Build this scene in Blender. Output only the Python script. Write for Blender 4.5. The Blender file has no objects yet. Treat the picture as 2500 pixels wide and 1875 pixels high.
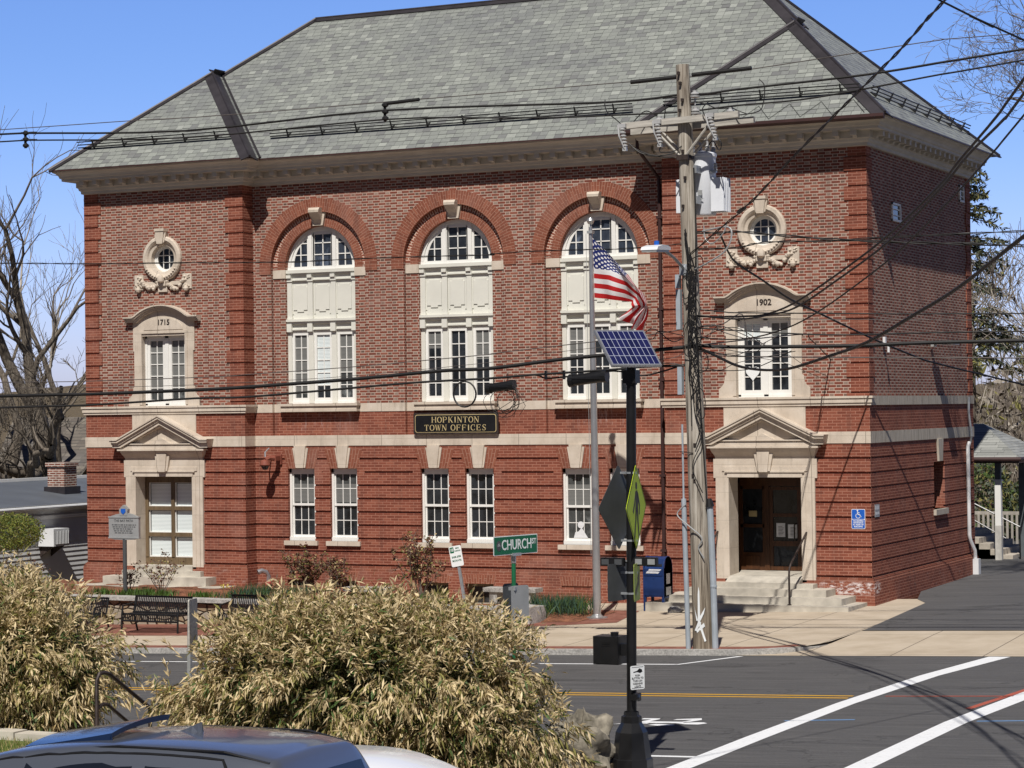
import bpy, math, random
import numpy as np
from mathutils import Vector, Matrix

random.seed(7)
SC = bpy.context.scene
COL = SC.collection
R = math.radians
ORG = {}

# ---------------------------------------------------------------- mesh builder
class MB:
    """Collects polygons (world metres) with a material slot and metric UVs."""
    def __init__(self):
        self.v = []; self.f = []; self.m = []; self.uv = []
    def poly(self, pts, mat=0, uv=None):
        b = len(self.v)
        pts = [tuple(map(float, p)) for p in pts]
        self.v += pts
        self.f.append(tuple(range(b, b + len(pts))))
        self.m.append(mat)
        if uv is None:
            n = Vector((0, 0, 0))
            for i in range(len(pts)):
                p, q = pts[i], pts[(i + 1) % len(pts)]
                n += Vector(((p[1]-q[1])*(p[2]+q[2]), (p[2]-q[2])*(p[0]+q[0]), (p[0]-q[0])*(p[1]+q[1])))
            ax, ay, az = abs(n.x), abs(n.y), abs(n.z)
            if ay >= ax and ay >= az: uv = [(p[0], p[2]) for p in pts]
            elif ax >= az: uv = [(p[1], p[2]) for p in pts]
            else: uv = [(p[0], p[1]) for p in pts]
        self.uv += list(uv)
    def box(self, x0, x1, y0, y1, z0, z1, mat=0, T=None, skip=''):
        if x0 > x1: x0, x1 = x1, x0
        if y0 > y1: y0, y1 = y1, y0
        if z0 > z1: z0, z1 = z1, z0
        c = [(x0,y0,z0),(x1,y0,z0),(x1,y1,z0),(x0,y1,z0),(x0,y0,z1),(x1,y0,z1),(x1,y1,z1),(x0,y1,z1)]
        if T is not None: c = [tuple(T @ Vector(p)) for p in c]
        for k, q in (('b',(0,3,2,1)),('t',(4,5,6,7)),('f',(0,1,5,4)),('k',(2,3,7,6)),('l',(3,0,4,7)),('r',(1,2,6,5))):
            if k in skip: continue
            self.poly([c[i] for i in q], mat)
    def prism(self, pts, d, mat=0, caps=True):
        """pts: 3-D outline, extruded by vector d."""
        d = Vector(d); a = [Vector(p) for p in pts]; b = [p + d for p in a]
        n = len(a)
        if caps:
            self.poly(a[::-1], mat); self.poly(b, mat)
        for i in range(n):
            j = (i + 1) % n
            self.poly([a[i], a[j], b[j], b[i]], mat)
    def xz(self, pts, y0, y1, mat=0):
        """outline in x,z (counter-clockwise seen from the street) from y0 (front) back to y1."""
        self.prism([(p[0], y1, p[1]) for p in pts], (0, y0 - y1, 0), mat)
    def tube(self, pts, r, n=8, mat=0, caps=True):
        pts = [Vector(p) for p in pts]
        k = len(pts)
        rs = list(r) if isinstance(r, (list, tuple)) else [r] * k
        prev = None; rings = []
        for i in range(k):
            t = (pts[min(i+1, k-1)] - pts[max(i-1, 0)])
            if t.length < 1e-9: t = Vector((0, 0, 1))
            t.normalize()
            if prev is None:
                a = Vector((0, 0, 1)) if abs(t.z) < .9 else Vector((1, 0, 0))
                u = t.cross(a).normalized()
            else:
                u = prev - t * prev.dot(t)
                if u.length < 1e-6: u = t.orthogonal()
                u.normalize()
            prev = u; w = t.cross(u)
            rings.append([pts[i] + (u*math.cos(2*math.pi*j/n) + w*math.sin(2*math.pi*j/n))*rs[i] for j in range(n)])
        L = 0
        for i in range(k-1):
            dl = (pts[i+1]-pts[i]).length
            for j in range(n):
                j2 = (j+1) % n
                ua, ub = 2*math.pi*rs[i]*j/n, 2*math.pi*rs[i]*(j+1)/n
                self.poly([rings[i][j], rings[i][j2], rings[i+1][j2], rings[i+1][j]], mat, [(ua,L),(ub,L),(ub,L+dl),(ua,L+dl)])
            L += dl
        if caps:
            self.poly(rings[0][::-1], mat); self.poly(rings[-1], mat)
    def lathe(self, prof, c, n=16, mat=0, axis='z'):
        """prof: (radius, height) from bottom to top around a vertical axis through c."""
        c = Vector(c)
        def P(rr, h, a):
            if axis == 'z': return c + Vector((rr*math.cos(a), rr*math.sin(a), h))
            if axis == 'x': return c + Vector((h, rr*math.cos(a), rr*math.sin(a)))
            return c + Vector((rr*math.sin(a), h, rr*math.cos(a)))
        for i in range(len(prof)-1):
            (r0,h0),(r1,h1) = prof[i], prof[i+1]
            for j in range(n):
                a, b = 2*math.pi*j/n, 2*math.pi*(j+1)/n
                p = [P(r0,h0,a), P(r0,h0,b), P(r1,h1,b), P(r1,h1,a)]
                if r0 < 1e-6: p = [p[0], p[2], p[3]]
                elif r1 < 1e-6: p = [p[0], p[1], p[2]]
                self.poly(p, mat)
        if prof[0][0] > 1e-6: self.poly([P(prof[0][0], prof[0][1], 2*math.pi*j/n) for j in range(n)][::-1], mat)
        if prof[-1][0] > 1e-6: self.poly([P(prof[-1][0], prof[-1][1], 2*math.pi*j/n) for j in range(n)], mat)
    def strip(self, A, B, w, nrm, t=.02, mat=0):
        """flat strip A-B, width vector w, raised t along nrm."""
        A, B, w, nrm = Vector(A), Vector(B), Vector(w), Vector(nrm).normalized()
        q = [A, B, B + w, A + w]
        self.prism(q, nrm * t, mat)

def mesh(name, mb, mats, parent=None, org=None, smooth=False):
    """one mesh object; vertices are stored relative to the parent's (or own) base point."""
    if parent is not None: o0 = ORG[parent]
    elif org is not None: o0 = Vector(org)
    else:
        a = np.array(mb.v)
        o0 = Vector(((a[:,0].min()+a[:,0].max())/2, (a[:,1].min()+a[:,1].max())/2, a[:,2].min()))
    me = bpy.data.meshes.new(name)
    me.from_pydata([(p[0]-o0.x, p[1]-o0.y, p[2]-o0.z) for p in mb.v], [], mb.f)
    uvl = me.uv_layers.new(name='UVMap')
    uvl.data.foreach_set('uv', np.array(mb.uv, dtype=np.float32).ravel())
    if not isinstance(mats, (list, tuple)): mats = [mats]
    for m in mats: me.materials.append(m)
    me.polygons.foreach_set('material_index', mb.m)
    if smooth:
        import bmesh
        bm = bmesh.new(); bm.from_mesh(me)
        bmesh.ops.remove_doubles(bm, verts=bm.verts, dist=1e-5)
        for f in bm.faces: f.smooth = True
        for e in bm.edges:
            if len(e.link_faces) == 2 and e.calc_face_angle(0) > R(35): e.smooth = False
        bm.to_mesh(me); bm.free()
    me.update()
    ob = bpy.data.objects.new(name, me); COL.objects.link(ob)
    ORG[ob] = o0
    if parent is not None:
        ob.parent = parent
    else:
        ob.location = o0
    return ob

def tag(o, label=None, cat=None, group=None, kind=None):
    if label: o['label'] = label
    if cat: o['category'] = cat
    if group: o['group'] = group
    if kind: o['kind'] = kind
    return o

def thing(name, loc, label, cat, group=None):
    o = bpy.data.objects.new(name, None); COL.objects.link(o)
    o.empty_display_size = .2
    o.location = loc; ORG[o] = Vector(loc)
    return tag(o, label, cat, group)

def struct(name, mb, mats, label=None, kind='structure', smooth=False):
    o = mesh(name, mb, mats, org=(0,0,0), smooth=smooth)
    o['kind'] = kind
    if label: o['label'] = label
    return o

def copy_tree(o, parent=None):
    c = o.copy(); COL.objects.link(c)
    if parent is not None: c.parent = parent
    for ch in list(o.children): copy_tree(ch, c)
    return c

def relief(mb, us, zs, cell, tf):
    """height-field wall: cell(u,z)->(depth, material or None for a hole); tf(u,z,d)->xyz."""
    us = sorted(set(round(u, 4) for u in us)); zs = sorted(set(round(z, 4) for z in zs))
    nu, nz = len(us)-1, len(zs)-1
    C = [[cell((us[i]+us[i+1])/2, (zs[j]+zs[j+1])/2) for j in range(nz)] for i in range(nu)]
    for i in range(nu):
        j = 0
        while j < nz:
            d, m = C[i][j]
            k = j
            while k+1 < nz and C[i][k+1] == (d, m): k += 1
            if m is not None:
                u0,u1,z0,z1 = us[i],us[i+1],zs[j],zs[k+1]
                mb.poly([tf(u0,z0,d),tf(u1,z0,d),tf(u1,z1,d),tf(u0,z1,d)], m, [(u0,z0),(u1,z0),(u1,z1),(u0,z1)])
            j = k+1
    for i in range(nu):
        for j in range(nz):
            d, m = C[i][j]
            if i+1 < nu:
                d2, m2 = C[i+1][j]
                if abs(d-d2) > 1e-5:
                    mm = m if (d < d2 and m is not None) else (m2 if m2 is not None else m)
                    u = us[i+1]; z0, z1 = zs[j], zs[j+1]
                    q = [tf(u,z0,d),tf(u,z0,d2),tf(u,z1,d2),tf(u,z1,d)]
                    mb.poly(q, mm or 0, [(d,z0),(d2,z0),(d2,z1),(d,z1)])
            if j+1 < nz:
                d2, m2 = C[i][j+1]
                if abs(d-d2) > 1e-5:
                    mm = m if (d < d2 and m is not None) else (m2 if m2 is not None else m)
                    z = zs[j+1]; u0, u1 = us[i], us[i+1]
                    q = [tf(u0,z,d),tf(u1,z,d),tf(u1,z,d2),tf(u0,z,d2)]
                    mb.poly(q, mm or 0, [(u0,d),(u1,d),(u1,d2),(u0,d2)])

def quads(name, V, mats, mat_idx, parent=None, org=(0,0,0)):
    """many loose quads: V is (n,4,3)."""
    V = np.asarray(V, dtype=np.float32); n = len(V)
    o0 = ORG[parent] if parent is not None else Vector(org)
    V = V - np.array(o0, dtype=np.float32)
    me = bpy.data.meshes.new(name)
    me.vertices.add(n*4); me.loops.add(n*4); me.polygons.add(n)
    me.vertices.foreach_set('co', V.reshape(-1))
    me.loops.foreach_set('vertex_index', np.arange(n*4, dtype=np.int32))
    me.polygons.foreach_set('loop_start', np.arange(0, n*4, 4, dtype=np.int32))
    me.polygons.foreach_set('loop_total', np.full(n, 4, dtype=np.int32))
    for m in mats: me.materials.append(m)
    me.polygons.foreach_set('material_index', np.asarray(mat_idx, dtype=np.int32))
    me.update(calc_edges=True); me.validate()
    ob = bpy.data.objects.new(name, me); COL.objects.link(ob); ORG[ob] = o0
    if parent is not None: ob.parent = parent
    else: ob.location = o0
    return ob

def leaf_quads(P, D, L, W, rng, droop=0.0):
    """leaf blades: base P (n,3), direction D (n,3), length L, width W -> (n,4,3) kite quads."""
    n = len(P)
    D = D / (np.linalg.norm(D, axis=1, keepdims=True)+1e-9)
    S = np.cross(D, rng.normal(size=(n,3))); S /= (np.linalg.norm(S, axis=1, keepdims=True)+1e-9)
    L = np.broadcast_to(np.asarray(L).reshape(-1,1), (n,1)); W = np.broadcast_to(np.asarray(W).reshape(-1,1), (n,1))
    mid = P + D*L*.45
    tip = P + D*L + np.array([0,0,-1.])*droop*L
    return np.stack([P, mid + S*W*.5, tip, mid - S*W*.5], axis=1)

def text_mesh(body, size, T, mat, parent, name='lettering', extrude=.004, bold=0.0, sx=1.0, align='CENTER', space=1.0, lspace=1.0):
    """flat lettering; T maps the text plane (x right, y up, z out) into the world."""
    cu = bpy.data.curves.new(name, 'FONT')
    cu.body = body; cu.size = size; cu.extrude = extrude; cu.offset = bold
    cu.align_x = align; cu.align_y = 'CENTER'; cu.space_character = space; cu.space_line = lspace
    cu.resolution_u = 3
    tmp = bpy.data.objects.new('tmp_text', cu); COL.objects.link(tmp)
    dg = bpy.context.evaluated_depsgraph_get()
    me = bpy.data.meshes.new_from_object(tmp.evaluated_get(dg))
    bpy.data.objects.remove(tmp); bpy.data.curves.remove(cu)
    me.name = name
    me.transform(Matrix.Diagonal((sx, 1, 1, 1)))
    me.transform(T)
    o0 = ORG[parent]
    me.transform(Matrix.Translation(-o0))
    me.materials.clear(); me.materials.append(mat)
    ob = bpy.data.objects.new(name, me); COL.objects.link(ob)
    ob.parent = parent; ORG[ob] = o0
    return ob

def plane_T(o, xdir, out):
    """matrix with x along xdir, z along out, y up-ish, origin o."""
    x = Vector(xdir).normalized(); z = Vector(out).normalized(); y = z.cross(x).normalized()
    M = Matrix((x, y, z)).transposed().to_4x4(); M.translation = Vector(o)
    return M
FRONT = lambda x, y, z: plane_T((x, y, z), (1,0,0), (0,-1,0))

# ---------------------------------------------------------------- materials
class NT:
    def __init__(self, name):
        self.mat = bpy.data.materials.new(name); self.mat.use_nodes = True
        self.t = self.mat.node_tree; self.n = self.t.nodes; self.l = self.t.links
        self.n.clear()
        self.out = self.n.new('ShaderNodeOutputMaterial')
        self.b = self.n.new('ShaderNodeBsdfPrincipled')
        self.l.new(self.b.outputs[0], self.out.inputs[0])
    def inp(self, node, i, v):
        s = node.inputs[i]
        if isinstance(v, bpy.types.NodeSocket): self.l.new(v, s)
        elif isinstance(v, (tuple, list)) and len(v) == 3 and s.type == 'RGBA': s.default_value = (*v, 1)
        else: s.default_value = v
    def math(self, op, a, b=None, c=None, clamp=False):
        n = self.n.new('ShaderNodeMath'); n.operation = op; n.use_clamp = clamp
        self.inp(n, 0, a)
        if b is not None: self.inp(n, 1, b)
        if c is not None: self.inp(n, 2, c)
        return n.outputs[0]
    def mix(self, f, a, b, mode='MIX'):
        n = self.n.new('ShaderNodeMix'); n.data_type = 'RGBA'; n.blend_type = mode
        self.inp(n, 0, f); self.inp(n, 6, a); self.inp(n, 7, b)
        return n.outputs[2]
    def coord(self, kind='Object'):
        return self.n.new('ShaderNodeTexCoord').outputs[kind]
    def sep(self, v):
        n = self.n.new('ShaderNodeSeparateXYZ'); self.l.new(v, n.inputs[0]); return n.outputs
    def comb(self, x, y, z=0.0):
        n = self.n.new('ShaderNodeCombineXYZ')
        for i, s in enumerate((x, y, z)): self.inp(n, i, s)
        return n.outputs[0]
    def noise(self, vec, scale, detail=3, rough=.55, fac=True):
        n = self.n.new('ShaderNodeTexNoise'); self.l.new(vec, n.inputs['Vector'])
        n.inputs['Scale'].default_value = scale; n.inputs['Detail'].default_value = detail
        n.inputs['Roughness'].default_value = rough
        return n.outputs[0] if fac else n.outputs[1]
    def voro(self, vec, scale, feature='F1', out=0):
        n = self.n.new('ShaderNodeTexVoronoi'); n.feature = feature
        self.l.new(vec, n.inputs['Vector']); n.inputs['Scale'].default_value = scale
        return n.outputs[out]
    def white(self, vec):
        n = self.n.new('ShaderNodeTexWhiteNoise'); n.noise_dimensions = '3D'
        self.l.new(vec, n.inputs['Vector']); return n.outputs[0]
    def ramp(self, f, stops):
        n = self.n.new('ShaderNodeValToRGB'); self.l.new(f, n.inputs[0])
        e = n.color_ramp.elements
        while len(e) < len(stops): e.new(0)
        for k, (p, c) in zip(e, stops):
            k.position = p; k.color = (*c, 1) if len(c) == 3 else c
        return n.outputs[0]
    def map(self, vec, scale=(1,1,1)):
        n = self.n.new('ShaderNodeMapping'); self.l.new(vec, n.inputs[0]); n.inputs['Scale'].default_value = scale
        return n.outputs[0]
    def bump(self, h, strength=.3, dist=.01):
        n = self.n.new('ShaderNodeBump'); self.l.new(h, n.inputs['Height'])
        n.inputs['Strength'].default_value = strength; n.inputs['Distance'].default_value = dist
        self.l.new(n.outputs[0], self.b.inputs['Normal'])
    def set(self, base=None, rough=None, metal=None, spec=None):
        for k, v in (('Base Color', base), ('Roughness', rough), ('Metallic', metal), ('Specular IOR Level', spec)):
            if v is not None: self.inp(self.b, k, v)
        return self

def simple(name, col, rough=.6, metal=0.0, var=.15, scale=6.0, bump=0.0, spec=.4, stretch=(1,1,1)):
    """plain surface with soft tonal variation so that nothing is one flat colour."""
    k = NT(name)
    co = k.map(k.coord(), stretch)
    n1 = k.noise(co, scale, 4); n2 = k.noise(co, scale*.17, 2)
    f = k.math('ADD', k.math('MULTIPLY', n1, .6), k.math('MULTIPLY', n2, .4))
    dark = tuple(c*(1-var*1.6) for c in col); lite = tuple(min(1, c*(1+var*1.2)) for c in col)
    k.set(k.ramp(f, [(.3, dark), (.7, lite)]), rough, metal, spec)
    if bump: k.bump(n1, bump, .01)
    return k.mat

def smooth_step(k, x, a, b):
    n = k.n.new('ShaderNodeMapRange'); n.interpolation_type = 'SMOOTHSTEP'
    k.inp(n, 0, x); n.inputs[1].default_value = a; n.inputs[2].default_value = b
    return n.outputs[0]

def brick_mat(name, flemish, cols, mortar, headcols=None, stain=.25, joint=.011):
    k = NT(name)
    U, V, _ = k.sep(k.coord('UV'))
    H = .0681
    cv = k.math('DIVIDE', V, H); row = k.math('FLOOR', cv); fv = k.math('FRACT', cv)
    odd = k.math('MODULO', k.math('ABSOLUTE', row), 2.0)
    P = .338 if flemish else .222
    wob = k.math('MULTIPLY', k.white(k.comb(row, 3.1, 0)), .06)
    cu = k.math('ADD', k.math('ADD', k.math('DIVIDE', U, P), k.math('MULTIPLY', odd, .5)), wob)
    cell = k.math('FLOOR', cu); fu = k.math('FRACT', cu)
    jh = joint/H
    # distance to the nearest joint, metres
    dv = k.math('MULTIPLY', k.math('MINIMUM', fv, k.math('SUBTRACT', 1.0, fv)), H)
    if flemish:
        s = .662
        du = k.math('MINIMUM', fu, k.math('SUBTRACT', 1.0, fu))
        du = k.math('MULTIPLY', k.math('MINIMUM', du, k.math('ABSOLUTE', k.math('SUBTRACT', fu, s))), P)
        head = k.math('GREATER_THAN', fu, s)
    else:
        du = k.math('MULTIPLY', k.math('MINIMUM', fu, k.math('SUBTRACT', 1.0, fu)), P)
        head = None
    dj = k.math('MINIMUM', du, dv)
    body = smooth_step(k, dj, joint*.35, joint*.75)
    idv = k.comb(k.math('ADD', k.math('MULTIPLY', cell, 2.0), head if head is not None else 0.0), row, 1.7)
    rnd = k.white(idv)
    c = k.ramp(rnd, [(0.0, cols[0]), (.45, cols[1]), (.8, cols[2]), (1.0, cols[3])])
    if flemish and headcols:
        hc = k.ramp(k.white(k.comb(cell, row, 9.3)), [(0, headcols[0]), (.5, headcols[1]), (1, headcols[2])])
        c = k.mix(head, c, hc)
    ob = k.coord()
    big = k.noise(ob, .55, 4, .6); fine = k.noise(ob, 45, 2)
    c = k.mix(k.math('MULTIPLY', fine, .25), c, (.03,.015,.012))
    mcol = k.mix(k.noise(ob, 3.0, 3), tuple(x*.78 for x in mortar), mortar)
    c = k.mix(body, mcol, c)
    c = k.mix(k.math('MULTIPLY', smooth_step(k, big, .45, .75), stain), c, (.10,.055,.045))
    if flemish:
        pass
    else:
        # pale salts that leached out under the sills and at the foot of the wall
        oz = k.sep(ob)[2]
        eff = k.noise(k.map(ob, (1.2, 1.2, 3.0)), 2.2, 5, .7)
        band = k.math('MULTIPLY', smooth_step(k, oz, 1.25, .2), smooth_step(k, eff, .56, .72))
        c = k.mix(k.math('MULTIPLY', band, .45), c, (.42,.34,.30))
        ox = k.sep(ob)[0]
        strk = k.noise(k.map(ob, (4.5, 1, .8)), 2.0, 5, .75)
        for cx in (-3.93, 0.0, 3.93):
            wx = smooth_step(k, k.math('ABSOLUTE', k.math('SUBTRACT', ox, cx)), 1.05, .75)
            wz = k.math('MULTIPLY', smooth_step(k, oz, 4.05, 4.45), smooth_step(k, oz, 4.70, 4.62))
            c = k.mix(k.math('MULTIPLY', k.math('MULTIPLY', wx, wz), k.math('MULTIPLY', smooth_step(k, strk, .50, .68), .5)), c, (.62,.50,.47))
        wx = k.math('MULTIPLY', smooth_step(k, ox, 9.5, 10.0), smooth_step(k, oz, .62, .52)); wx = k.math('MULTIPLY', wx, k.math('MULTIPLY', smooth_step(k, oz, .24, .36), smooth_step(k, k.sep(ob)[1], .5, .2)))
        c = k.mix(k.math('MULTIPLY', wx, smooth_step(k, k.noise(k.map(ob, (2.5,2.5,7)), 3.0, 4, .7), .47, .60)), c, (.66,.58,.56))
    soot = k.noise(k.map(ob, (3.0, 3.0, .35)), 1.3, 5, .65)
    c = k.mix(k.math('MULTIPLY', smooth_step(k, soot, .48, .72), .32), c, (.085,.05,.042))
    c = k.mix(k.math('MULTIPLY', smooth_step(k, k.noise(ob, .9, 3), .56, .70), .22), c, (.36,.20,.16))
    k.set(c, .88, spec=.2)
    k.bump(k.math('ADD', body, k.math('MULTIPLY', fine, .4)), .5, .006)
    return k.mat

def slate_mat(name, tones, row_h=.19, wid=.27, flat=False):
    k = NT(name)
    U, V, _ = k.sep(k.coord('UV'))
    cv = k.math('DIVIDE', V, row_h); row = k.math('FLOOR', cv); fv = k.math('FRACT', cv)
    off = k.white(k.comb(row, 5.5, 2))
    warp = k.math('MULTIPLY', k.noise(k.comb(U, row, 0), 1.1, 1), .9)
    cu = k.math('ADD', k.math('ADD', k.math('DIVIDE', U, wid), off), warp)
    cell = k.math('FLOOR', cu); fu = k.math('FRACT', cu)
    rnd = k.white(k.comb(cell, row, .3)); rnd2 = k.white(k.comb(cell, row, 7.7))
    c = k.ramp(rnd, tones)
    ob = k.coord()
    c = k.mix(k.math('MULTIPLY', k.noise(ob, 14, 4), .35), c, (.055,.06,.058))
    c = k.mix(smooth_step(k, k.noise(ob, .35, 3), .45, .7), c, k.mix(.35, c, (.12,.125,.14)))
    lich = k.math('MULTIPLY', smooth_step(k, k.noise(k.map(ob, (1.2,1.2,.4)), 1.1, 5, .7), .55, .75), .28)
    c = k.mix(lich, c, (.34,.355,.31))
    edge_v = smooth_step(k, k.math('ADD', fv, k.math('MULTIPLY', k.math('SUBTRACT', rnd2, .5), .14)), .02, .16)
    eu = k.math('MULTIPLY', k.math('MINIMUM', fu, k.math('SUBTRACT', 1.0, fu)), wid)
    edge_u = smooth_step(k, eu, .002, .011)
    e = k.math('MULTIPLY', edge_v, k.math('ADD', k.math('MULTIPLY', edge_u, .55), .45))
    c = k.mix(e, (.035,.038,.036), c)  # dark joints, plus a shadow line painted along each course's lower edge
    k.set(c, .62, spec=.35)
    tilt = k.math('ADD', k.math('MULTIPLY', k.math('SUBTRACT', 1.0, fv), .55), k.math('MULTIPLY', rnd2, .5))
    k.bump(k.math('ADD', k.math('MULTIPLY', e, .6), tilt), .5, .012)
    return k.mat

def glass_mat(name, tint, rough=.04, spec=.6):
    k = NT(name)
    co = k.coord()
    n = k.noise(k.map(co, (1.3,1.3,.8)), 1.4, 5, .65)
    k.set(k.ramp(n, [(.36, tuple(c*.30 for c in tint)), (.50, tint), (.60, tuple(c*.6 for c in tint)), (.70, tuple(c*2.6 for c in tint))]), rough, 0, spec)  # noise patches in the base colour imitate reflections in the glass
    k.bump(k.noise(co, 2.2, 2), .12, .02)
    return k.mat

M = {}
def build_materials():
    M['flemish'] = brick_mat('upper_brick', True, [(.175,.048,.031),(.225,.064,.041),(.265,.082,.053),(.31,.112,.074)], (.58,.44,.36),
                             [(.12,.075,.058),(.21,.135,.105),(.36,.27,.22)], .18, .0135)
    M['brick'] = brick_mat('lower_brick', False, [(.20,.058,.036),(.245,.073,.045),(.275,.086,.053),(.32,.11,.068)], (.46,.22,.155), None, .20, .0115)
    M['voussoir'] = brick_mat('arch_brick', False, [(.215,.070,.042),(.25,.083,.05),(.28,.094,.057),(.32,.118,.072)], (.46,.25,.18), None, .1, .009)
    M['rowlock'] = brick_mat('rowlock_brick', False, [(.25,.075,.047),(.29,.088,.054),(.32,.10,.062),(.36,.125,.078)], (.80,.60,.48), None, .1, .018)
    # cut limestone, joints and weather streaks
    k = NT('limestone'); co = k.coord()
    a = k.noise(co, 2.2, 5, .6); st = k.noise(k.map(co, (6,6,.7)), 1.6, 4, .6)
    c = k.ramp(a, [(.3,(.50,.425,.345)),(.55,(.60,.52,.43)),(.75,(.65,.575,.49))])
    c = k.mix(k.math('MULTIPLY', smooth_step(k, st, .52, .78), .38), c, (.26,.225,.18))
    sx, sy, sz = k.sep(co)
    f = k.math('FRACT', k.math('DIVIDE', k.math('ADD', sx, 100.14), 1.29)); dj = k.math('MULTIPLY', k.math('MINIMUM', f, k.math('SUBTRACT', 1.0, f)), 1.29)
    c = k.mix(smooth_step(k, dj, .003, .010), (.24,.20,.16), c)
    f = k.math('FRACT', k.math('DIVIDE', sz, .655)); dj = k.math('MULTIPLY', k.math('MINIMUM', f, k.math('SUBTRACT', 1.0, f)), .655)
    c = k.mix(k.math('ADD', k.math('MULTIPLY', smooth_step(k, dj, .002, .008), .5), .5), (.30,.26,.21), c)
    grime = smooth_step(k, k.noise(k.map(co, (2.5,2.5,1.5)), 3.0, 6, .75), .52, .75)
    c = k.mix(k.math('MULTIPLY', grime, .3), c, (.33,.285,.22))
    k.set(c, .8, spec=.25); k.bump(k.noise(co, 40, 3), .15, .004); M['stone'] = k.mat
    k = NT('weathered_limestone'); co = k.coord()
    st = k.noise(k.map(co, (5,5,.8)), 2.0, 5, .65)
    k.set(k.ramp(st, [(.3,(.30,.265,.22)),(.5,(.46,.41,.34)),(.72,(.56,.505,.43))]), .85, spec=.2); M['stone_grey'] = k.mat
    M['step'] = simple('step_granite', (.50,.46,.39), .8, 0, .22, 3.5, .25)
    M['granite'] = simple('rough_granite', (.40,.385,.36), .85, 0, .35, 26, .8)
    M['fieldrock'] = simple('lichened_rock', (.24,.215,.17), .95, 0, .55, 9, 1.2)
    M['cornice'] = simple('cornice_paint', (.52,.485,.42), .65, 0, .12, 2.5, .05, stretch=(1,1,4))
    M['white'] = simple('white_paint', (.80,.79,.75), .5, 0, .05, 3.0)
    M['cream'] = simple('cream_panel_paint', (.70,.69,.62), .5, 0, .05, 2.0)
    M['metalroof'] = simple('dark_sheet_metal', (.045,.04,.045), .5, .3, .25, 3.0)
    M['gutter'] = simple('brown_gutter_paint', (.055,.026,.024), .5, 0, .2, 3.0)
    M['slate'] = slate_mat('green_grey_slate', [(0,(.17,.172,.172)),(.10,(.215,.223,.215)),(.35,(.245,.258,.24)),(.62,(.265,.28,.258)),(.88,(.285,.302,.275)),(1,(.36,.378,.345))], .172, .225)
    M['glass'] = glass_mat('dark_window_glass', (.030,.034,.040))
    M['glass2'] = glass_mat('grey_window_glass', (.075,.08,.08))
    M['glassblue'] = glass_mat('sky_window_glass', (.045,.055,.075))
    k = NT('white_blind'); z = k.sep(k.coord())[2]
    f = k.math('FRACT', k.math('MULTIPLY', z, 28.0))
    k.set(k.mix(smooth_step(k, f, .1, .5), (.36,.42,.42), (.80,.86,.86)), .35, spec=.5); M['blind'] = k.mat
    k = NT('grey_blind'); z = k.sep(k.coord())[2]
    f = k.math('FRACT', k.math('MULTIPLY', z, 30.0))
    k.set(k.mix(smooth_step(k, f, .1, .5), (.10,.105,.10), (.20,.20,.19)), .3, spec=.5); M['blindgrey'] = k.mat
    M['wooddark'] = simple('dark_varnished_wood', (.075,.030,.012), .4, 0, .35, 3, .1, stretch=(9,9,1))
    M['woodbrown'] = simple('brown_door_frame', (.15,.105,.06), .5, 0, .3, 3, .1, stretch=(9,9,1))
    M['black'] = simple('black_paint', (.012,.012,.013), .35, 0, .2, 8)
    M['blackrubber'] = simple('black_cable_sheath', (.014,.013,.013), .55, 0, .3, 10)
    M['greycable'] = simple('grey_cable', (.10,.085,.08), .6, 0, .3, 8)
    M['iron'] = simple('rusty_black_iron', (.045,.032,.028), .55, .2, .5, 14, .3)
    M['steel'] = simple('galvanised_steel', (.42,.44,.46), .45, .6, .15, 9)
    M['alu'] = simple('satin_aluminium', (.62,.62,.62), .32, .8, .08, 5)
    M['greypipe'] = simple('grey_conduit', (.36,.40,.44), .5, 0, .12, 4)
    M['signback'] = simple('dull_sign_back', (.10,.105,.11), .5, .3, .15, 4)
    M['signgrey'] = simple('bare_aluminium_sign', (.42,.43,.43), .45, .4, .1, 3)
    M['lime'] = simple('fluorescent_yellow_green', (.62,.80,.02), .4, 0, .06, 2)
    M['limepale'] = simple('faded_yellow_green', (.42,.52,.09), .45, 0, .1, 2)
    M['green'] = simple('sign_green', (.010,.125,.060), .4, 0, .08, 2)
    M['postgreen'] = simple('green_post_paint', (.015,.14,.06), .4, 0, .15, 5)
    M['signwhite'] = simple('sign_white', (.80,.82,.82), .4, 0, .04, 2)
    M['signblue'] = simple('sign_blue', (.015,.11,.50), .4, 0, .05, 2)
    M['gold'] = simple('gold_leaf', (.72,.58,.30), .35, .3, .1, 6)
    M['mailblue'] = simple('mailbox_blue', (.012,.035,.13), .38, 0, .12, 4)
    M['maillabel'] = simple('label_white', (.7,.72,.75), .4)
    k = NT('weathered_pole_wood'); co = k.coord()
    g = k.noise(k.map(co, (16,16,.55)), 1.6, 5, .65); z = k.sep(co)[2]
    big = k.noise(k.map(co, (2,2,.5)), 1.4, 3)
    c = k.ramp(g, [(.34,(.09,.075,.062)),(.5,(.36,.32,.265)),(.68,(.56,.52,.455))])
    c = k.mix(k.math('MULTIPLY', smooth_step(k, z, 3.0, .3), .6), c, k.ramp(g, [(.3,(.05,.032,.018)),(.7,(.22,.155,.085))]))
    c = k.mix(k.math('MULTIPLY', smooth_step(k, big, .5, .7), .3), c, (.2,.15,.11))
    k.set(c, .85, spec=.15); k.bump(g, .7, .02); M['pole'] = k.mat
    M['armwood'] = simple('bleached_crossarm', (.48,.45,.40), .8, 0, .25, 3, .3, stretch=(1,9,9))
    M['porcelain'] = simple('grey_porcelain', (.42,.42,.42), .25, 0, .1, 4)
    M['trafo'] = simple('light_grey_tank_paint', (.76,.78,.82), .4, 0, .06, 3)
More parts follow.
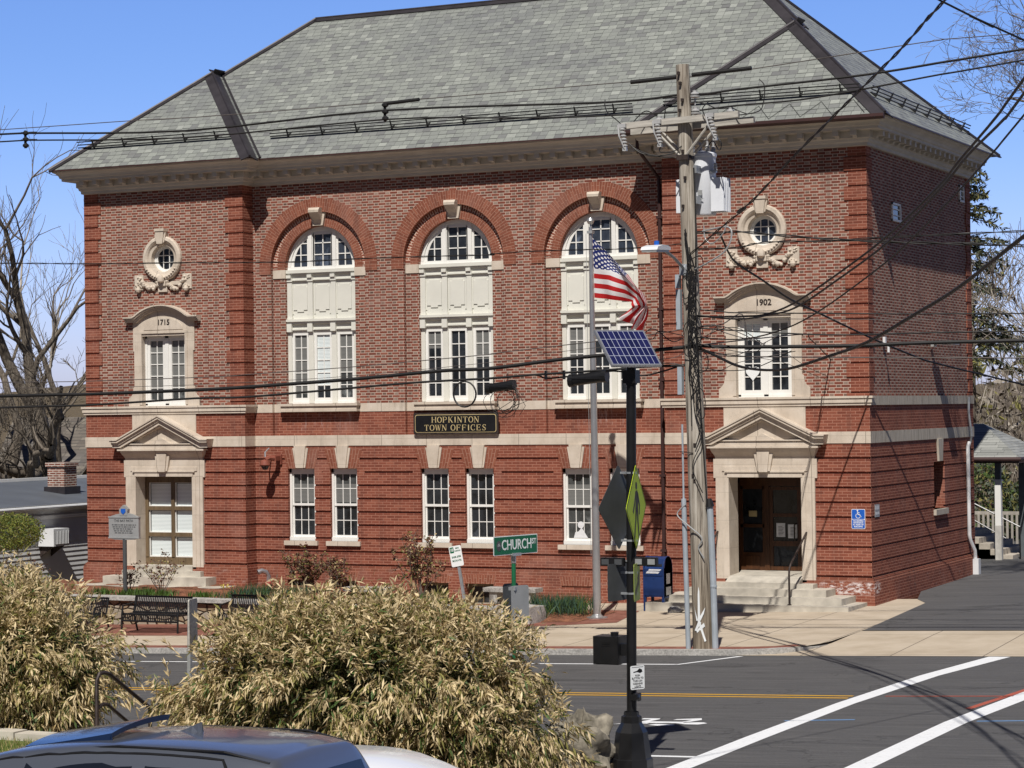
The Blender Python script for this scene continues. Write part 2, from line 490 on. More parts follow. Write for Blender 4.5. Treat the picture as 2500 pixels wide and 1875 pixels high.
    # ground surfaces
    k = NT('asphalt'); co = k.coord()
    fine = k.noise(co, 60, 3, .8); med = k.noise(co, 1.3, 4, .6); strk = k.noise(k.map(co, (.25,3.5,1)), 1.2, 4, .65)
    c = k.ramp(fine, [(.3,(.048,.048,.050)),(.5,(.084,.082,.083)),(.75,(.155,.152,.15))])
    c = k.mix(k.math('MULTIPLY', med, .35), c, (.095,.092,.09))
    c = k.mix(k.math('MULTIPLY', smooth_step(k, strk, .52, .75), .35), c, (.13,.125,.12))
    c = k.mix(k.math('MULTIPLY', smooth_step(k, k.noise(k.map(co, (.3,4,1)), .8, 3), .55, .72), .30), c, (.03,.03,.032))
    st2 = k.noise(k.map(co, (.35,9,1)), 1.5, 5, .7)
    c = k.mix(k.math('MULTIPLY', smooth_step(k, st2, .50, .66), .45), c, (.17,.165,.16))
    c = k.mix(k.math('MULTIPLY', smooth_step(k, st2, .46, .34), .40), c, (.030,.030,.032))
    cr = k.voro(k.comb(k.math('ADD', k.sep(co)[0], k.math('MULTIPLY', k.noise(co, 1.4, 4), 2.2)), k.math('ADD', k.sep(co)[1], k.math('MULTIPLY', k.noise(co, 1.1, 4, .6), 2.4)), 0), .20, 'DISTANCE_TO_EDGE')
    c = k.mix(k.math('MULTIPLY', smooth_step(k, cr, .008, .003), .40), c, (.022,.022,.022))
    oil = smooth_step(k, k.noise(k.map(co, (.5,1.2,1)), 1.0, 4, .5), .60, .72)
    c = k.mix(k.math('MULTIPLY', oil, .45), c, (.035,.034,.034))
    k.set(c, .85, spec=.3); k.bump(fine, .5, .01); M['asphalt'] = k.mat
    k = NT('concrete_walk'); co = k.coord(); x, y, z = k.sep(co)
    a = k.noise(co, 1.1, 5, .65); b = k.noise(co, 30, 3)
    c = k.ramp(a, [(.3,(.42,.345,.255)),(.55,(.51,.43,.33)),(.75,(.57,.485,.385))])
    c = k.mix(k.math('MULTIPLY', b, .25), c, (.27,.235,.19))
    def joint(axis, step, off, wd):
        f = k.math('FRACT', k.math('DIVIDE', k.math('ADD', axis, off), step))
        d = k.math('MULTIPLY', k.math('MINIMUM', f, k.math('SUBTRACT', 1.0, f)), step)
        return smooth_step(k, d, wd*.4, wd)
    j = k.math('MULTIPLY', joint(x, 1.75, .35, .016), joint(y, 2.9, .4, .016))
    c = k.mix(j, (.13,.11,.09), c)
    k.set(c, .9, spec=.2); k.bump(k.math('ADD', j, k.math('MULTIPLY', b, .3)), .3, .006); M['walk'] = k.mat
    k = NT('brick_paving'); co = k.coord(); x, y, z = k.sep(co)
    a = k.noise(co, 1.6, 4)
    cx = k.math('DIVIDE', x, .2); ry = k.math('DIVIDE', y, .1); rr = k.math('FLOOR', ry)
    cx = k.math('ADD', cx, k.math('MULTIPLY', k.math('MODULO', k.math('ABSOLUTE', rr), 2.0), .5))
    rnd = k.white(k.comb(k.math('FLOOR', cx), rr, 0))
    fx, fy = k.math('FRACT', cx), k.math('FRACT', ry)
    d = k.math('MINIMUM', k.math('MULTIPLY', k.math('MINIMUM', fx, k.math('SUBTRACT', 1.0, fx)), .2), k.math('MULTIPLY', k.math('MINIMUM', fy, k.math('SUBTRACT', 1.0, fy)), .1))
    c = k.ramp(rnd, [(0,(.15,.05,.035)),(.5,(.225,.08,.055)),(1,(.29,.125,.09))])
    c = k.mix(smooth_step(k, d, .002, .006), (.16,.10,.08), c)
    c = k.mix(k.math('MULTIPLY', a, .35), c, (.25,.13,.10))
    k.set(c, .88, spec=.2); M['paver'] = k.mat
    M['paint_white'] = None
    for nm, key, colr in (('white_road_paint','paint_white',(.78,.79,.80)), ('yellow_road_paint','paint_yellow',(.60,.33,.03)),
                          ('red_marking_paint','paint_red',(.42,.10,.06)), ('blue_marking_paint','paint_blue',(.15,.30,.55))):
        k = NT(nm); co = k.coord()
        w = k.noise(k.map(co, (1,3,1)), 9, 5, .75); fine = k.noise(co, 70, 2, .8)
        f = smooth_step(k, k.math('ADD', k.math('MULTIPLY', w, .8), k.math('MULTIPLY', fine, .35)), .40 if key == 'paint_white' else .46, .56)
        lo = k.mix(.62 if key in ('paint_white','paint_yellow') else .25, (.075,.073,.073), colr)
        k.set(k.mix(f, lo, colr), .7, spec=.3); M[key] = k.mat
    M['mulch'] = simple('bark_mulch', (.21,.085,.045), .95, 0, .55, 22, 1.0)
    k = NT('lawn'); co = k.coord()
    k.set(k.ramp(k.noise(co, 9, 5, .7), [(.3,(.06,.085,.02)),(.55,(.13,.16,.045)),(.75,(.22,.20,.09))]), .95, spec=.1); M['lawn'] = k.mat
    k = NT('leaf_litter'); co = k.coord()
    k.set(k.ramp(k.noise(co, 5, 5, .7), [(.3,(.06,.045,.03)),(.55,(.14,.11,.07)),(.75,(.22,.18,.12))]), .95, spec=.1); M['litter'] = k.mat
    # fieldstone
    k = NT('fieldstone'); co = k.map(k.coord(), (1.0,1.0,1.7))
    e = k.voro(co, 3.1, 'DISTANCE_TO_EDGE'); colr = k.voro(co, 3.1, 'F1', 1)
    h = k.sep(colr)[0]
    c = k.ramp(h, [(0,(.30,.22,.14)),(.4,(.42,.33,.22)),(.7,(.36,.32,.27)),(1,(.50,.42,.30))])
    c = k.mix(k.math('MULTIPLY', k.noise(co, 14, 4), .4), c, (.16,.12,.08))
    c = k.mix(smooth_step(k, e, .015, .06), (.05,.04,.03), c)
    k.set(c, .9, spec=.2); k.bump(smooth_step(k, e, .0, .12), 1.0, .05); M['fieldstone'] = k.mat
    # bark, foliage
    k = NT('tree_bark'); co = k.coord()
    g = k.noise(k.map(co, (5,5,1.1)), 3.2, 5, .7)
    k.set(k.ramp(g, [(.32,(.055,.045,.036)),(.5,(.155,.13,.105)),(.7,(.30,.265,.215))]), .95, spec=.1); k.bump(g, .9, .04); M['bark'] = k.mat
    k = NT('twig_bark'); co = k.coord()
    k.set(k.ramp(k.noise(co, 3, 3), [(.3,(.10,.082,.070)),(.7,(.25,.215,.185))]), .95, spec=.1); M['twig'] = k.mat
    k = NT('pale_twig_bark'); co = k.coord()
    k.set(k.ramp(k.noise(co, 2, 3), [(.3,(.20,.175,.145)),(.7,(.45,.405,.345))]), .95, spec=.1); M['twigpale'] = k.mat
    def leaf(name, colr, tr=.25):
        k = NT(name); co = k.coord()
        c = k.ramp(k.noise(co, 4, 3), [(.3, tuple(x*.7 for x in colr)), (.7, tuple(min(1,x*1.25) for x in colr))])
        k.set(c, .55, spec=.3)
        t = k.n.new('ShaderNodeBsdfTranslucent'); k.l.new(c, t.inputs[0])
        mx = k.n.new('ShaderNodeMixShader'); mx.inputs[0].default_value = tr
        k.l.new(k.b.outputs[0], mx.inputs[1]); k.l.new(t.outputs[0], mx.inputs[2]); k.l.new(mx.outputs[0], k.out.inputs[0])
        return k.mat
    M['straw'] = leaf('straw_leaf', (.74,.60,.36)); M['tan'] = leaf('tan_leaf', (.52,.40,.21))
    M['olive'] = leaf('olive_leaf', (.27,.25,.08)); M['leafgreen'] = leaf('green_leaf', (.085,.14,.040))
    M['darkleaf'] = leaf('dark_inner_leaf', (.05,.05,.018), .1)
    M['budgreen'] = leaf('spring_leaf', (.22,.25,.05)); M['needle'] = leaf('spruce_needle', (.085,.10,.070), .1)
    M['daffodil'] = leaf('daffodil_leaf', (.06,.115,.075)); M['grassleaf'] = leaf('fresh_clump_leaf', (.085,.17,.03))
    M['rosered'] = leaf('bronze_leaf', (.15,.060,.04)); M['flower'] = leaf('yellow_petal', (.75,.62,.12))
    M['grassstuff'] = leaf('grass_blade', (.13,.19,.05))
    # vehicles
    k = NT('slate_blue_car_paint')
    k.set((.15,.165,.20), .28, .55, .5); k.b.inputs['Coat Weight'].default_value = .8; k.b.inputs['Coat Roughness'].default_value = .06
    k.bump(k.noise(k.coord(), 1.5, 2), .02, .02); M['carpaint'] = k.mat
    k = NT('dark_car_glass'); k.set((.010,.012,.018), .03, 0, .8); M['carglass'] = k.mat
    k = NT('tinted_sunroof'); k.set((.010,.026,.075), .16, 0, .6); k.b.inputs['Coat Weight'].default_value = .5; M['sunroof'] = k.mat
    k = NT('white_car_paint'); k.set((.80,.81,.82), .25, 0, .5); k.b.inputs['Coat Weight'].default_value = .6; M['carwhite'] = k.mat
    k = NT('black_car_paint'); k.set((.012,.012,.014), .2, 0, .5); k.b.inputs['Coat Weight'].default_value = .6; M['carblack'] = k.mat
    M['tyre'] = simple('tyre_rubber', (.016,.016,.016), .8, 0, .2, 12)
    M['chrome'] = simple('bright_trim', (.6,.6,.6), .15, .95, .05, 5)
    # neighbours
    M['siding'] = simple('white_siding', (.62,.62,.62), .6, 0, .08, 2)
    M['shingle'] = slate_mat('brown_roof_shingle', [(0,(.12,.10,.085)),(.5,(.17,.145,.12)),(1,(.22,.19,.155))], .14, .5)
    M['greyshingle'] = slate_mat('grey_roof_shingle', [(0,(.24,.245,.23)),(.5,(.31,.315,.295)),(1,(.38,.385,.36))], .16, .6)
    M['membrane'] = simple('dark_grey_roofing', (.10,.11,.125), .7, 0, .15, 1.2)
    M['whiteshingle'] = slate_mat('white_wall_shingle', [(0,(.55,.54,.52)),(.5,(.66,.65,.62)),(1,(.74,.73,.70))], .13, .2)
    M['shed'] = simple('brown_shed_board', (.13,.095,.06), .85, 0, .25, 2.5, .2, stretch=(12,12,.6))
    M['teal'] = simple('teal_paint', (.03,.40,.36), .5)
    M['greyrail'] = simple('weathered_rail_wood', (.36,.33,.29), .85, 0, .2, 4, .2)
    M['slatepost'] = simple('grey_post_paint', (.10,.115,.125), .5, 0, .15, 4)
    M['stonepost'] = simple('bare_post_primer', (.50,.48,.44), .8, 0, .2, 6)
    M['redshutter'] = simple('dark_red_shutter', (.12,.03,.025), .6)
    M['whiteplastic'] = simple('white_plastic', (.72,.73,.74), .4, 0, .06, 3)
    M['solarcell'] = None
    k = NT('solar_cells'); U, V, _ = k.sep(k.coord('UV'))
    def lines(s, n, w):
        f = k.math('FRACT', k.math('MULTIPLY', s, n)); d = k.math('MINIMUM', f, k.math('SUBTRACT', 1.0, f))
        return smooth_step(k, d, w*.5, w)
    g = k.math('MULTIPLY', lines(U, 9.0, .055), lines(V, 4.0, .028))
    cell = k.white(k.comb(k.math('FLOOR', k.math('MULTIPLY', U, 9.0)), k.math('FLOOR', k.math('MULTIPLY', V, 4.0)), 0))
    k.set(k.mix(g, (.42,.45,.55), k.mix(cell, (.012,.014,.055), (.018,.020,.085))), .18, 0, .5); M['solarcell'] = k.mat
    M['redcamera'] = simple('brick_red_housing', (.24,.075,.05), .5)
    M['fdc'] = simple('silver_pipe', (.45,.46,.48), .35, .7, .15, 8)
    M['redcap'] = simple('red_cap_paint', (.45,.12,.10), .5)
    M['concrete'] = simple('pale_concrete', (.47,.42,.35), .85, 0, .2, 5, .2)
    # flag cloth: stripes and stars from the cloth's own UVs (u along the fly, v down the hoist)
    k = NT('flag_cloth'); U, V, _ = k.sep(k.coord('UV'))
    stripe = k.math('MODULO', k.math('FLOOR', k.math('MULTIPLY', V, 13.0)), 2.0)
    c = k.mix(stripe, (.50,.022,.025), (.80,.80,.82))
    can = k.math('MULTIPLY', k.math('LESS_THAN', U, .40), k.math('LESS_THAN', V, 7/13))
    su = k.math('MULTIPLY', k.math('DIVIDE', U, .40), 6.0); sv = k.math('MULTIPLY', k.math('DIVIDE', V, 7/13), 5.0)
    def dots(a, b):
        fa = k.math('SUBTRACT', k.math('FRACT', a), .5); fb = k.math('SUBTRACT', k.math('FRACT', b), .5)
        return k.math('LESS_THAN', k.math('ADD', k.math('POWER', fa, 2.0), k.math('POWER', fb, 2.0)), .045)
    st = k.math('MAXIMUM', dots(su, sv), dots(k.math('ADD', su, .5), k.math('ADD', sv, .5)))
    c = k.mix(can, c, k.mix(st, (.018,.030,.16), (.80,.80,.82)))
    k.set(c, .6, spec=.2)
    t = k.n.new('ShaderNodeBsdfTranslucent'); k.l.new(c, t.inputs[0])
    mx = k.n.new('ShaderNodeMixShader'); mx.inputs[0].default_value = .35
    k.l.new(k.b.outputs[0], mx.inputs[1]); k.l.new(t.outputs[0], mx.inputs[2]); k.l.new(mx.outputs[0], k.out.inputs[0])
    M['flag'] = k.mat
build_materials()
WIRES = [
 ('power_line', 'topmost thin wire crossing the roof behind the pole top', 'wire', 0.01, 'greycable', [[-31.6,-8.9,11.27],[-17.6,-8.9,11.13],[-14.01,-8.9,11.1],[-11.14,-8.9,11.06],[-2.06,-8.9,11.09],[-0.93,-8.9,11.09],[0.46,-8.9,11.15],[2.57,-8.9,11.3],[4.2,-8.9,11.41],[5.73,-8.9,11.41],[19.73,-8.9,11.35]]),
 ('power_line', 'upper thick line across the slate roof ending at the right edge of the photo', 'wire', 0.024, 'blackrubber', [[-31.55,-8.95,11.39],[-17.56,-8.95,11.02],[-16.85,-8.95,11.0],[-12.56,-8.95,10.78],[-7.62,-8.95,10.89],[-2.59,-8.95,10.71],[-1.01,-8.95,10.75],[-0.43,-8.95,10.73],[0.17,-8.95,10.77],[2.25,-8.95,10.84],[3.26,-8.95,10.9],[4.38,-8.95,11.0],[5.74,-8.95,11.11],[19.69,-8.95,12.28]]),
 ('power_line', 'lower thick line across the slate roof just under the upper one', 'wire', 0.018, 'blackrubber', [[-31.56,-8.95,11.11],[-17.56,-8.95,10.85],[-16.85,-8.95,10.84],[-12.56,-8.95,10.63],[-7.61,-8.95,10.7],[-5.14,-8.95,10.57],[-3.69,-8.95,10.48],[-2.28,-8.95,10.44],[-0.9,-8.95,10.41],[0.16,-8.95,10.46],[1.42,-8.95,10.48],[2.65,-8.95,10.59],[4.25,-8.95,10.77],[5.74,-8.95,10.91],[19.67,-8.95,12.29]]),
 ('telephone_cable', 'thickest black cable sagging left of the pole in front of the upper windows', 'cable', 0.042, 'blackrubber', [[-31.52,-9.1,4.98],[-17.52,-9.1,5.08],[-15.03,-9.1,5.09],[-12.3,-9.1,5.14],[-11.0,-9.1,5.18],[-8.29,-9.1,5.31],[-6.31,-9.1,5.44],[-5.14,-9.1,5.47],[-3.69,-9.1,5.61],[-2.56,-9.1,5.69],[-0.94,-9.1,5.8]]),
 ('telephone_cable', 'second black cable hung just below the thickest one left of the pole', 'cable', 0.026, 'blackrubber', [[-31.56,-9.05,4.62],[-17.56,-9.05,4.82],[-15.07,-9.05,4.85],[-12.34,-9.05,4.96],[-11.03,-9.05,4.97],[-9.11,-9.05,5.08],[-6.94,-9.05,5.21],[-5.17,-9.05,5.27],[-4.29,-9.05,5.32],[-2.59,-9.05,5.39],[-1.76,-9.05,5.44],[-0.96,-9.05,5.45]]),
 ('telephone_cable', 'drooping black cable between the two splice cases and the pole', 'cable', 0.018, 'blackrubber', [[-5.26,-8.85,5.28],[-4.3,-8.85,5.32],[-4.04,-8.85,5.25],[-3.52,-8.85,5.28],[-2.56,-8.85,5.37],[-1.98,-8.85,5.27],[-1.56,-8.85,5.33],[-1.01,-8.85,5.48]]),
 ('telephone_wire', 'thin reddish wire just above the thickest cable left of the pole', 'wire', 0.01, 'greycable', [[-31.59,-9.0,5.48],[-17.59,-9.0,5.39],[-15.1,-9.0,5.38],[-11.7,-9.0,5.42],[-11.05,-9.0,5.45],[-8.5,-9.0,5.56],[-6.96,-9.0,5.65],[-5.17,-9.0,5.76],[-5.18,-9.0,5.77],[-3.88,-9.0,5.88],[-2.88,-9.0,5.96],[-1.77,-9.0,6.06],[-0.97,-9.0,6.16]]),
 ('telephone_wire', 'hair thin wire across the sills of the arched windows', 'wire', 0.006, 'greycable', [[-31.6,-9.0,5.36],[-17.6,-9.0,5.26],[-13.71,-9.0,5.24],[-11.06,-9.0,5.28],[-8.19,-9.0,5.39],[-4.88,-9.0,5.62],[-4.02,-9.0,5.74],[-2.32,-9.0,5.88],[-0.98,-9.0,5.97]]),
 ('service_wire', 'thin twisted wire crossing the lunettes of the three arched windows', 'wire', 0.012, 'blackrubber', [[-31.55,-9.0,8.66],[-17.56,-9.0,8.09],[-15.06,-9.0,7.98],[-12.66,-9.0,7.91],[-10.0,-9.0,7.82],[-9.22,-9.0,7.82],[-7.97,-9.0,7.82],[-6.33,-9.0,7.8],[-5.14,-9.0,7.78],[-5.16,-9.0,7.8],[-4.28,-9.0,7.81],[-3.14,-9.0,7.8],[-2.44,-9.0,7.78],[-1.55,-9.0,7.8],[-0.98,-9.0,7.83]]),
 ('telephone_cable', 'thickest black cable right of the pole with a frosted upper edge', 'cable', 0.04, 'blackrubber', [[-0.91,-9.1,5.82],[-0.59,-9.1,5.82],[0.15,-9.1,5.78],[2.48,-9.1,5.75],[3.73,-9.1,5.77],[5.69,-9.1,5.77],[19.69,-9.1,5.75]]),
 ('telephone_cable', 'black cable just below the window heart right of the pole', 'cable', 0.014, 'greycable', [[-0.93,-9.05,5.87],[-0.66,-9.05,5.76],[-0.13,-9.05,5.64],[0.13,-9.05,5.6],[2.46,-9.05,5.53],[5.68,-9.05,5.45],[19.67,-9.05,5.08]]),
 ('telephone_cable', 'cable crossing the top of the heart window right of the pole', 'cable', 0.016, 'blackrubber', [[-0.92,-9.0,6.19],[-0.14,-9.0,6.12],[0.12,-9.0,6.1],[1.94,-9.0,5.97],[3.7,-9.0,5.96],[5.67,-9.0,5.94],[19.67,-9.0,5.75]]),
 ('service_wire', 'straight dark wire across the lintel of the 1902 window', 'wire', 0.014, 'blackrubber', [[-0.9,-8.9,6.56],[-0.17,-8.9,6.47],[0.08,-8.9,6.45],[1.66,-8.9,6.39],[3.68,-8.9,6.32],[5.65,-8.9,6.27],[19.65,-8.9,5.87]]),
 ('service_wire', 'faint pale wire just under the dark wire at the 1902 lintel', 'wire', 0.007, 'greycable', [[-0.87,-8.9,6.45],[0.08,-8.9,6.35],[1.91,-8.9,6.27],[4.66,-8.9,6.18],[5.65,-8.9,6.15],[19.65,-8.9,5.75]]),
 ('service_cable', 'twisted cable crossing the round window and running off right', 'cable', 0.02, 'blackrubber', [[-0.82,-8.9,8.05],[-0.26,-8.9,8.01],[0.11,-8.9,8.02],[0.9,-8.9,7.92],[2.19,-8.9,7.77],[3.4,-8.9,7.67],[4.92,-8.9,7.57],[5.67,-8.9,7.51],[19.63,-8.9,6.43]]),
 ('service_cable', 'thinner twisted cable under the round window rising to the right edge', 'cable', 0.015, 'blackrubber', [[-0.8,-8.9,7.72],[0.1,-8.9,7.71],[0.45,-8.9,7.77],[0.97,-8.9,7.79],[1.93,-8.9,7.76],[3.08,-8.9,7.78],[4.68,-8.9,7.78],[5.68,-8.9,7.78],[19.68,-8.9,7.72]]),
 ('service_cable', 'thick cable falling from the round window past the 1902 hood to the lower right', 'cable', 0.022, 'blackrubber', [[-0.24,-8.9,7.97],[-0.39,-8.04,7.67],[-0.43,-7.44,7.49],[-0.36,-6.12,7.21],[-0.27,-4.78,6.89],[-0.07,-3.29,6.61],[0.34,-0.76,6.11],[0.76,1.22,5.73],[0.98,2.1,5.59],[2.13,6.0,5.08],[6.09,19.32,3.36]]),
 ('service_wire', 'cable dropping from the pole to the rear corner of the side wall', 'wire', 0.013, 'blackrubber', [[-0.72,-8.9,5.84],[-0.81,-2.52,6.2],[-0.8,-1.82,6.12],[-0.92,0.03,5.69],[-1.0,2.05,5.2],[-0.87,4.28,4.86],[-0.59,6.76,4.69],[-0.36,8.32,4.7],[-0.23,9.15,4.77]]),
 ('service_wire', 'upper hair thin wire dropping to the rear corner of the side wall', 'wire', 0.006, 'greycable', [[-0.72,-8.9,5.61],[-0.92,-3.78,5.81],[-0.99,-1.28,5.47],[-0.95,1.87,5.07],[-0.74,4.94,4.83],[-0.4,7.95,4.75],[-0.23,9.15,4.78]]),
 ('service_wire', 'lower hair thin wire dropping to the rear corner of the side wall', 'wire', 0.006, 'greycable', [[-0.72,-8.9,5.71],[-0.93,-3.75,5.61],[-0.96,-0.63,5.27],[-0.85,2.6,4.94],[-0.69,5.34,4.58],[-0.39,7.93,4.66],[-0.23,9.15,4.75]]),
 ('service_wire', 'wire sagging under the heart and climbing steeply to the right edge', 'wire', 0.026, 'blackrubber', [[-0.72,-8.9,5.79],[0.01,-9.78,5.58],[0.71,-10.65,5.39],[1.38,-11.46,5.3],[2.03,-12.26,5.27],[2.66,-13.07,5.3],[3.7,-14.47,5.44],[4.89,-16.18,5.61],[6.34,-18.52,5.94],[7.49,-20.53,6.19],[9.21,-24.0,6.6],[15.38,-36.48,8.07]]),
 ('overhead_cable', 'left cable of the pair climbing over the side wall to the upper right', 'cable', 0.017, 'blackrubber', [[-0.82,-8.9,6.4],[0.76,-10.75,6.3],[1.66,-11.86,6.27],[2.63,-13.14,6.38],[3.88,-14.98,6.66],[5.7,-17.93,7.08],[7.37,-21.06,7.5],[8.1,-22.64,7.69],[9.15,-25.02,7.9],[9.93,-27.0,8.03],[15.06,-40.0,8.87]]),
 ('overhead_cable', 'right cable of the pair climbing over the side wall to the upper right', 'cable', 0.017, 'blackrubber', [[-0.82,-8.9,6.43],[0.77,-10.79,6.25],[1.9,-12.2,6.25],[2.82,-13.43,6.32],[4.17,-15.45,6.63],[5.94,-18.39,7.03],[7.62,-21.68,7.47],[8.38,-23.35,7.66],[9.37,-25.57,7.8],[9.93,-27.0,7.88],[15.01,-40.02,8.69]]),
 ('overhead_cable', 'lone thin cable climbing over the side wall right of the pair', 'cable', 0.013, 'blackrubber', [[-0.82,-8.9,6.0],[0.69,-10.59,5.88],[1.99,-12.12,5.95],[3.26,-13.78,6.18],[5.12,-16.55,6.68],[6.23,-18.41,7.0],[7.79,-21.35,7.47],[8.66,-23.17,7.71],[9.46,-25.0,7.9],[15.05,-37.76,9.23]]),
 ('overhead_cable', 'rope like twisted cable climbing over the roof corner to the top edge', 'cable', 0.02, 'blackrubber', [[-0.96,-8.9,7.56],[-0.23,-9.82,7.77],[0.39,-10.63,7.95],[1.39,-11.95,8.2],[1.36,-12.33,8.09],[1.99,-13.18,8.23],[3.47,-15.42,8.67],[4.69,-17.36,8.95],[5.55,-18.8,9.12],[6.41,-20.31,9.25],[7.15,-21.68,9.35],[7.85,-23.08,9.44],[8.3,-24.0,9.46],[14.49,-36.55,9.86]]),
 ('overhead_cable', 'straight cable cutting the top right corner of the sky', 'cable', 0.013, 'blackrubber', [[4.6,-37.41,11.31],[8.2,-24.0,9.49],[8.49,-22.92,9.34],[8.78,-22.0,9.22],[12.86,-8.73,7.43]]),
]
# ================================================================ TOWN HALL
HALL = thing('town_hall', (-10.9, 0, 0), 'two storey red brick town hall with grey slate hipped roof and three tall arched windows', 'building')
W = 21.8; XL1 = -16.78; XR0 = -5.03; REC = .5
BAYS = (-14.83, -10.90, -6.97)
LX, RX = -19.28, -2.535             # pavilion centres
ZC0, ZC1, ZB0, ZB1, ZTOP = 3.757, 4.025, 4.627, 4.841, 10.60
RUST = [.693 + .3403*k for k in range(9)]
QLN = [4.919 + .3385*k for k in range(-0, 17)]
wall_mats = [M['brick'], M['flemish'], M['stone'], M['voussoir'], M['stone_grey']]
LOWWIN = [(b + s*.63) for b in (-14.77, -10.87, -6.95) for s in (-1, 1)]

def in_groove(z, lines, lo=.018, hi=.026):
    return any(g - lo < z < g + hi for g in lines)
def rust_z(): return [z for g in RUST for z in (g-.018, g+.026)]
def quoin_z(): return [z for g in QLN for z in (g-.016, g+.022) if z < ZTOP]
def plinth(z):
    if z < .55: return -.085
    if z < .60: return -.075
    if z < .65: return -.045
    return -.018
BASEZ = [-.8, .55, .60, .65, .675, ZC0, ZC1, ZB0, ZB0+.06, ZB1-.05, ZB1, ZTOP]

# --- pavilions (front faces)
def pav_cell(x0, x1, cx, door):
    def cell(u, z):
        if abs(u-cx) < door[0] and z < door[1]: return (.55, None)
        if z < .675: return (plinth(z), 3 if .55 < z else 0)
        if z < ZC0: return ((.05 if in_groove(z, RUST) else 0.0), 0)
        if z < ZC1: return (-.02, 2)
        if z < ZB0: return (0.0, 0)
        if z < ZB1: return ((-.05 if z < ZB0+.06 else (-.075 if z < ZB1-.05 else -.10)), 2)
        if abs(u-cx) < .695 and z < 6.77: return (.30, None)
        if abs(u-cx) < .40 and 8.34 < z < 9.14: return (.30, None)
        e = min(u-x0, x1-u); k = int((z - QLN[0]) / .3385 + 100) % 2
        if e < (.54 if k else .44): return ((.032 if in_groove(z, QLN, .016, .022) else 0.0), 0)
        return (.03, 1)
    return cell
mb = MB()
for (x0, x1, cx, dr) in ((-W, XL1, LX, (.90, 2.98)), (XR0, 0.0, RX, (.90, 2.98))):
    us = [x0, x0+.44, x0+.54, x1-.54, x1-.44, x1, cx-.9, cx+.9, cx-.695, cx+.695, cx-.4, cx+.4]
    zs = BASEZ + rust_z() + quoin_z() + QLN + [2.98, 6.77, 8.34, 9.14]
    relief(mb, us, [z for z in zs if z <= ZTOP], pav_cell(x0, x1, cx, dr), lambda u, z, d: (u, d, z))
# --- centre
def cen_cell(u, z):
    lw = min(abs(u-c) for c in LOWWIN); bay = min(abs(u-b) for b in BAYS)
    if z < .30 and z > -.25 and lw < .40: return (.30, None)
    if z < .675: return (plinth(z), 3 if .55 < z else 0)
    if z < ZC0:
        if lw < .40 and 1.30 < z < 3.17: return (.22, None)
        if in_groove(z, RUST) and not (lw < .62 and 3.0 < z < 3.2): return (.05, 0)
        return (0.0, 0)
    if z < ZC1: return (-.02, 2)
    dd = .11 if bay < 1.41 else 0.0
    if z < ZB0: return (dd, 0)
    if z < ZB1: return (dd-.012, 2)
    if bay < 1.04: return (.34, None)
    return (dd, 1)
us = [XL1, XR0]
for b in BAYS: us += [b-1.41, b+1.41, b-1.04, b+1.04]
for c in LOWWIN: us += [c-.40, c+.40, c-.62, c+.62]
ZSPR = 8.40
zs = [z for z in BASEZ if z < ZSPR] + rust_z() + [ZSPR, 1.30, 3.17, 3.0, 3.2, -.25, .30]
relief(mb, us, zs, cen_cell, lambda u, z, d: (u, REC+d, z))
# arched zone above the spring line
NA = 40
for b in BAYS:
    hx = 1.965; x0, x1 = max(b-hx, XL1), min(b+hx, XR0)
    def edge(a):
        c, s = math.cos(a), math.sin(a)
        tx = ((x1-b) if c > 0 else (x0-b)) / c if abs(c) > 1e-6 else 1e9
        tz = (ZTOP-ZSPR) / s if s > 1e-6 else 1e9
        t = min(tx, tz); return (b + c*t, ZSPR + s*t)
    corner = [math.atan2(ZTOP-ZSPR, x1-b), math.atan2(ZTOP-ZSPR, x0-b)]
    angs = sorted(set([math.pi*i/NA for i in range(NA+1)] + corner))
    def arc(r, a): return (b + r*math.cos(a), ZSPR + r*math.sin(a))
    for i in range(len(angs)-1):
        a0, a1 = angs[i], angs[i+1]
        p = [arc(1.755, a0), edge(a0), edge(a1), arc(1.755, a1)]
        mb.poly([(q[0], REC, q[1]) for q in p], 1, p)
        def ring(r0, r1, y, mat, swap=True):
            q = [arc(r0, a0), arc(r1, a0), arc(r1, a1), arc(r0, a1)]
            rm = (r0+r1)/2
            uv = [(r0, a0*rm), (r1, a0*rm), (r1, a1*rm), (r0, a1*rm)]
            mb.poly([(s[0], y, s[1]) for s in q], mat, uv)
        def sof(r, y0, y1, mat):
            q = [arc(r, a0), arc(r, a1)]
            mb.poly([(q[0][0], y0, q[0][1]), (q[0][0], y1, q[0][1]), (q[1][0], y1, q[1][1]), (q[1][0], y0, q[1][1])], mat,
                    [(y0, a0*r), (y1, a0*r), (y1, a1*r), (y0, a1*r)])
        ring(1.41, 1.755, REC-.018, 3); sof(1.755, REC-.018, REC, 3); sof(1.41, REC-.018, REC+.11, 3)
        ring(1.27, 1.41, REC+.11, 5); ring(1.04, 1.27, REC+.098, 3); sof(1.27, REC+.098, REC+.11, 3); sof(1.04, REC+.098, REC+.34, 3)
    for s in (-1, 1):
        xa, xb = sorted((b+s*1.41, b+s*1.755))
        mb.box(xa, xb, REC-.018, REC+.001, ZSPR-.17, ZSPR, 3, skip='t')
        xa, xb = sorted((b+s*1.04, b+s*1.27))
        mb.box(xa, xb, REC+.098, REC+.12, ZSPR-.06, ZSPR, 3, skip='t')
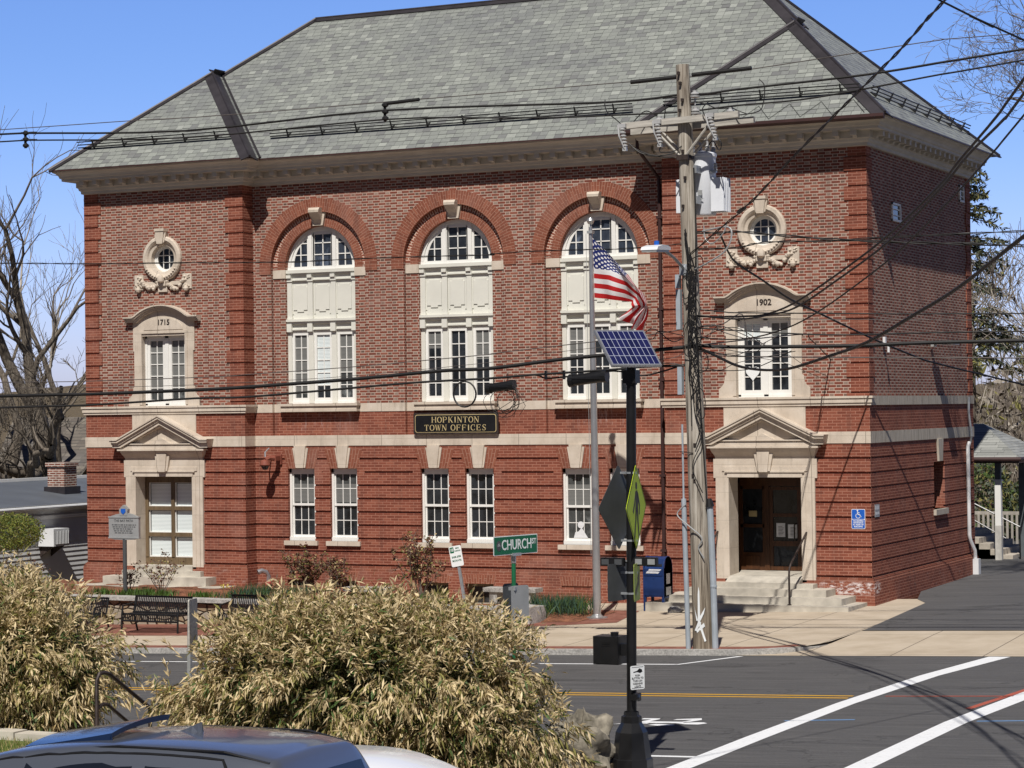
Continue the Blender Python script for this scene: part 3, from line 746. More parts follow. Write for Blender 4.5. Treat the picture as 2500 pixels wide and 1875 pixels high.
# side wall (faces the driveway)
D = 9.30
def side_cell(u, z):
    if abs(u-5.86) < .50 and 2.0 < z < 3.19: return (.40, None)
    if abs(u-2.40) < .36 and 8.98 < z < 9.42: return (.06, None)
    if abs(u-8.46) < .22 and 9.9 < z < 10.33: return (.06, None)
    if z < .675: return (plinth(z), 3 if .55 < z else 0)
    if z < ZC0: return ((.05 if in_groove(z, RUST) else 0.0), 0)
    if z < ZC1: return (-.02, 4)
    if z < ZB0: return (0.0, 0)
    if z < ZB1: return (-.03, 4)
    e = min(u, D-u); k = int((z - QLN[0]) / .3385 + 100) % 2
    if e < (.46 if k else .36): return ((.032 if in_groove(z, QLN, .016, .022) else 0.0), 0)
    return (.03, 1)
us = [0, .46, .36, D-.46, D-.36, D, 5.36, 6.36, 2.04, 2.76, 8.24, 8.68]
zs = BASEZ + rust_z() + quoin_z() + QLN + [2.0, 3.19, 8.98, 9.42, 9.9, 10.33]
relief(mb, us, [z for z in zs if z <= ZTOP], side_cell, lambda u, z, d: (-d, u, z))
# corner returns of the projecting layers
for z0, z1, d in ((-.8,.55,.085),(.55,.60,.075),(.60,.65,.045),(.65,.675,.018)):
    mb.box(-.001, d, -d, .001, z0, z1, 3 if z0 > .5 else 0)
    mb.box(-W-d, -W+.001, -d, .001, z0, z1, 3 if z0 > .5 else 0)
    mb.box(XL1-.001, XL1+d, -d, .001, z0, z1, 3 if z0 > .5 else 0)
for xx in (0, XL1):
    mb.box(xx-.001, xx+.0195, -.0195, .001, ZC0, ZC1, 2)
    for z0, z1, d in ((ZB0,ZB0+.06,.05),(ZB0+.06,ZB1-.05,.075),(ZB1-.05,ZB1,.10)):
        mb.box(xx-.001, xx+d, -d, .14 if xx == 0 else REC+.05, z0, z1, 2)
for z0, z1, d in ((ZB0,ZB0+.06,.05),(ZB0+.06,ZB1-.05,.075),(ZB1-.05,ZB1,.10)):
    mb.box(-W-d, -W+.001, -d, 1.0, z0, z1, 2); mb.box(XR0-d, XR0+.001, -d, REC, z0, z1, 2)
mb.box(-W-.02, -W+.001, -.02, 1.0, ZC0, ZC1, 2)
# return of the left pavilion
def ret_cell(u, z):
    if z < .675: return (plinth(z), 0)
    if z < ZC0: return ((.05 if in_groove(z, RUST) else 0.0), 0)
    if z < ZC1: return (-.018, 2)
    if z < ZB1: return (0.0, 0)
    return ((.032 if in_groove(z, QLN, .016, .022) else 0.0), 0)
zs = BASEZ + rust_z() + quoin_z()
relief(mb, [0, REC+.1], zs, ret_cell, lambda u, z, d: (XL1-d, u, z))
# plain faces nobody sees from the street, so the building is closed
mb.poly([(XR0,REC+.1,-.8),(XR0,0,-.8),(XR0,0,ZTOP),(XR0,REC+.1,ZTOP)], 0)
mb.poly([(-W,D,-.8),(-W,0,-.8),(-W,0,ZTOP),(-W,D,ZTOP)], 1)
mb.poly([(0,D,-.8),(-W,D,-.8),(-W,D,ZTOP),(0,D,ZTOP)], 1)
# soldier bricks fanned over the ground floor windows and over the basement windows
def fan(cx, y, z0, z1, w0, w1, n=12, inner=0.0):
    for i in range(n):
        t0, t1 = -1+2*i/n, -1+2*(i+1)/n
        q = [(cx+w0*t0, z0), (cx+w0*t1, z0), (cx+w1*t1, z1), (cx+w1*t0, z1)]
        mb.poly([(p[0], y, p[1]) for p in q], 3, [(z0, t0*w0), (z0, t1*w0), (z1, t1*w0), (z1, t0*w0)])
    for a, b2 in (((cx-w0,z0),(cx-w1,z1)), ((cx+w1,z1),(cx+w0,z0)), ((cx-w1,z1),(cx+w1,z1))):
        mb.poly([(a[0],y,a[1]),(b2[0],y,b2[1]),(b2[0],y+.03,b2[1]),(a[0],y+.03,a[1])], 3)
for c in LOWWIN:
    fan(c, REC-.006, 3.17, 3.66, .40, .56, 10)
    fan(c, REC-.090, .30, .52, .42, .47, 12)
walls = mesh('brick_wall', mb, wall_mats + [M['rowlock']], HALL)

# --- keystones, imposts, sills
def stone_part(name, fn, mat='stone', parent=HALL, smooth=False):
    k = MB(); fn(k); return mesh(name, k, M[mat], parent, smooth=smooth)
for c in LOWWIN:
    def f(k):
        k.xz([(c-.105,3.185),(c+.105,3.185),(c+.175,3.757),(c-.175,3.757)], REC-.075, REC+.02)
        k.xz([(c-.145,3.19),(c+.145,3.19),(c+.235,3.70),(c-.235,3.70)], REC-.04, REC+.02)
    stone_part('keystone', f)
    stone_part('window_sill', lambda k: (k.box(c-.50, c+.50, REC-.075, REC+.24, 1.185, 1.30)))
for b in BAYS:
    def f(k):
        yb = REC+.12
        # scrolled console: wide at the top, curling back toward the foot
        prof = [(REC-.16, 9.90), (REC-.20, 9.84), (REC-.20, 9.78), (REC-.12, 9.70), (REC-.02, 9.60), (REC+.03, 9.50), (REC+.03, 9.45)]
        for i in range(len(prof)-1):
            (ya, za), (yc, zc) = prof[i], prof[i+1]
            wa = .105 + .06*(za-9.45)/.45; wc = .105 + .06*(zc-9.45)/.45
            k.poly([(b-wa,ya,za),(b+wa,ya,za),(b+wc,yc,zc),(b-wc,yc,zc)][::-1])
            for s in (-1, 1):
                k.poly([(b+s*wa,ya,za),(b+s*wa,yb,za),(b+s*wc,yb,zc),(b+s*wc,yc,zc)][::s])
        k.poly([(b-.165,REC-.16,9.90),(b+.165,REC-.16,9.90),(b+.165,yb,9.90),(b-.165,yb,9.90)])
        k.xz([(b+.10,9.45),(b+.15,9.45),(b+.235,9.86),(b+.16,9.86)], REC+.02, yb)
        k.xz([(b-.15,9.45),(b-.10,9.45),(b-.16,9.86),(b-.235,9.86)], REC+.02, yb)
    stone_part('keystone', f)
    for s in (-1, 1):
        xa, xb = sorted((b+s*1.034, b+s*1.404))
        stone_part('impost_block', lambda k: k.box(xa, xb, REC+.085, REC+.34, 8.12, 8.34))
    def f(k):
        k.box(b-1.17, b+1.17, REC-.10, REC+.40, 4.785, 4.85); k.box(b-1.13, b+1.13, REC-.06, REC+.16, 4.70, 4.785)
        k.box(b-1.15, b+1.15, REC-.085, REC+.16, 4.64, 4.70)
    stone_part('window_sill', f)

# --- arched windows
def arched_window(b, panes):
    y = REC+.11+.13
    F = MB()
    zb = 8.33
    n = 28
    for i in range(n):                                   # curved head frame
        a0, a1 = math.pi*i/n, math.pi*(i+1)/n
        for r0, r1, ya in ((.955, 1.04, y), (.875, .955, y+.03)):
            q = [(b+r*math.cos(a), 8.40+r*math.sin(a)) for r, a in ((r0,a0),(r1,a0),(r1,a1),(r0,a1))]
            if r0 < .9: q = [(max(min(p[0], b+1), b-1), p[1]) for p in q]
            F.xz(q, ya, ya+.06)
    F.box(b-1.04, b+1.04, y-.01, y+.07, zb, zb+.085)     # bottom rail
    for s in (-1, 1):
        F.box(b+s*.36-.055, b+s*.36+.055, y-.02, y+.06, zb, 8.40+.955)
        F.box(b+s*.36-.105, b+s*.36+.105, y+.02, y+.065, zb, 8.40+.90)
        F.box(b+s*1.0-.04, b+s*1.0+.04, y, y+.06, zb, 8.42)
    def muntin(x0, x1, z0, z1): F.box(x0, x1, y+.035, y+.062, z0, z1)
    muntin(b-.013, b+.013, zb+.08, 9.30)
    for h in (8.72, 9.02):
        xe = math.sqrt(.90**2-(h-8.40)**2)
        muntin(b-.27, b+.27, h-.013, h+.013)
        for s in (-1, 1):
            xa, xb = sorted((b+s*.45, b+s*xe)); F.box(xa, xb, y+.035, y+.061, h-.013, h+.013)
    for s in (-1, 1):
        F.box(b+s*.665-.013, b+s*.665+.013, y+.034, y+.063, zb+.08, 8.40+math.sqrt(.9**2-.665**2))
        F.box(b+s*.27-.02, b+s*.27+.02, y+.02, y+.064, zb+.08, 8.40+math.sqrt(.9**2-.27**2))
    F.box(b-.27, b+.27, y+.02, y+.064, 9.24, 9.29)
    win = mesh('arched_window', F, M['white'], HALL)
    G = MB()
    G.poly([(b+.96*math.cos(math.pi*i/24), y+.055, 8.40+.96*math.sin(math.pi*i/24)) for i in range(25)])
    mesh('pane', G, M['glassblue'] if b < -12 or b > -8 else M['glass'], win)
    # spandrel panels
    P = MB()
    P.box(b-1.04, b+1.04, y-.12, y+.05, 8.245, 8.33); P.box(b-1.04, b+1.04, y-.08, y+.05, 8.20, 8.245)
    P.box(b-1.04, b+1.04, y-.03, y+.05, 8.085, 8.20); P.box(b-1.04, b+1.04, y-.06, y+.05, 8.055, 8.085)
    P.box(b-1.04, b+1.04, y, y+.05, 7.04, 8.055)
    for x in (-.97, -.345, .345, .97):
        P.box(b+x-.07, b+x+.07, y-.05, y+.02, 7.10, 8.03); P.box(b+x-.085, b+x+.085, y-.075, y+.02, 8.03, 8.12)
        P.box(b+x-.085, b+x+.085, y-.065, y+.02, 7.05, 7.10); P.box(b+x-.065, b+x+.065, y-.115, y+.02, 8.12, 8.20)
    for x in (-.66, 0, .66):                              # eared raised fields
        c = b+x
        P.xz([(c-.10,7.24),(c+.10,7.24),(c+.10,7.29),(c+.205,7.29),(c+.205,7.88),(c+.15,7.88),(c+.15,7.93),(c-.15,7.93),(c-.15,7.88),(c-.205,7.88),(c-.205,7.29),(c-.10,7.29)], y-.022, y+.01)
        P.box(c-.255, c-.21, y-.018, y+.01, 7.18, 7.97); P.box(c+.21, c+.255, y-.018, y+.01, 7.18, 7.97)
    mesh('spandrel_panel', P, M['cream'], win)
    # entablature over the casements
    E = MB()
    E.box(b-1.04, b+1.04, y-.13, y+.05, 6.985, 7.045); E.box(b-1.04, b+1.04, y-.09, y+.05, 6.93, 6.985)
    E.box(b-1.04, b+1.04, y-.02, y+.05, 6.80, 6.93); E.box(b-1.04, b+1.04, y-.05, y+.05, 6.765, 6.80)
    for x in (-.97, -.345, .345, .97): E.box(b+x-.075, b+x+.075, y-.10, y+.04, 6.72, 6.93)
    mesh('window_cornice', E, M['cream'], win)
    # casements
    Cw = MB()
    z0, z1 = 4.86, 6.72
    for x in (-.345, .345): Cw.box(b+x-.075, b+x+.075, y-.03, y+.05, z0, z1, 1)
    for x in (-.985, .985): Cw.box(b+x-.055, b+x+.055, y-.03, y+.05, z0, z1, 1)
    Cw.box(b-1.04, b+1.04, y, y+.06, z1-.03, z1+.05, 1)
    Cw.box(b-1.04, b+1.04, y-.02, y+.06, z0-.01, z0+.05)
    G = MB(); Bls = []
    for ci, (xa, xb) in enumerate(((-.93,-.42),(-.27,.27),(.42,.93))):
        xa += b; xb += b
        for q in ((xa, xa+.075), (xb-.075, xb)): Cw.box(q[0], q[1], y+.005, y+.06, z0+.03, z1-.01)
        Cw.box(xa, xb, y+.004, y+.061, z1-.09, z1-.005); Cw.box(xa, xb, y+.004, y+.061, z0+.03, z0+.14)
        xm = (xa+xb)/2
        Cw.box(xm-.012, xm+.012, y+.03, y+.058, z0+.13, z1-.08)
        for j in range(1, 5):
            h = z0+.14 + (z1-.09-z0-.14)*j/5
            Cw.box(xa+.07, xb-.07, y+.031, y+.057, h-.012, h+.012)
        G.poly([(xa+.05,y+.05,z0+.1),(xb-.05,y+.05,z0+.1),(xb-.05,y+.05,z1-.05),(xa+.05,y+.05,z1-.05)], panes[ci][0])
        if panes[ci][1]:
            t, bm_ = panes[ci][1], panes[ci][2]
            Bl = MB(); Bl.poly([(xa+.05,y+.047,bm_),(xb-.05,y+.047,bm_),(xb-.05,y+.047,z1-.06),(xa+.05,y+.047,z1-.06)]); Bls.append((Bl, 'blind' if t == 'w' else 'blindgrey'))
    cs = mesh('casement_frame', Cw, [M['white'], M['cream']], win)
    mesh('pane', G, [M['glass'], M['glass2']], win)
    for Bl, bm in Bls: mesh('blind', Bl, M[bm], win)
arched_window(BAYS[0], [(1,'g',5.1),(0,'w',5.3),(1,'g',5.65)])
arched_window(BAYS[1], [(0,'g',6.2),(0,None,0),(0,'g',5.9)])
arched_window(BAYS[2], [(0,'g',5.9),(0,'g',6.3),(0,'g',6.2)])

# --- ground floor sash windows
def sash_window(c, kind):
    y = REC+.10
    F = MB()
    for s in (-1, 1): F.box(c+s*.37-.03, c+s*.37+.03, y, y+.10, 1.30, 3.17)
    F.box(c-.40, c+.40, y, y+.10, 3.06, 3.17); F.box(c-.40, c+.40, y-.03, y+.12, 1.30, 1.40)
    for s in (-1, 1):
        F.box(c+s*.325-.022, c+s*.325+.022, y+.035, y+.085, 2.22, 3.06); F.box(c+s*.325-.022, c+s*.325+.022, y+.055, y+.105, 1.40, 2.24)
    F.box(c-.34, c+.34, y+.03, y+.086, 2.205, 2.265); F.box(c-.34, c+.34, y+.036, y+.084, 3.02, 3.07)
    F.box(c-.34, c+.34, y+.052, y+.104, 1.39, 1.45)
    for s in (-1, 1): F.box(c+s*.105-.010, c+s*.105+.010, y+.055, y+.075, 2.25, 3.03)
    F.box(c-.31, c+.31, y+.056, y+.074, 2.64, 2.66)
    for s in (-1, 1): F.box(c+s*.105-.010, c+s*.105+.010, y+.075, y+.095, 1.44, 2.21)
    F.box(c-.31, c+.31, y+.076, y+.094, 1.82, 1.84)
    w = mesh('sash_window', F, M['white'], HALL)
    G = MB()
    G.poly([(c-.31,y+.068,2.25),(c+.31,y+.068,2.25),(c+.31,y+.068,3.04),(c-.31,y+.068,3.04)], 1 if kind else 0)
    G.poly([(c-.31,y+.088,1.43),(c+.31,y+.088,1.43),(c+.31,y+.088,2.22),(c-.31,y+.088,2.22)], 0 if kind < 2 else 1)
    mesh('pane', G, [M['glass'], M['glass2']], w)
    if kind in (1, 2):
        B = MB(); zt = 3.02
        B.poly([(c-.30,y+.066,2.30 if kind == 1 else 2.28),(c+.30,y+.066,2.30 if kind == 1 else 2.28),(c+.30,y+.066,zt-.25),(c-.30,y+.066,zt-.25)])
        mesh('blind', B, M['blindgrey'], w)
    if c > -8 and c < -7:
        H = MB()
        for sx in (-.02,):
            H.lathe([(0,-.004),(.085,0),(.085,.004),(0,.006)], (c+.03, y+.05, 1.78), 16, axis='y')
        H.xz([(c-.16,1.46),(c+.22,1.46),(c+.14,1.58),(c+.05,1.72),(c-.03,1.62),(c-.12,1.60)], y+.046, y+.05)
        mesh('window_cutout', H, M['whiteplastic'], w)
for i, c in enumerate(LOWWIN): sash_window(c, (1, 1, 0, 0, 2, 1)[i])
for i, c in enumerate(LOWWIN[:4]):
    F = MB(); y = REC+.12
    F.box(c-.40, c+.40, y, y+.08, .22, .30); F.box(c-.40, c-.34, y, y+.08, -.3, .22); F.box(c+.34, c+.40, y, y+.08, -.3, .22)
    F.box(c-.34, c-.30, y+.02, y+.07, -.3, .22); F.box(c-.015, c+.015, y+.03, y+.06, -.3, .22); F.box(c+.16, c+.18, y+.03, y+.06, -.3, .22)
    w = mesh('basement_window', F, M['woodbrown'], HALL)
    G = MB(); G.poly([(c-.36,y+.06,-.3),(c+.36,y+.06,-.3),(c+.36,y+.06,.24),(c-.36,y+.06,.24)])
    mesh('pane', G, M['glass'], w)
for c in LOWWIN[4:]:
    B = MB(); B.box(c-.40, c+.40, REC-.06, REC+.2, -.3, .30)
    mesh('bricked_up_opening', B, M['brick'], HALL)

# --- pavilion windows with hooded stone surrounds, oval windows, doors
def hood_curve(cx, o):
    """(x,z) points of the eyebrow hood, offset inward by o."""
    pts = []
    hw = 1.165; z0 = 7.215 - o
    pts.append((cx-hw+o*.0, z0)); pts.append((cx-.88, z0))
    R0 = 1.36 - o; cz = 7.52 - 1.36
    a = math.acos(min(1, .80/R0))
    for i in range(17):
        t = math.pi - a - (math.pi-2*a)*i/16
        x, z = cx + R0*math.cos(t), cz + R0*math.sin(t)
        pts.append((x, max(z, z0)))
    pts.append((cx+.88, z0)); pts.append((cx+hw, z0))
    return pts
def pavilion_bay(cx, date, panes, heart):
    S = MB()
    y = .03
    def band(o0, o1, yf, m=0):
        a, c = hood_curve(cx, o0), hood_curve(cx, o1)
        for i in range(len(a)-1):
            S.xz([c[i], c[i+1], a[i+1], a[i]], yf, y, m)
    band(0, .035, -.20); band(.035, .075, -.165); band(.075, .115, -.12); band(.115, .15, -.085)
    # tympanum and jambs
    c = hood_curve(cx, .14)
    inner = [(p[0], p[1]) for p in c if abs(p[0]-cx) < .93]
    S.xz([(cx-.93,6.77),(cx+.93,6.77)] + [(cx+.93, inner[-1][1])] + inner[::-1] + [(cx-.93, inner[0][1])], -.012, .03)
    S.xz([(cx-.62,6.86)] + [(cx+.62*math.cos(math.pi*(1-i/14)), 6.86+.30*math.sin(math.pi*i/14)) for i in range(1,14)][::-1][:0] + [(cx+.62,6.86)] +
         [(cx+.62*math.cos(math.pi*i/14), 6.86+.32*math.sin(math.pi*i/14)) for i in range(1,14)], -.026, .0)
    for s in (-1, 1):
        xa, xb = sorted((cx+s*.688, cx+s*.93)); S.box(xa, xb, -.012, .29, 4.841, 6.765)
        xa, xb = sorted((cx+s*.684, cx+s*.76)); S.box(xa, xb, -.03, .05, 4.88, 6.80)
        xa, xb = sorted((cx+s*.93, cx+s*.965)); S.box(xa, xb, -.006, .04, 6.30, 7.12)
        # scrolled foot
        k = [(cx+s*.93,4.841),(cx+s*1.12,4.841),(cx+s*1.12,5.05),(cx+s*1.05,5.10),(cx+s*.99,5.18),(cx+s*.97,5.34),(cx+s*.93,5.36)]
        S.xz(k if s > 0 else k[::-1], -.006, .04)
    S.box(cx-.76, cx+.76, -.034, .05, 6.765, 6.83)
    S.box(cx-.70, cx+.70, .0, .31, 6.70, 6.766)
    sur = mesh('window_surround', S, M['stone'], HALL)
    text_mesh(date, .20, FRONT(cx+.02, -.0285, 7.05), M['iron'], sur, 'date_numerals', .008, .004)
    # casement pair
    Cw = MB(); yw = .17; z0, z1 = 4.86, 6.70
    Cw.box(cx-.695, cx+.695, yw-.02, yw+.06, z0-.02, z0+.045); Cw.box(cx-.695, cx+.695, yw-.02, yw+.06, z1-.06, z1+.01)
    for s in (-1, 1): Cw.box(cx+s*.66-.035, cx+s*.66+.035, yw-.02, yw+.06, z0, z1)
    Cw.box(cx-.055, cx+.055, yw-.02, yw+.055, z0, z1)
    G = MB(); Bls = []
    for k, (xa, xb) in enumerate(((cx-.63, cx-.05), (cx+.05, cx+.63))):
        for q in ((xa, xa+.09), (xb-.09, xb)): Cw.box(q[0], q[1], yw, yw+.058, z0+.03, z1-.05)
        Cw.box(xa, xb, yw+.002, yw+.059, z1-.13, z1-.04); Cw.box(xa, xb, yw+.002, yw+.059, z0+.03, z0+.15)
        xm = (xa+xb)/2; Cw.box(xm-.012, xm+.012, yw+.025, yw+.055, z0+.14, z1-.12)
        for j in range(1, 5):
            h = z0+.15+(z1-.13-z0-.15)*j/5; Cw.box(xa+.08, xb-.08, yw+.026, yw+.054, h-.012, h+.012)
        G.poly([(xa+.06,yw+.05,z0+.1),(xb-.06,yw+.05,z0+.1),(xb-.06,yw+.05,z1-.09),(xa+.06,yw+.05,z1-.09)], panes[k][0])
        if panes[k][1]:
            Bl = MB(); Bl.poly([(xa+.07,yw+.047,panes[k][2]),(xb-.07,yw+.047,panes[k][2]),(xb-.07,yw+.047,z1-.1),(xa+.07,yw+.047,z1-.1)]); Bls.append((Bl, 'blind' if panes[k][1] == 'w' else 'blindgrey'))
    w = mesh('casement_window', Cw, M['white'], HALL)
    mesh('pane', G, [M['glass'], M['glass2']], w)
    for Bl, bm in Bls: mesh('blind', Bl, M[bm], w)
    if heart:
        Hh = MB(); hx, hz = cx-.34, 5.42
        pts = [(hx+.0115*16*math.sin(t)**3*.95, hz+.0115*(13*math.cos(t)-5*math.cos(2*t)-2*math.cos(3*t)-math.cos(4*t))*1.05) for t in [2*math.pi*i/28 for i in range(28)]]
        Hh.xz(pts[::-1], yw+.012, yw+.02)
        mesh('heart_sticker', Hh, M['signwhite'], w)
    # round window with carved surround
    S = MB(); cz = 8.74; n = 36
    prof = [(.60, .03), (.60, -.05), (.57, -.085), (.50, -.095), (.455, -.06), (.43, -.02), (.36, .0), (.345, .20)]
    for j in range(n):
        a0, a1 = 2*math.pi*j/n, 2*math.pi*(j+1)/n
        for i in range(len(prof)-1):
            (r0, ya), (r1, yb) = prof[i], prof[i+1]
            S.poly([(cx+r0*math.cos(a0),ya,cz+r0*math.sin(a0)),(cx+r1*math.cos(a0),yb,cz+r1*math.sin(a0)),(cx+r1*math.cos(a1),yb,cz+r1*math.sin(a1)),(cx+r0*math.cos(a1),ya,cz+r0*math.sin(a1))][::-1])
    S.xz([(cx-.09,9.13),(cx+.09,9.13),(cx+.135,9.46),(cx-.135,9.46)], -.15, .02); S.xz([(cx-.125,9.16),(cx+.125,9.16),(cx+.18,9.42),(cx-.18,9.42)], -.11, .02)
    S.box(cx-.15, cx+.15, -.17, .02, 9.46, 9.53)
    ring = mesh('round_window_surround', S, M['stone'], HALL)
    # garland of carved fruit and ribbons
    Gd = MB(); rnd = random.Random(3)
    for s in (-1, 1):
        xa, xb = sorted((cx+s*.62, cx+s*.90)); Gd.box(xa, xb, .0, .035, 7.93, 8.33)
        xa, xb = sorted((cx+s*.15, cx+s*.64)); Gd.box(xa, xb, .002, .034, 8.04, 8.14)
        for i in range(30):
            t = rnd.random(); x = cx+s*(.13+.55*t); z = 8.10-.15*math.sin(math.pi*t)+.16*max(0, t-.6)
            r = rnd.uniform(.035, .062)
            Gd.lathe([(0,-r),(r*.75,-r*.6),(r,0),(r*.75,r*.6),(0,r)], (x+rnd.uniform(-.02,.02), -.02, z+rnd.uniform(-.04,.04)), 7)
        for i in range(16):
            x = cx+s*rnd.uniform(.66,.86); z = rnd.uniform(7.98,8.30); r = rnd.uniform(.02,.042)
            Gd.lathe([(0,-r*1.5),(r,0),(0,r*1.5)], (x, -.005, z), 6)
        Gd.lathe([(0,-.085),(.06,-.05),(.075,0),(.05,.06),(0,.09)], (cx+s*.755, -.045, 7.93), 9)
    Gd.box(cx-.12, cx+.12, -.07, .03, 8.02, 8.26); Gd.box(cx-.14, cx+.14, -.02, .034, 7.86, 8.02)
    Gd.lathe([(0,-.11),(.09,-.06),(.10,.02),(.06,.10),(0,.13)], (cx, -.10, 8.19), 9)
    for a in range(14):
        t = math.pi*(1.18+.64*a/13); Gd.lathe([(0,-.035),(.03,0),(0,.035)], (cx+.52*math.cos(t), -.10, cz+.52*math.sin(t)), 6)
    mesh('carved_garland', Gd, M['stone'], HALL, smooth=True)
    F = MB(); yr = .15
    for j in range(n):
        a0, a1 = 2*math.pi*j/n, 2*math.pi*(j+1)/n
        for r0, r1, yy in ((.315,.36,yr-.01),(.27,.315,yr+.02)):
            q = [(cx+r*math.cos(a), cz+r*math.sin(a)) for r, a in ((r0,a0),(r1,a0),(r1,a1),(r0,a1))]
            F.xz(q, yy, yr+.06)
    for d in (-.095, .095):
        h = math.sqrt(.29**2-d*d)
        F.box(cx+d-.011, cx+d+.011, yr+.03, yr+.055, cz-h, cz+h); F.box(cx-h, cx+h, yr+.031, yr+.054, cz+d-.011, cz+d+.011)
    w = mesh('round_window', F, M['white'], HALL)
    G = MB(); G.poly([(cx+.31*math.cos(2*math.pi*i/32), yr+.05, cz+.31*math.sin(2*math.pi*i/32)) for i in range(32)])
    mesh('pane', G, M['glassblue'] if heart else M['glass'], w)
pavilion_bay(LX, '1715', [(1,'g',5.2),(1,'g',5.3)], False)
pavilion_bay(RX, '1902', [(0,'w',6.18),(0,'g',6.3)], True)

def doorcase(cx):
    S = MB()
    # jambs and head
    for s in (-1, 1):
        xa, xb = sorted((cx+s*.893, cx+s*1.215)); S.box(xa, xb, -.06, .56, .40, 2.98)
        xa, xb = sorted((cx+s*.889, cx+s*1.0)); S.box(xa, xb, -.075, .10, .42, 2.97)
        xa, xb = sorted((cx+s*1.215, cx+s*1.27)); S.box(xa, xb, -.055, .0, 2.96, 3.42)
    S.box(cx-1.215, cx+1.215, -.06, .56, 2.976, 3.42)
    S.box(cx-.92, cx+.92, -.085, .05, 2.975, 3.09); S.box(cx-.98, cx+.98, -.11, .05, 3.09, 3.12); S.box(cx-1.05, cx+1.05, -.082, .05, 3.12, 3.22)
    # bed mould curving out under the cornice
    prof = [(-.062,3.42),(-.075,3.47),(-.11,3.52),(-.155,3.57),(-.185,3.62),(-.20,3.66)]
    for i in range(len(prof)-1):
        (ya,za),(yb,zb) = prof[i], prof[i+1]
        xa, xb = 1.22-ya*.6-.04, 1.22-yb*.6-.04
        S.poly([(cx-xa,ya,za),(cx+xa,ya,za),(cx+xb,yb,zb),(cx-xb,yb,zb)])
        for s in (-1, 1): S.poly([(cx+s*xa,ya,za),(cx+s*xa,.02,za),(cx+s*xb,.02,zb),(cx+s*xb,yb,zb)][::s])
    S.box(cx-1.36, cx+1.36, -.24, .02, 3.66, 3.70)
    S.xz([(cx-1.34,3.70),(cx+1.34,3.70),(cx+1.20,3.78),(cx-1.20,3.78)], -.20, .02)
    S.box(cx-1.20, cx+1.20, -.165, .02, 3.78, 3.825); S.box(cx-1.22, cx+1.22, -.215, .02, 3.825, 3.85)
    # broken-end raking cornice
    def rake(o0, o1, yf):
        def line(o): return [(cx-1.55+o*.25, 3.965-o), (cx-1.33+o*.35, 3.965-o), (cx, 4.60-o*1.12), (cx+1.33-o*.35, 3.965-o), (cx+1.55-o*.25, 3.965-o)]
        a, b2 = line(o0), line(o1)
        for i in range(4): S.xz([b2[i], b2[i+1], a[i+1], a[i]], yf, .02)
    rake(0, .035, -.36); rake(.035, .09, -.335); rake(.09, .15, -.285); rake(.15, .225, -.25)
    def fil(z0, z1, yf):
        t0 = (4.36-z0); 
        S.xz([(cx-1.16+z0,3.85),(cx-1.02+z0,3.85),(cx,4.30-z0*.5),(cx+1.02-z0,3.85),(cx+1.16-z0,3.85),(cx,4.37-z0*.5)], yf, .02)
    fil(0, 0, -.20)
    S.xz([(cx-1.05,3.85),(cx+1.05,3.85),(cx,4.33)], -.085, .02)
    S.xz([(cx-.30,3.85),(cx+.30,3.85),(cx,4.0)], -.19, -.08)
    # keystone with wings
    S.xz([(cx-.105,3.10),(cx+.105,3.10),(cx+.165,3.66),(cx-.165,3.66)], -.175, .0)
    S.xz([(cx-.155,3.12),(cx+.155,3.12),(cx+.245,3.60),(cx-.245,3.60)], -.135, .0)
    # plain apron up to the string course
    S.box(cx-1.005, cx+1.005, -.03, .05, ZC1, ZB0)
    return mesh('door_surround', S, M['stone'], HALL)
doorcase(LX); doorcase(RX)

# left opening: blocked doorway turned into a six-light window with blinds
F = MB(); y = .40; c = LX
F.box(c-.90, c+.90, y-.02, y+.10, 2.80, 2.98); F.box(c-.90, c+.90, y-.03, y+.10, .62, .82)
for x in (-.85, -.02, .85): F.box(c+x-.05, c+x+.05, y-.03, y+.10, .8, 2.82)
for z in (1.42, 2.12): F.box(c-.86, c+.86, y-.025, y+.09, z-.05, z+.05)
lw = mesh('former_doorway_window', F, M['woodbrown'], HALL)
G = MB(); B = MB(); T_ = MB()
for x0, x1 in ((-.79,-.08),(.04,.79)):
    for z0, z1 in ((.84,1.36),(1.48,2.06),(2.18,2.79)):
        G.poly([(c+x0-.02,y+.07,z0-.02),(c+x1+.02,y+.07,z0-.02),(c+x1+.02,y+.07,z1+.02),(c+x0-.02,y+.07,z1+.02)])
        B = MB(); B.poly([(c+x0+.03,y+.066,z0+.01),(c+x1-.01,y+.066,z0+.01),(c+x1-.01,y+.066,z1-.02),(c+x0+.03,y+.066,z1-.02)]); mesh('blind', B, M['blind'], lw)
        F2 = (c+x0-.02, c+x1+.02)
        T_.box(F2[0], F2[0]+.03, y+.02, y+.075, z0-.02, z1+.02); T_.box(F2[0], F2[1], y+.021, y+.074, z0-.02, z0+.01); T_.box(F2[0], F2[1], y+.021, y+.074, z1-.005, z1+.02)
mesh('pane', G, M['glass2'], lw); mesh('sash_trim', T_, M['white'], lw)

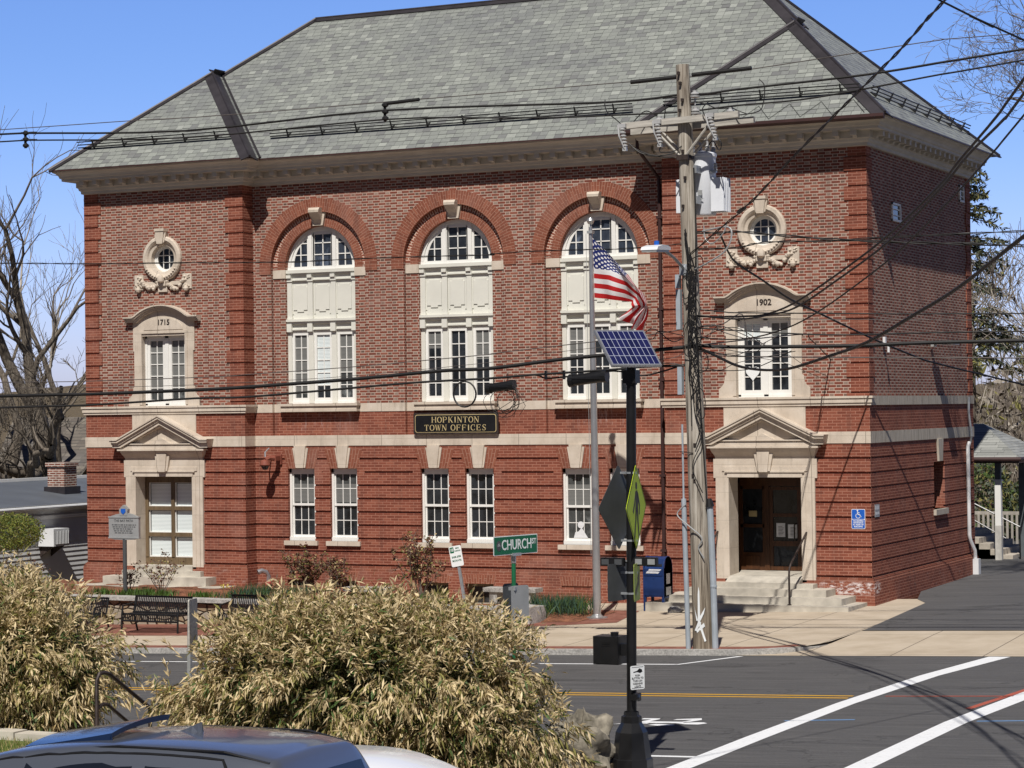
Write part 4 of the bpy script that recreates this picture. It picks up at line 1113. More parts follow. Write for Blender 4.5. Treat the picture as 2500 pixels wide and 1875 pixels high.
# right entrance: varnished doors deep in the opening
F = MB(); y = 1.50; c = RX - .34
F.box(c-.90, c+.90, y-.03, y+.12, 2.72, 3.0); F.box(c-1.10, c-.84, y-.03, y+.12, .6, 3.0); F.box(c+.84, c+.90, y-.03, y+.12, .6, 2.72)
F.box(c-.22, c-.10, y-.03, y+.12, .6, 2.72)
F.box(c-.84, c-.22, y+.0, y+.06, 1.72, 1.80); F.box(c-.84, c-.22, y, y+.06, .6, 1.12); F.box(c-.70, c-.36, y-.015, y+.02, .72, 1.04)
F.box(c-.84, c-.78, y, y+.06, 1.12, 2.72); F.box(c-.28, c-.22, y, y+.06, 1.12, 2.72); F.box(c-.84,c-.22,y,y+.06,2.64,2.72)
F.box(c+.68, c+.76, y-.02, y+.12, .6, 2.72)
ent = mesh('entrance_frame', F, M['wooddark'], HALL)
L_ = MB()
L_.box(c-.10, c-.01, y-.01, y+.05, .70, 2.70); L_.box(c+.60, c+.68, y-.01, y+.05, .70, 2.70)
for z0, z1 in ((.70,.80),(1.28,1.40),(1.98,2.06),(2.62,2.70)): L_.box(c-.02, c+.61, y-.008, y+.05, z0, z1)
leafd = mesh('door_leaf', L_, M['wooddark'], HALL)
G = MB()
for z0, z1 in ((.80,1.28),(1.40,1.98),(2.06,2.62)): G.poly([(c-.01,y+.02,z0),(c+.60,y+.02,z0),(c+.60,y+.02,z1),(c-.01,y+.02,z1)])
mesh('pane', G, M['glass'], leafd)
Hn = MB(); Hn.tube([(c+.55,y-.02,1.42),(c+.55,y-.09,1.45),(c+.55,y-.09,1.78),(c+.55,y-.02,1.82)], .018, 8)
mesh('door_handle', Hn, M['iron'], leafd)
G = MB(); G.poly([(c-.80,y+.03,1.1),(c-.24,y+.03,1.1),(c-.24,y+.03,2.7),(c-.80,y+.03,2.7)]); G.poly([(c+.74,y+.03,.6),(c+.86,y+.03,.6),(c+.86,y+.03,2.7),(c+.74,y+.03,2.7)])
G.poly([(c-.84,y+.06,2.7),(c+.84,y+.06,2.7),(c+.84,y+.06,2.98),(c-.84,y+.06,2.98)])
mesh('pane', G, M['glass'], ent)
for (x0, x1, z0, z1, m, nm) in ((c+.07,c+.29,1.50,1.83,'maillabel','posted_notice'),(c+.36,c+.59,1.47,1.80,'maillabel','posted_notice'),(c-.62,c-.42,1.98,2.12,'gold','yellow_notice')):
    Pp = MB(); Pp.box(x0, x1, y-.004, y+.004, z0, z1); mesh(nm, Pp, M[m], leafd if x0 > c else ent)
Pn = MB()
for (x0, z0, z1) in ((c+.09,1.54,1.78),(c+.39,1.52,1.76)):
    for i in range(7): Pn.box(x0+.03, x0+.13+.02*(i % 3), y-.006, y-.003, z0+i*(z1-z0)/7, z0+i*(z1-z0)/7+.009)
mesh('notice_print', Pn, M['black'], leafd)
V_ = MB(); c = RX
V_.box(c-1.40, c-1.36, .57, 1.62, .5, 3.05); V_.box(c+1.36, c+1.40, .57, 1.62, .5, 3.05); V_.box(c-1.4, c+1.4, .57, 1.62, 2.985, 3.05); V_.box(c+.40, c+1.36, 1.50, 1.58, .6, 2.985)
mesh('vestibule_lining', V_, M['wooddark'], HALL)
V_ = MB(); V_.box(c-1.36, c+1.36, .62, 1.62, .55, .69); mesh('vestibule_floor', V_, M['step'], HALL)
V_ = MB(); V_.box(c-1.42, c-.90, .561, .575, .5, 3.0); V_.box(c+.90, c+1.42, .561, .575, .5, 3.0); mesh('vestibule_return', V_, M['wooddark'], HALL)
# --- steps
S = MB(); c = RX
S.box(c-2.44, c+2.44, -1.52, .0, -.30, .125); S.box(c-2.15, c+2.17, -1.16, .0, .125, .275)
S.box(c-1.68, c+1.69, -.80, .0, .275, .43); S.box(c-1.26, c+1.26, -.42, .02, .43, .53)
S.prism([(c-.90,-.36,.532),(c-.90,.62,.532),(c-.90,.62,.70),(c-.90,-.05,.67),(c-.90,-.36,.545)], (1.8,0,0))
st = mesh('entrance_steps', S, M['step'], HALL)
S = MB(); c = LX
S.box(c-2.25, c+2.25, -.95, .0, -.30, .14); S.box(c-1.62, c+1.62, -.58, .0, .14, .36); S.box(c-1.24, c+1.24, -.25, .02, .36, .50)
S.box(c-.9, c+.9, -.12, .5, .50, .62)
mesh('entrance_steps', S, M['step'], HALL)
for x in (RX-1.18, RX+1.0):
    Hh = MB(); Hh.tube([(x,-1.33,.10),(x,-1.33,.82),(x,-1.30,.95),(x,-1.20,1.05),(x,-.20,1.62),(x,-.06,1.70)], .024, 8)
    Hh.tube([(x,-.06,1.70),(x,-.0,1.55)], .02, 6)
    Hh.lathe([(.05,0),(.05,.02),(.0,.03)], (x,-1.33,.125), 10)
    mesh('step_handrail', Hh, M['iron'], HALL)

# --- small windows and fittings of the side wall
def side_small(y0, y1, z0, z1):
    F = MB(); x = -.045
    F.box(x, .012, y0, y0+.05, z0, z1); F.box(x, .012, y1-.05, y1, z0, z1); F.box(x, .012, y0, y1, z1-.05, z1); F.box(x, .014, y0, y1, z0, z0+.05)
    for k in (1, 2): h = z0+(z1-z0)*k/3; F.box(x, .0, y0, y1, h-.012, h+.012)
    w = mesh('attic_window', F, M['white'], HALL)
    G = MB(); G.poly([(x+.02,y0,z0),(x+.02,y1,z0),(x+.02,y1,z1),(x+.02,y0,z1)]); mesh('pane', G, M['glass2'], w)
side_small(2.04, 2.76, 8.98, 9.42); side_small(8.24, 8.68, 9.9, 10.33)
F = MB()
F.box(-.36,-.30,5.36,5.44,2.0,3.19); F.box(-.36,-.30,6.28,6.36,2.0,3.19); F.box(-.36,-.30,5.36,6.36,3.10,3.19); F.box(-.36,-.30,5.36,6.36,2.0,2.08); F.box(-.355,-.31,5.36,6.36,2.57,2.63)
w = mesh('side_window', F, M['slatepost'], HALL)
G = MB(); G.poly([(-.33,5.36,2.0),(-.33,6.36,2.0),(-.33,6.36,3.19),(-.33,5.36,3.19)]); mesh('pane', G, M['glass'], w)
stone_part('window_sill', lambda k: k.box(-.35, .075, 5.28, 6.44, 1.86, 2.0), 'stone_grey')
stone_part('keystone', lambda k: k.prism([(-.02,5.70,3.20),(-.02,6.02,3.20),(-.02,6.10,3.757),(-.02,5.62,3.757)], (.075,0,0)), 'stone_grey')

# --- cornice swept round the eaves
CORN = [(-W, D), (-W, 0), (XL1, 0), (XL1, REC), (XR0, REC), (XR0, 0), (0, 0), (0, D)]
def offs(o):
    return [(-W-o, D), (-W-o, -o), (XL1+o, -o), (XL1+o, REC-o), (XR0-o, REC-o), (XR0-o, -o), (o, -o), (o, D+o*.0)]
prof = [(.0,10.56),(.05,10.575),(.055,10.64),(.09,10.665),(.105,10.72),(.145,10.745),(.145,10.90),(.415,10.905),(.42,10.965),(.455,10.98),(.475,11.04),(.53,11.10),(.60,11.135),(.605,11.165),(.63,11.17),(.62,11.185),(.0,11.185)]
Cn = MB()
for i in range(len(prof)-1):
    a, b = offs(prof[i][0]), offs(prof[i+1][0])
    for j in range(len(a)-1):
        Cn.poly([(*a[j], prof[i][1]), (*a[j+1], prof[i][1]), (*b[j+1], prof[i+1][1]), (*b[j], prof[i+1][1])])
Cn.poly([(p[0], D, z) for p, z in [((o,0), z) for o, z in prof]])
cornice = mesh('cornice', Cn, M['cornice'], HALL)
def bracket_mesh():
    k = MB()
    k.box(-.07,.07,-.375,-.24,10.78,10.9045)
    k.prism([(-.05,-.245,10.90),(-.05,-.245,10.80),(-.05,-.215,10.745),(-.05,-.16,10.735),(-.05,-.13,10.74),(-.05,-.13,10.90)], (.10,0,0))
    k.box(-.066,.066,-.395,-.13,10.885,10.9035)
    return k
br0 = None
def place_bracket(x, y, rz):
    global br0
    if br0 is None:
        kb = bracket_mesh()
        me = bpy.data.meshes.new('bracket'); me.from_pydata(kb.v, [], kb.f); me.materials.append(M['cornice']); me.update()
        br0 = bpy.data.objects.new('bracket', me); o = br0
    else: o = br0.copy()
    COL.objects.link(o); o.parent = cornice
    o.location = Vector((x, y, 0)) - ORG[HALL]; o.rotation_euler = (0, 0, rz)
def run(a, b, n, f): 
    for i in range(n): f(a + (b-a)*(i+.5)/n)
run(-W-.02, XL1+.02, 12, lambda x: place_bracket(x, 0, 0))
run(XL1+.18, XR0-.18, 27, lambda x: place_bracket(x, REC, 0))
run(XR0-.02, .02, 12, lambda x: place_bracket(x, 0, 0))
run(-.05, D-.1, 21, lambda y: place_bracket(0, y, R(90)))
place_bracket(XL1, .17, R(90))

# --- roof
E_ = .65; SL = .88; Z0 = 11.19; RY = 4.91; RZ = Z0 + SL*(RY+.15)
def slope_quad(k, pts, ax):
    """slate plane; ax = 'x' (eave along x) or 'y'. V measured up the slope."""
    f = math.sqrt(1+SL*SL)/SL
    k.poly(pts, 0, [((p[0] if ax == 'x' else p[1]), (p[2]-Z0)*f) for p in pts])
PKL = (-19.29, 2.51, Z0+SL*3.16); PKR = (-2.51, 2.51, Z0+SL*3.16)
VL = (-19.29, 3.01, PKL[2]); VR = (-2.51, 3.01, PKR[2])
RL, RR = (-17.39, RY, RZ), (-4.41, RY, RZ)
rf = MB()
slope_quad(rf, [(-16.13,-.15,Z0),(-5.67,-.15,Z0),VR,RR,RL,VL], 'x')
slope_quad(rf, [(-W-E_,-.65,Z0),(-16.13,-.65,Z0),PKL], 'x')
slope_quad(rf, [(-5.67,-.65,Z0),(E_,-.65,Z0),PKR], 'x')
slope_quad(rf, [(-16.13,-.65,Z0),(-16.13,-.15,Z0),VL,PKL], 'y')
slope_quad(rf, [(-5.67,-.15,Z0),(-5.67,-.65,Z0),PKR,VR], 'y')
slope_quad(rf, [(E_,-.65,Z0),(E_,D+E_,Z0),RR,VR,PKR], 'y')
slope_quad(rf, [(-W-E_,D+E_,Z0),(-W-E_,-.65,Z0),PKL,VL,RL], 'y')
slope_quad(rf, [(E_,D+E_,Z0),(-W-E_,D+E_,Z0),RL,RR], 'x')
roof = mesh('slate_roof', rf, M['slate'], HALL)
nF = Vector((0,-SL,1)).normalized(); nR = Vector((SL,0,1)).normalized(); nL = Vector((-SL,0,1)).normalized()
def cap(A, B, faces, w):
    k = MB(); A, B = Vector(A), Vector(B)
    d = (B-A).normalized()
    for n, side in faces:
        v = n.cross(d); v.normalize(); v = v * w * side
        k.strip(A, B, v, n, .03)
    k.tube([A + Vector((0,0,.03)), B + Vector((0,0,.03))], .035, 6)
    return k
def addcap(name, A, B, faces, w): mesh(name, cap(A, B, faces, w), M['metalroof'], roof)
def up(v, dz=.0): return (v[0], v[1], v[2]+dz)
EL = (-W-E_,-.65,Z0); ER = (E_,-.65,Z0)
addcap('hip_cap', EL, PKL, [(nF,1)] if False else [(nF, -1), (nL, 1)], .13)
addcap('hip_cap', (-16.13,-.65,Z0), PKL, [(nF, 1), (nR, -1)], .24)
addcap('hip_cap', (-5.67,-.65,Z0), PKR, [(nF, -1), (nL, 1)], .15)
addcap('hip_cap', ER, PKR, [(nF, 1), (nR, -1)], .26)
addcap('hip_cap', VR, RR, [(nF, 1), (nR, -1)], .26)
addcap('hip_cap', VL, RL, [(nF, -1), (nL, 1)], .13)
addcap('ridge_cap', RL, RR, [(nF, -1)], .16)
addcap('ridge_cap', PKL, VL, [(nR, 1), (nL, -1)], .15)
addcap('ridge_cap', PKR, VR, [(nR, 1), (nL, -1)], .15)
addcap('valley_flashing', (-16.13,-.15,Z0), VL, [(nF, 1)], .26)
addcap('valley_flashing', (-5.67,-.15,Z0), VR, [(nF, -1)], .2)
addcap('hip_cap', (E_,D+E_,Z0), RR, [(nR, 1)], .14)
# dark drip edge along the eaves
k = MB()
o = [(-W-E_,-E_),(XL1+E_,-E_),(XL1+E_,REC-E_),(XR0-E_,REC-E_),(XR0-E_,-E_),(E_,-E_),(E_,D+E_)]
for i in range(len(o)-1):
    a, b = o[i], o[i+1]
    k.box(min(a[0],b[0])-.012, max(a[0],b[0])+.012, min(a[1],b[1])-.012, max(a[1],b[1])+.012, Z0-.03, Z0+.006)
mesh('drip_edge', k, M['gutter'], roof)
# gutter over the right pavilion
k = MB()
k.prism([(-5.7,-.66,Z0-.0),(-5.7,-.78,Z0+.0),(-5.7,-.78,Z0-.07),(-5.7,-.73,Z0-.12),(-5.7,-.66,Z0-.12)], (6.35,0,0))
mesh('gutter', k, M['gutter'], HALL)
k = MB(); xd = -5.27
k.tube([(xd-.28,-.25,11.10),(xd-.28,-.25,10.80),(xd-.02,REC-.09,10.15),(xd,REC-.09,9.9),(xd,REC-.09,.02)], .045, 8)
for z in (9.2,7.0,5.3,3.0,1.2): k.box(xd-.075,xd+.075,REC-.14,REC+.0,z-.03,z+.03)
mesh('downspout', k, M['gutter'], HALL)
# snow guards: posts with three rails
def snow_guard(A, B, n, nrm, upv, posts):
    k = MB(); A, B = Vector(A), Vector(B); nrm = Vector(nrm); upv = Vector(upv).normalized()
    for h, s in ((.07,.0),(.14,.03),(.215,.06)):
        k.tube([A+nrm*h+upv*s, B+nrm*h+upv*s], .016, 6)
    d = (B-A)
    for i in range(posts):
        p = A + d*((i+.5)/posts); e = d.normalized()*.014
        k.prism([p-e, p-e+nrm*.25+upv*.07, p-e+nrm*.22+upv*.10, p-e+upv*.06+nrm*.08, p-e+upv*.20+nrm*.012, p-e+upv*.20], e*2)
    return mesh('snow_guard', k, M['black'], roof)
uF = Vector((0,1,SL)); uR = Vector((-1,0,SL))
def onF(x, y, yo): return (x, y, Z0+SL*(y-yo))
snow_guard(onF(-16.2,.52,-.15), onF(-5.95,.52,-.15), 0, nF, uF, 10)
snow_guard(onF(-21.95,.02,-.65), onF(-17.1,.02,-.65), 0, nF, uF, 5)
snow_guard(onF(-4.95,.02,-.65), onF(-.1,.02,-.65), 0, nF, uF, 5)
snow_guard((.0,.30,Z0+SL*.65), (.0,9.1,Z0+SL*.65), 0, nR, uR, 8)
# heating cable zig-zag at the right eave
k = MB(); pts = []
for i in range(13):
    x = -4.4 + i*.38; y = -.60 if i % 2 == 0 else -.18
    pts.append(Vector(onF(x, y, -.65)) + nF*.02)
k.tube(pts, .007, 4); mesh('heating_cable', k, M['blackrubber'], roof)
# ================================================================ GROUND, ROAD, PAVEMENTS
def clamp(v, a, b): return max(a, min(b, v))
def zr(x): return -.15 + .031*clamp(x, -70, 40)
def zs(x, y): return zr(x) + .10 + (.010 + .001*clamp(-x, 0, 8))*(min(y, 16)+9.3)
KERB = -9.30; NEAR = -23.1
def zn(x, y):
    t = clamp((-23.9-y)/4.0, 0, 1); t = t*t*(3-2*t)
    return (zr(x)+.12)*(1-t) + (.165+.004*clamp(x,-40,20))*t
def grid_sheet(name, xs, ys, zf, mat, kind='structure', label=None):
    k = MB()
    for i in range(len(xs)-1):
        for j in range(len(ys)-1):
            p = [(xs[i],ys[j]),(xs[i+1],ys[j]),(xs[i+1],ys[j+1]),(xs[i],ys[j+1])]
            k.poly([(a,b,zf(a,b)) for a,b in p], 0, p)
    return struct(name, k, mat, label, kind, smooth=True)
def rng(a, b, s):
    n = max(1, int(round((b-a)/s))); return [a+(b-a)*i/n for i in range(n+1)]
def zground(x, y):
    if y < -23.26: return zn(x, y) - (.015 if x < 3.8 or y < -31 else .25)
    if y < .6: return zr(x) - .12
    base = zs(x, .6) - .12
    if y < 20: t = (y-.6)/19.4; return base*(1-t) + (-.35)*t
    if y < 60: return -.35
    h = 9*clamp((y-60)/160, 0, 1) * (1 + .3*math.sin(x*.031+1))
    return -.35 + h
grid_sheet('ground', rng(-160,-40,20)+[-36,-32,-28,-24,-20,-16,-12,-8,-4,0,3.79,3.81,8,12,16,20,24]+rng(24,140,19)[1:], rng(-90,-30,12)+[-28,-27,-26,-25,-24,-23.27,-23.25,.59,.61,6,12,20,30,45,60]+rng(60,240,30)[1:], zground, M['litter'])
grid_sheet('road', rng(-70,45,5), [NEAR,-16.2,KERB+.02], lambda x,y: zr(x), M['asphalt'])
grid_sheet('road', rng(3.9,45,4), [-31,NEAR], lambda x,y: zr(x)-.002, M['asphalt'])
# far kerb line, rounding into the driveway
KL = [(-70,KERB),(-30,KERB),(-12,KERB),(-4,KERB),(.1,KERB),(.55,-9.22),(.95,-9.0),(1.22,-8.65),(1.40,-8.15),(1.50,-7.4),(1.54,-6.3)]
def kerb_y(x):
    for (xa,ya),(xb,yb) in zip(KL, KL[1:]):
        if xa <= x <= xb: return ya + (yb-ya)*(x-xa)/max(1e-6, xb-xa)
    return -6.2
k = MB(); wd = .15
def nrm2(i):
    a = Vector(KL[max(i-1,0)]); b = Vector(KL[min(i+1,len(KL)-1)]); d = (b-a).normalized(); return Vector((-d.y, d.x))
tops = []
for i,(x,y) in enumerate(KL):
    n = nrm2(i); q = (x+n.x*wd, y+n.y*wd)
    drop = .0 if i < 7 else .025*(i-6)
    tops.append(((x,y), q, zs(x,y)+.012-drop))
for i in range(len(KL)-1):
    (a, qa, za), (b, qb, zb) = tops[i], tops[i+1]
    k.poly([(*a,za),(*b,zb),(*qb,zb),(*qa,za)]); k.poly([(*a,za-.4),(*b,zb-.4),(*b,zb),(*a,za)])
struct('kerb', k, M['granite'])
xs = sorted(set(rng(-60,0,3)+[.1,.35,.55,.75,.95,1.1,1.22,1.32,1.40,1.46]))
k = MB()
for i in range(len(xs)-1):
    a, b = xs[i], xs[i+1]
    for j in range(7):
        def yy(x, t): y0 = kerb_y(x)+.14; return y0+(0.62-y0)*t
        p = [(a,yy(a,j/7)),(b,yy(b,j/7)),(b,yy(b,(j+1)/7)),(a,yy(a,(j+1)/7))]
        k.poly([(x,y,zs(x,y)) for x,y in p])
struct('sidewalk', k, M['walk'])
def zdr(x, y):
    if y < -6.0:
        t = (y-KERB)/3.3; return (zr(x)+.006)*(1-t) + (zs(x,-6.0)-.004)*t
    return zs(x, y) - .004
def left_edge(y):
    return 1.45 if y < -6.2 else (1.52 if y < -5 else 1.52-.065*(y+5))
k = MB(); ys = rng(KERB,-5.6,.6)
k2 = MB()
for j in range(len(ys)-1):
    y0, y1 = ys[j], ys[j+1]
    def lx(y): return -.1 if y < -7 else 1.0
    px_ = [lx(y0)] + [2,4,6,9,14,25,45]; qx = [lx(y1)] + [2,4,6,9,14,25,45]
    for i in range(len(px_)-1):
        k.poly([(px_[i],y0,zdr(px_[i],y0)),(px_[i+1],y0,zdr(px_[i+1],y0)),(qx[i+1],y1,zdr(qx[i+1],y1)),(qx[i],y1,zdr(qx[i],y1))])
struct('driveway_apron', k, M['walk'])
ys = [-5.6,-3,0,.6,1.6,4,7,10,13,16,22,30]
for j in range(len(ys)-1):
    y0, y1 = ys[j], ys[j+1]
    def lx(y):
        if y < .7: return 1.50-.07*(y+5.6)
        if y < 1.7: return .6
        return .02 if y < 9.2 else -3.0
    px_ = [lx(y0)]+[3,6,12,25,45]; qx = [lx(y1)]+[3,6,12,25,45]
    for i in range(len(px_)-1):
        k2.poly([(px_[i],y0,zs(px_[i],y0)+.006),(px_[i+1],y0,zs(px_[i+1],y0)+.006),(qx[i+1],y1,zs(qx[i+1],y1)+.006),(qx[i],y1,zs(qx[i],y1)+.006)])
struct('driveway', k2, M['asphalt'])
k = MB(); k.poly([(.05,.6,zs(.05,.6)),(1.2,.6,zs(1.2,.6)),(1.02,1.7,zs(1.02,1.7)),(.05,1.7,zs(.05,1.7))]); struct('sidewalk', k, M['walk'])
# brick paving: kerb strip, flagpole plaza, strip below the garden wall
k = MB()
def patch(poly, dz=.005):
    k.poly([(x,y,zs(x,y)+dz) for x,y in poly])
for xa, xb in zip(rng(-60,.1,5), rng(-60,.1,5)[1:]): patch([(xa,KERB+.15),(xb,KERB+.15),(xb,KERB+.62),(xa,KERB+.62)])
patch([(.1,-9.14),(.55,-9.06),(1.0,-8.72),(1.2,-8.3),(.9,-8.25),(.62,-8.55),(.1,-8.68)])
patch([(-7.3,-1.05),(-5.15,-1.45),(-4.62,-4.05),(-6.5,-5.05),(-8.6,-5.05),(-8.6,-4.3)], .006)
for xa, xb in zip(rng(-24,-8.6,3), rng(-24,-8.6,3)[1:]): patch([(xa,-6.75),(xb,-6.75),(xb,-4.2),(xa,-4.2)], .004)
struct('brick_paving', k, M['paver'])
k = MB(); k.box(-70, 4.6, NEAR-.16, NEAR, -3, -3.0)
kk = MB()
for xa, xb in zip(rng(-70,3.9,5), rng(-70,3.9,5)[1:]):
    za, zb = zr(xa)+.13, zr(xb)+.13
    kk.poly([(xa,NEAR,za-.4),(xa,NEAR,za),(xb,NEAR,zb),(xb,NEAR,zb-.4)]); kk.poly([(xa,NEAR,za),(xa,NEAR-.16,za),(xb,NEAR-.16,zb),(xb,NEAR,zb)])
struct('kerb', kk, M['granite'])
# road markings (paint film 4 mm above the asphalt)
def mark(name, polys, mat, dz=.004):
    k = MB()
    for p in polys: k.poly([(x,y,zr(x)+dz) for x,y in p])
    return struct(name, k, mat)
def line(x0, x1, y, w): return [[(a,y-w/2),(b,y-w/2),(b,y+w/2),(a,y+w/2)] for a,b in zip(rng(x0,x1,4), rng(x0,x1,4)[1:])]
mark('centre_line', line(-70,4.38,-15.52,.11)+line(-70,4.38,-15.80,.11), M['paint_yellow'])
mark('parking_line', line(-70,-.45,-10.95,.11)+[[(-.50,-11.0),(-.40,-11.0),(.32,-9.44),(.20,-9.44)]], M['paint_white'])
mark('edge_line', line(-70,4.36,-22.42,.12), M['paint_white'])
mark('crosswalk_line', [[(4.36,-27),(4.68,-27),(4.66,-20.5),(4.34,-20.5)],[(4.34,-20.5),(4.66,-20.5),(4.70,-16.5),(4.40,-16.5)],[(4.40,-16.5),(4.70,-16.5),(4.95,-12.5),(4.62,-12.5)],[(4.62,-12.5),(4.95,-12.5),(5.42,-9.35),(5.02,-9.35)]], M['paint_white'])
mark('crosswalk_line', [[(6.55,-28),(6.9,-28),(7.0,-18.5),(6.66,-18.5)],[(6.66,-18.5),(7.0,-18.5),(7.3,-14.2),(6.95,-14.2)],[(6.95,-14.2),(7.3,-14.2),(7.7,-9.35),(7.3,-9.35)]], M['paint_white'])
mark('old_marking', [[(6.55,-16.9),(6.66,-17.0),(7.05,-13.6),(6.92,-13.6)],[(4.9,-15.45),(6.9,-15.25),(6.9,-15.35),(4.9,-15.53)]], M['paint_red'])
mark('utility_marking', [[(4.3,-18.6),(5.3,-18.35),(5.3,-18.43),(4.3,-18.68)],[(7.1,-18.3),(8.6,-18.0),(8.6,-18.08),(7.1,-18.38)]], M['paint_blue'])
# bicycle lane symbol: rider lying along the lane
k = MB(); 
def rp(pts): k.poly([(x,y,zr(x)+.004) for x,y in pts])
bx, by = 2.5, -19.0
rp([(1.82,-19.35),(2.1,-19.22),(2.35,-19.22),(2.35,-19.12),(2.05,-19.12)]); rp([(2.2,-19.16),(2.85,-19.10),(2.85,-18.95),(2.15,-18.96)])
rp([(2.05,-18.62),(2.32,-18.62),(2.34,-18.72),(2.28,-18.98),(2.16,-18.98),(2.22,-18.74),(2.05,-18.74)]); rp([(2.6,-18.66),(2.95,-18.52),(3.02,-18.70),(2.92,-18.95),(2.80,-18.95),(2.88,-18.72),(2.58,-18.76)])
rp([(2.75,-19.1),(3.05,-18.98),(3.16,-18.98),(3.25,-19.08),(3.16,-19.22),(2.95,-19.22)]); rp([(2.42,-19.36),(2.62,-19.44),(2.82,-19.38),(2.82,-19.28),(2.5,-19.24)])
struct('bicycle_symbol', k, M['paint_white'])

# ================================================================ GARDEN BEHIND ITS STONE WALL
gw = thing('garden_wall', (-14.4,-4.15,-.5), 'low fieldstone retaining wall with granite cap behind the black benches', 'wall')
k = MB(); k.box(-24, -7.42, -4.30, -3.98, -1.1, .09); mesh('stonework', k, M['fieldstone'], gw)
k = MB()
xx = [-24,-21.2,-18.9,-16.6,-14.1,-11.8,-9.6,-7.42]
for a, b in zip(xx, xx[1:]): k.box(a+.006, b-.006, -4.40, -3.94, .09, .175)
mesh('capstone', k, M['granite'], gw)
k = MB(); r0 = random.Random(5)
pts = [(-7.44,-4.55),(-6.55,-4.5),(-6.5,-3.75),(-7.40,-3.7)]
lo = [(x+r0.uniform(-.04,.04),y+r0.uniform(-.04,.04),-.45) for x,y in pts]; hi = [(x+r0.uniform(-.03,.05),y+r0.uniform(-.04,.04),.22+r0.uniform(-.03,.02)) for x,y in pts]
for i in range(4): k.poly([lo[i],lo[(i+1)%4],hi[(i+1)%4],hi[i]])
k.poly(hi)
tag(mesh('granite_block', k, M['granite']), 'rough grey granite block at the right end of the garden wall', 'stone block')
def zbed(x, y):
    n = .035*math.sin(x*3.1+y*2.2)*math.sin(x*1.7-y*3.9)
    if x > -12.7:
        t = clamp((-2.2-y)/.5, 0, 1); return (zs(x,y)+.02)*(1-t) + (.11+n)*t
    return .11 + n + .03*clamp((y+4)/4,0,1)
k = MB(); xs = rng(-23,-7.5,.3); ys = rng(-3.99,.5,.3)
for i in range(len(xs)-1):
    for j in range(len(ys)-1):
        if xs[i] > -12.75 and ys[j] > -2.0: continue
        if xs[i+1] < -21.9 and ys[j] > 0: continue
        k.poly([(a,b,zbed(a,b)) for a,b in ((xs[i],ys[j]),(xs[i+1],ys[j]),(xs[i+1],ys[j+1]),(xs[i],ys[j+1]))])
struct('mulch_bed', k, M['mulch'], smooth=True)
k = MB()
for i in range(14):
    for j in range(8):
        f = lambda u,v: (-7.35+1.75*u, -4.0+2.3*v)
        q = [f(i/14,j/8),f((i+1)/14,j/8),f((i+1)/14,(j+1)/8),f(i/14,(j+1)/8)]
        k.poly([(x,y,zs(x,y)+.012+.13*math.sin(math.pi*clamp((x+7.35)/1.75,0,1))*math.sin(math.pi*clamp((y+4)/2.3,0,1))) for x,y in q])
struct('mulch_bed', k, M['mulch'], smooth=True)

# ---------------------------------------------------------------- foliage helpers
NR = np.random.default_rng(11)
def clump(name, loc, n, h, spread, mats, w=.02, flower=None, label=None, cat='plant', group=None):
    """strap-leaf clump such as daffodils; one mesh."""
    P = np.zeros((n,3)); P[:,:2] = NR.normal(size=(n,2))*spread*.35; P[:,2] = -.03
    Dv = NR.normal(size=(n,3))*.30; Dv[:,2] = 1
    Q = leaf_quads(P, Dv, NR.uniform(.6,1,n)*h, w, NR, .10)
    mi = NR.integers(0, len(mats), n)
    ms = [M[m] for m in mats]
    if flower:
        m2 = 14; P2 = np.zeros((m2,3)); P2[:,:2] = NR.normal(size=(m2,2))*spread*.4; P2[:,2] = h*.95
        D2 = NR.normal(size=(m2,3)); Q2 = leaf_quads(P2, D2, .06, .05, NR); Q = np.concatenate([Q,Q2]); mi = np.concatenate([mi, np.full(m2, len(ms))]); ms.append(M[flower])
    Q = Q + np.array(loc, dtype=float)
    return tag(quads(name, Q, ms, mi, org=loc), label, cat, group)
for x, y, lab in ((-18.95,-3.35,'grassy green clump in front of the marker post'),(-18.15,-3.3,'small green clump right of the marker post'),(-17.65,-3.35,'narrow green clump below the leafless rose shrub'),
               (-17.05,-3.4,'broad bright green clump in front of the stone steps')):
    clump('perennial_clump', (x,y,zbed(x,y)), 130, .30, .42, ['grassleaf','leafgreen'], .03, None, lab, 'plant', 'green clumps in the mulch bed')
clump('perennial_clump', (-15.95,-3.4,zbed(-15.9,-3.4)), 150, .26, .45, ['grassleaf','leafgreen'], .03, None, 'rounded bright green clump left of the daffodils', 'plant', 'green clumps in the mulch bed')
clump('daffodils', (-15.30,-3.3,zbed(-15.3,-3.3)), 60, .33, .3, ['daffodil','grassleaf'], .018, 'flower', 'small daffodil clump in yellow bloom by the left steps', 'plant')
clump('daffodils', (-14.45,-3.2,zbed(-14.4,-3.2)), 420, .55, .95, ['daffodil','daffodil','leafgreen'], .02, None, 'large blue green daffodil clump behind the wall right of the left steps', 'plant')
clump('daffodils', (-13.5,-2.9,zbed(-13.5,-2.9)), 160, .45, .5, ['daffodil','leafgreen'], .02, None, 'daffodil clump at the corner of the left pavilion', 'plant')
clump('daffodils', (-9.6,-3.3,zbed(-9.6,-3.3)), 120, .40, .5, ['grassleaf','daffodil'], .02, None, 'leafy clump on the wall beside the tilted parking sign', 'plant')
clump('daffodils', (-6.95,-2.9,zs(-6.9,-2.9)+.1), 260, .62, .55, ['daffodil','daffodil','leafgreen'], .022, None, 'left daffodil clump beside the flagpole', 'plant')
clump('daffodils', (-6.25,-3.0,zs(-6.2,-3)+.08), 520, .66, .8, ['daffodil','daffodil','leafgreen'], .022, None, 'bigger right daffodil clump beside the flagpole', 'plant')
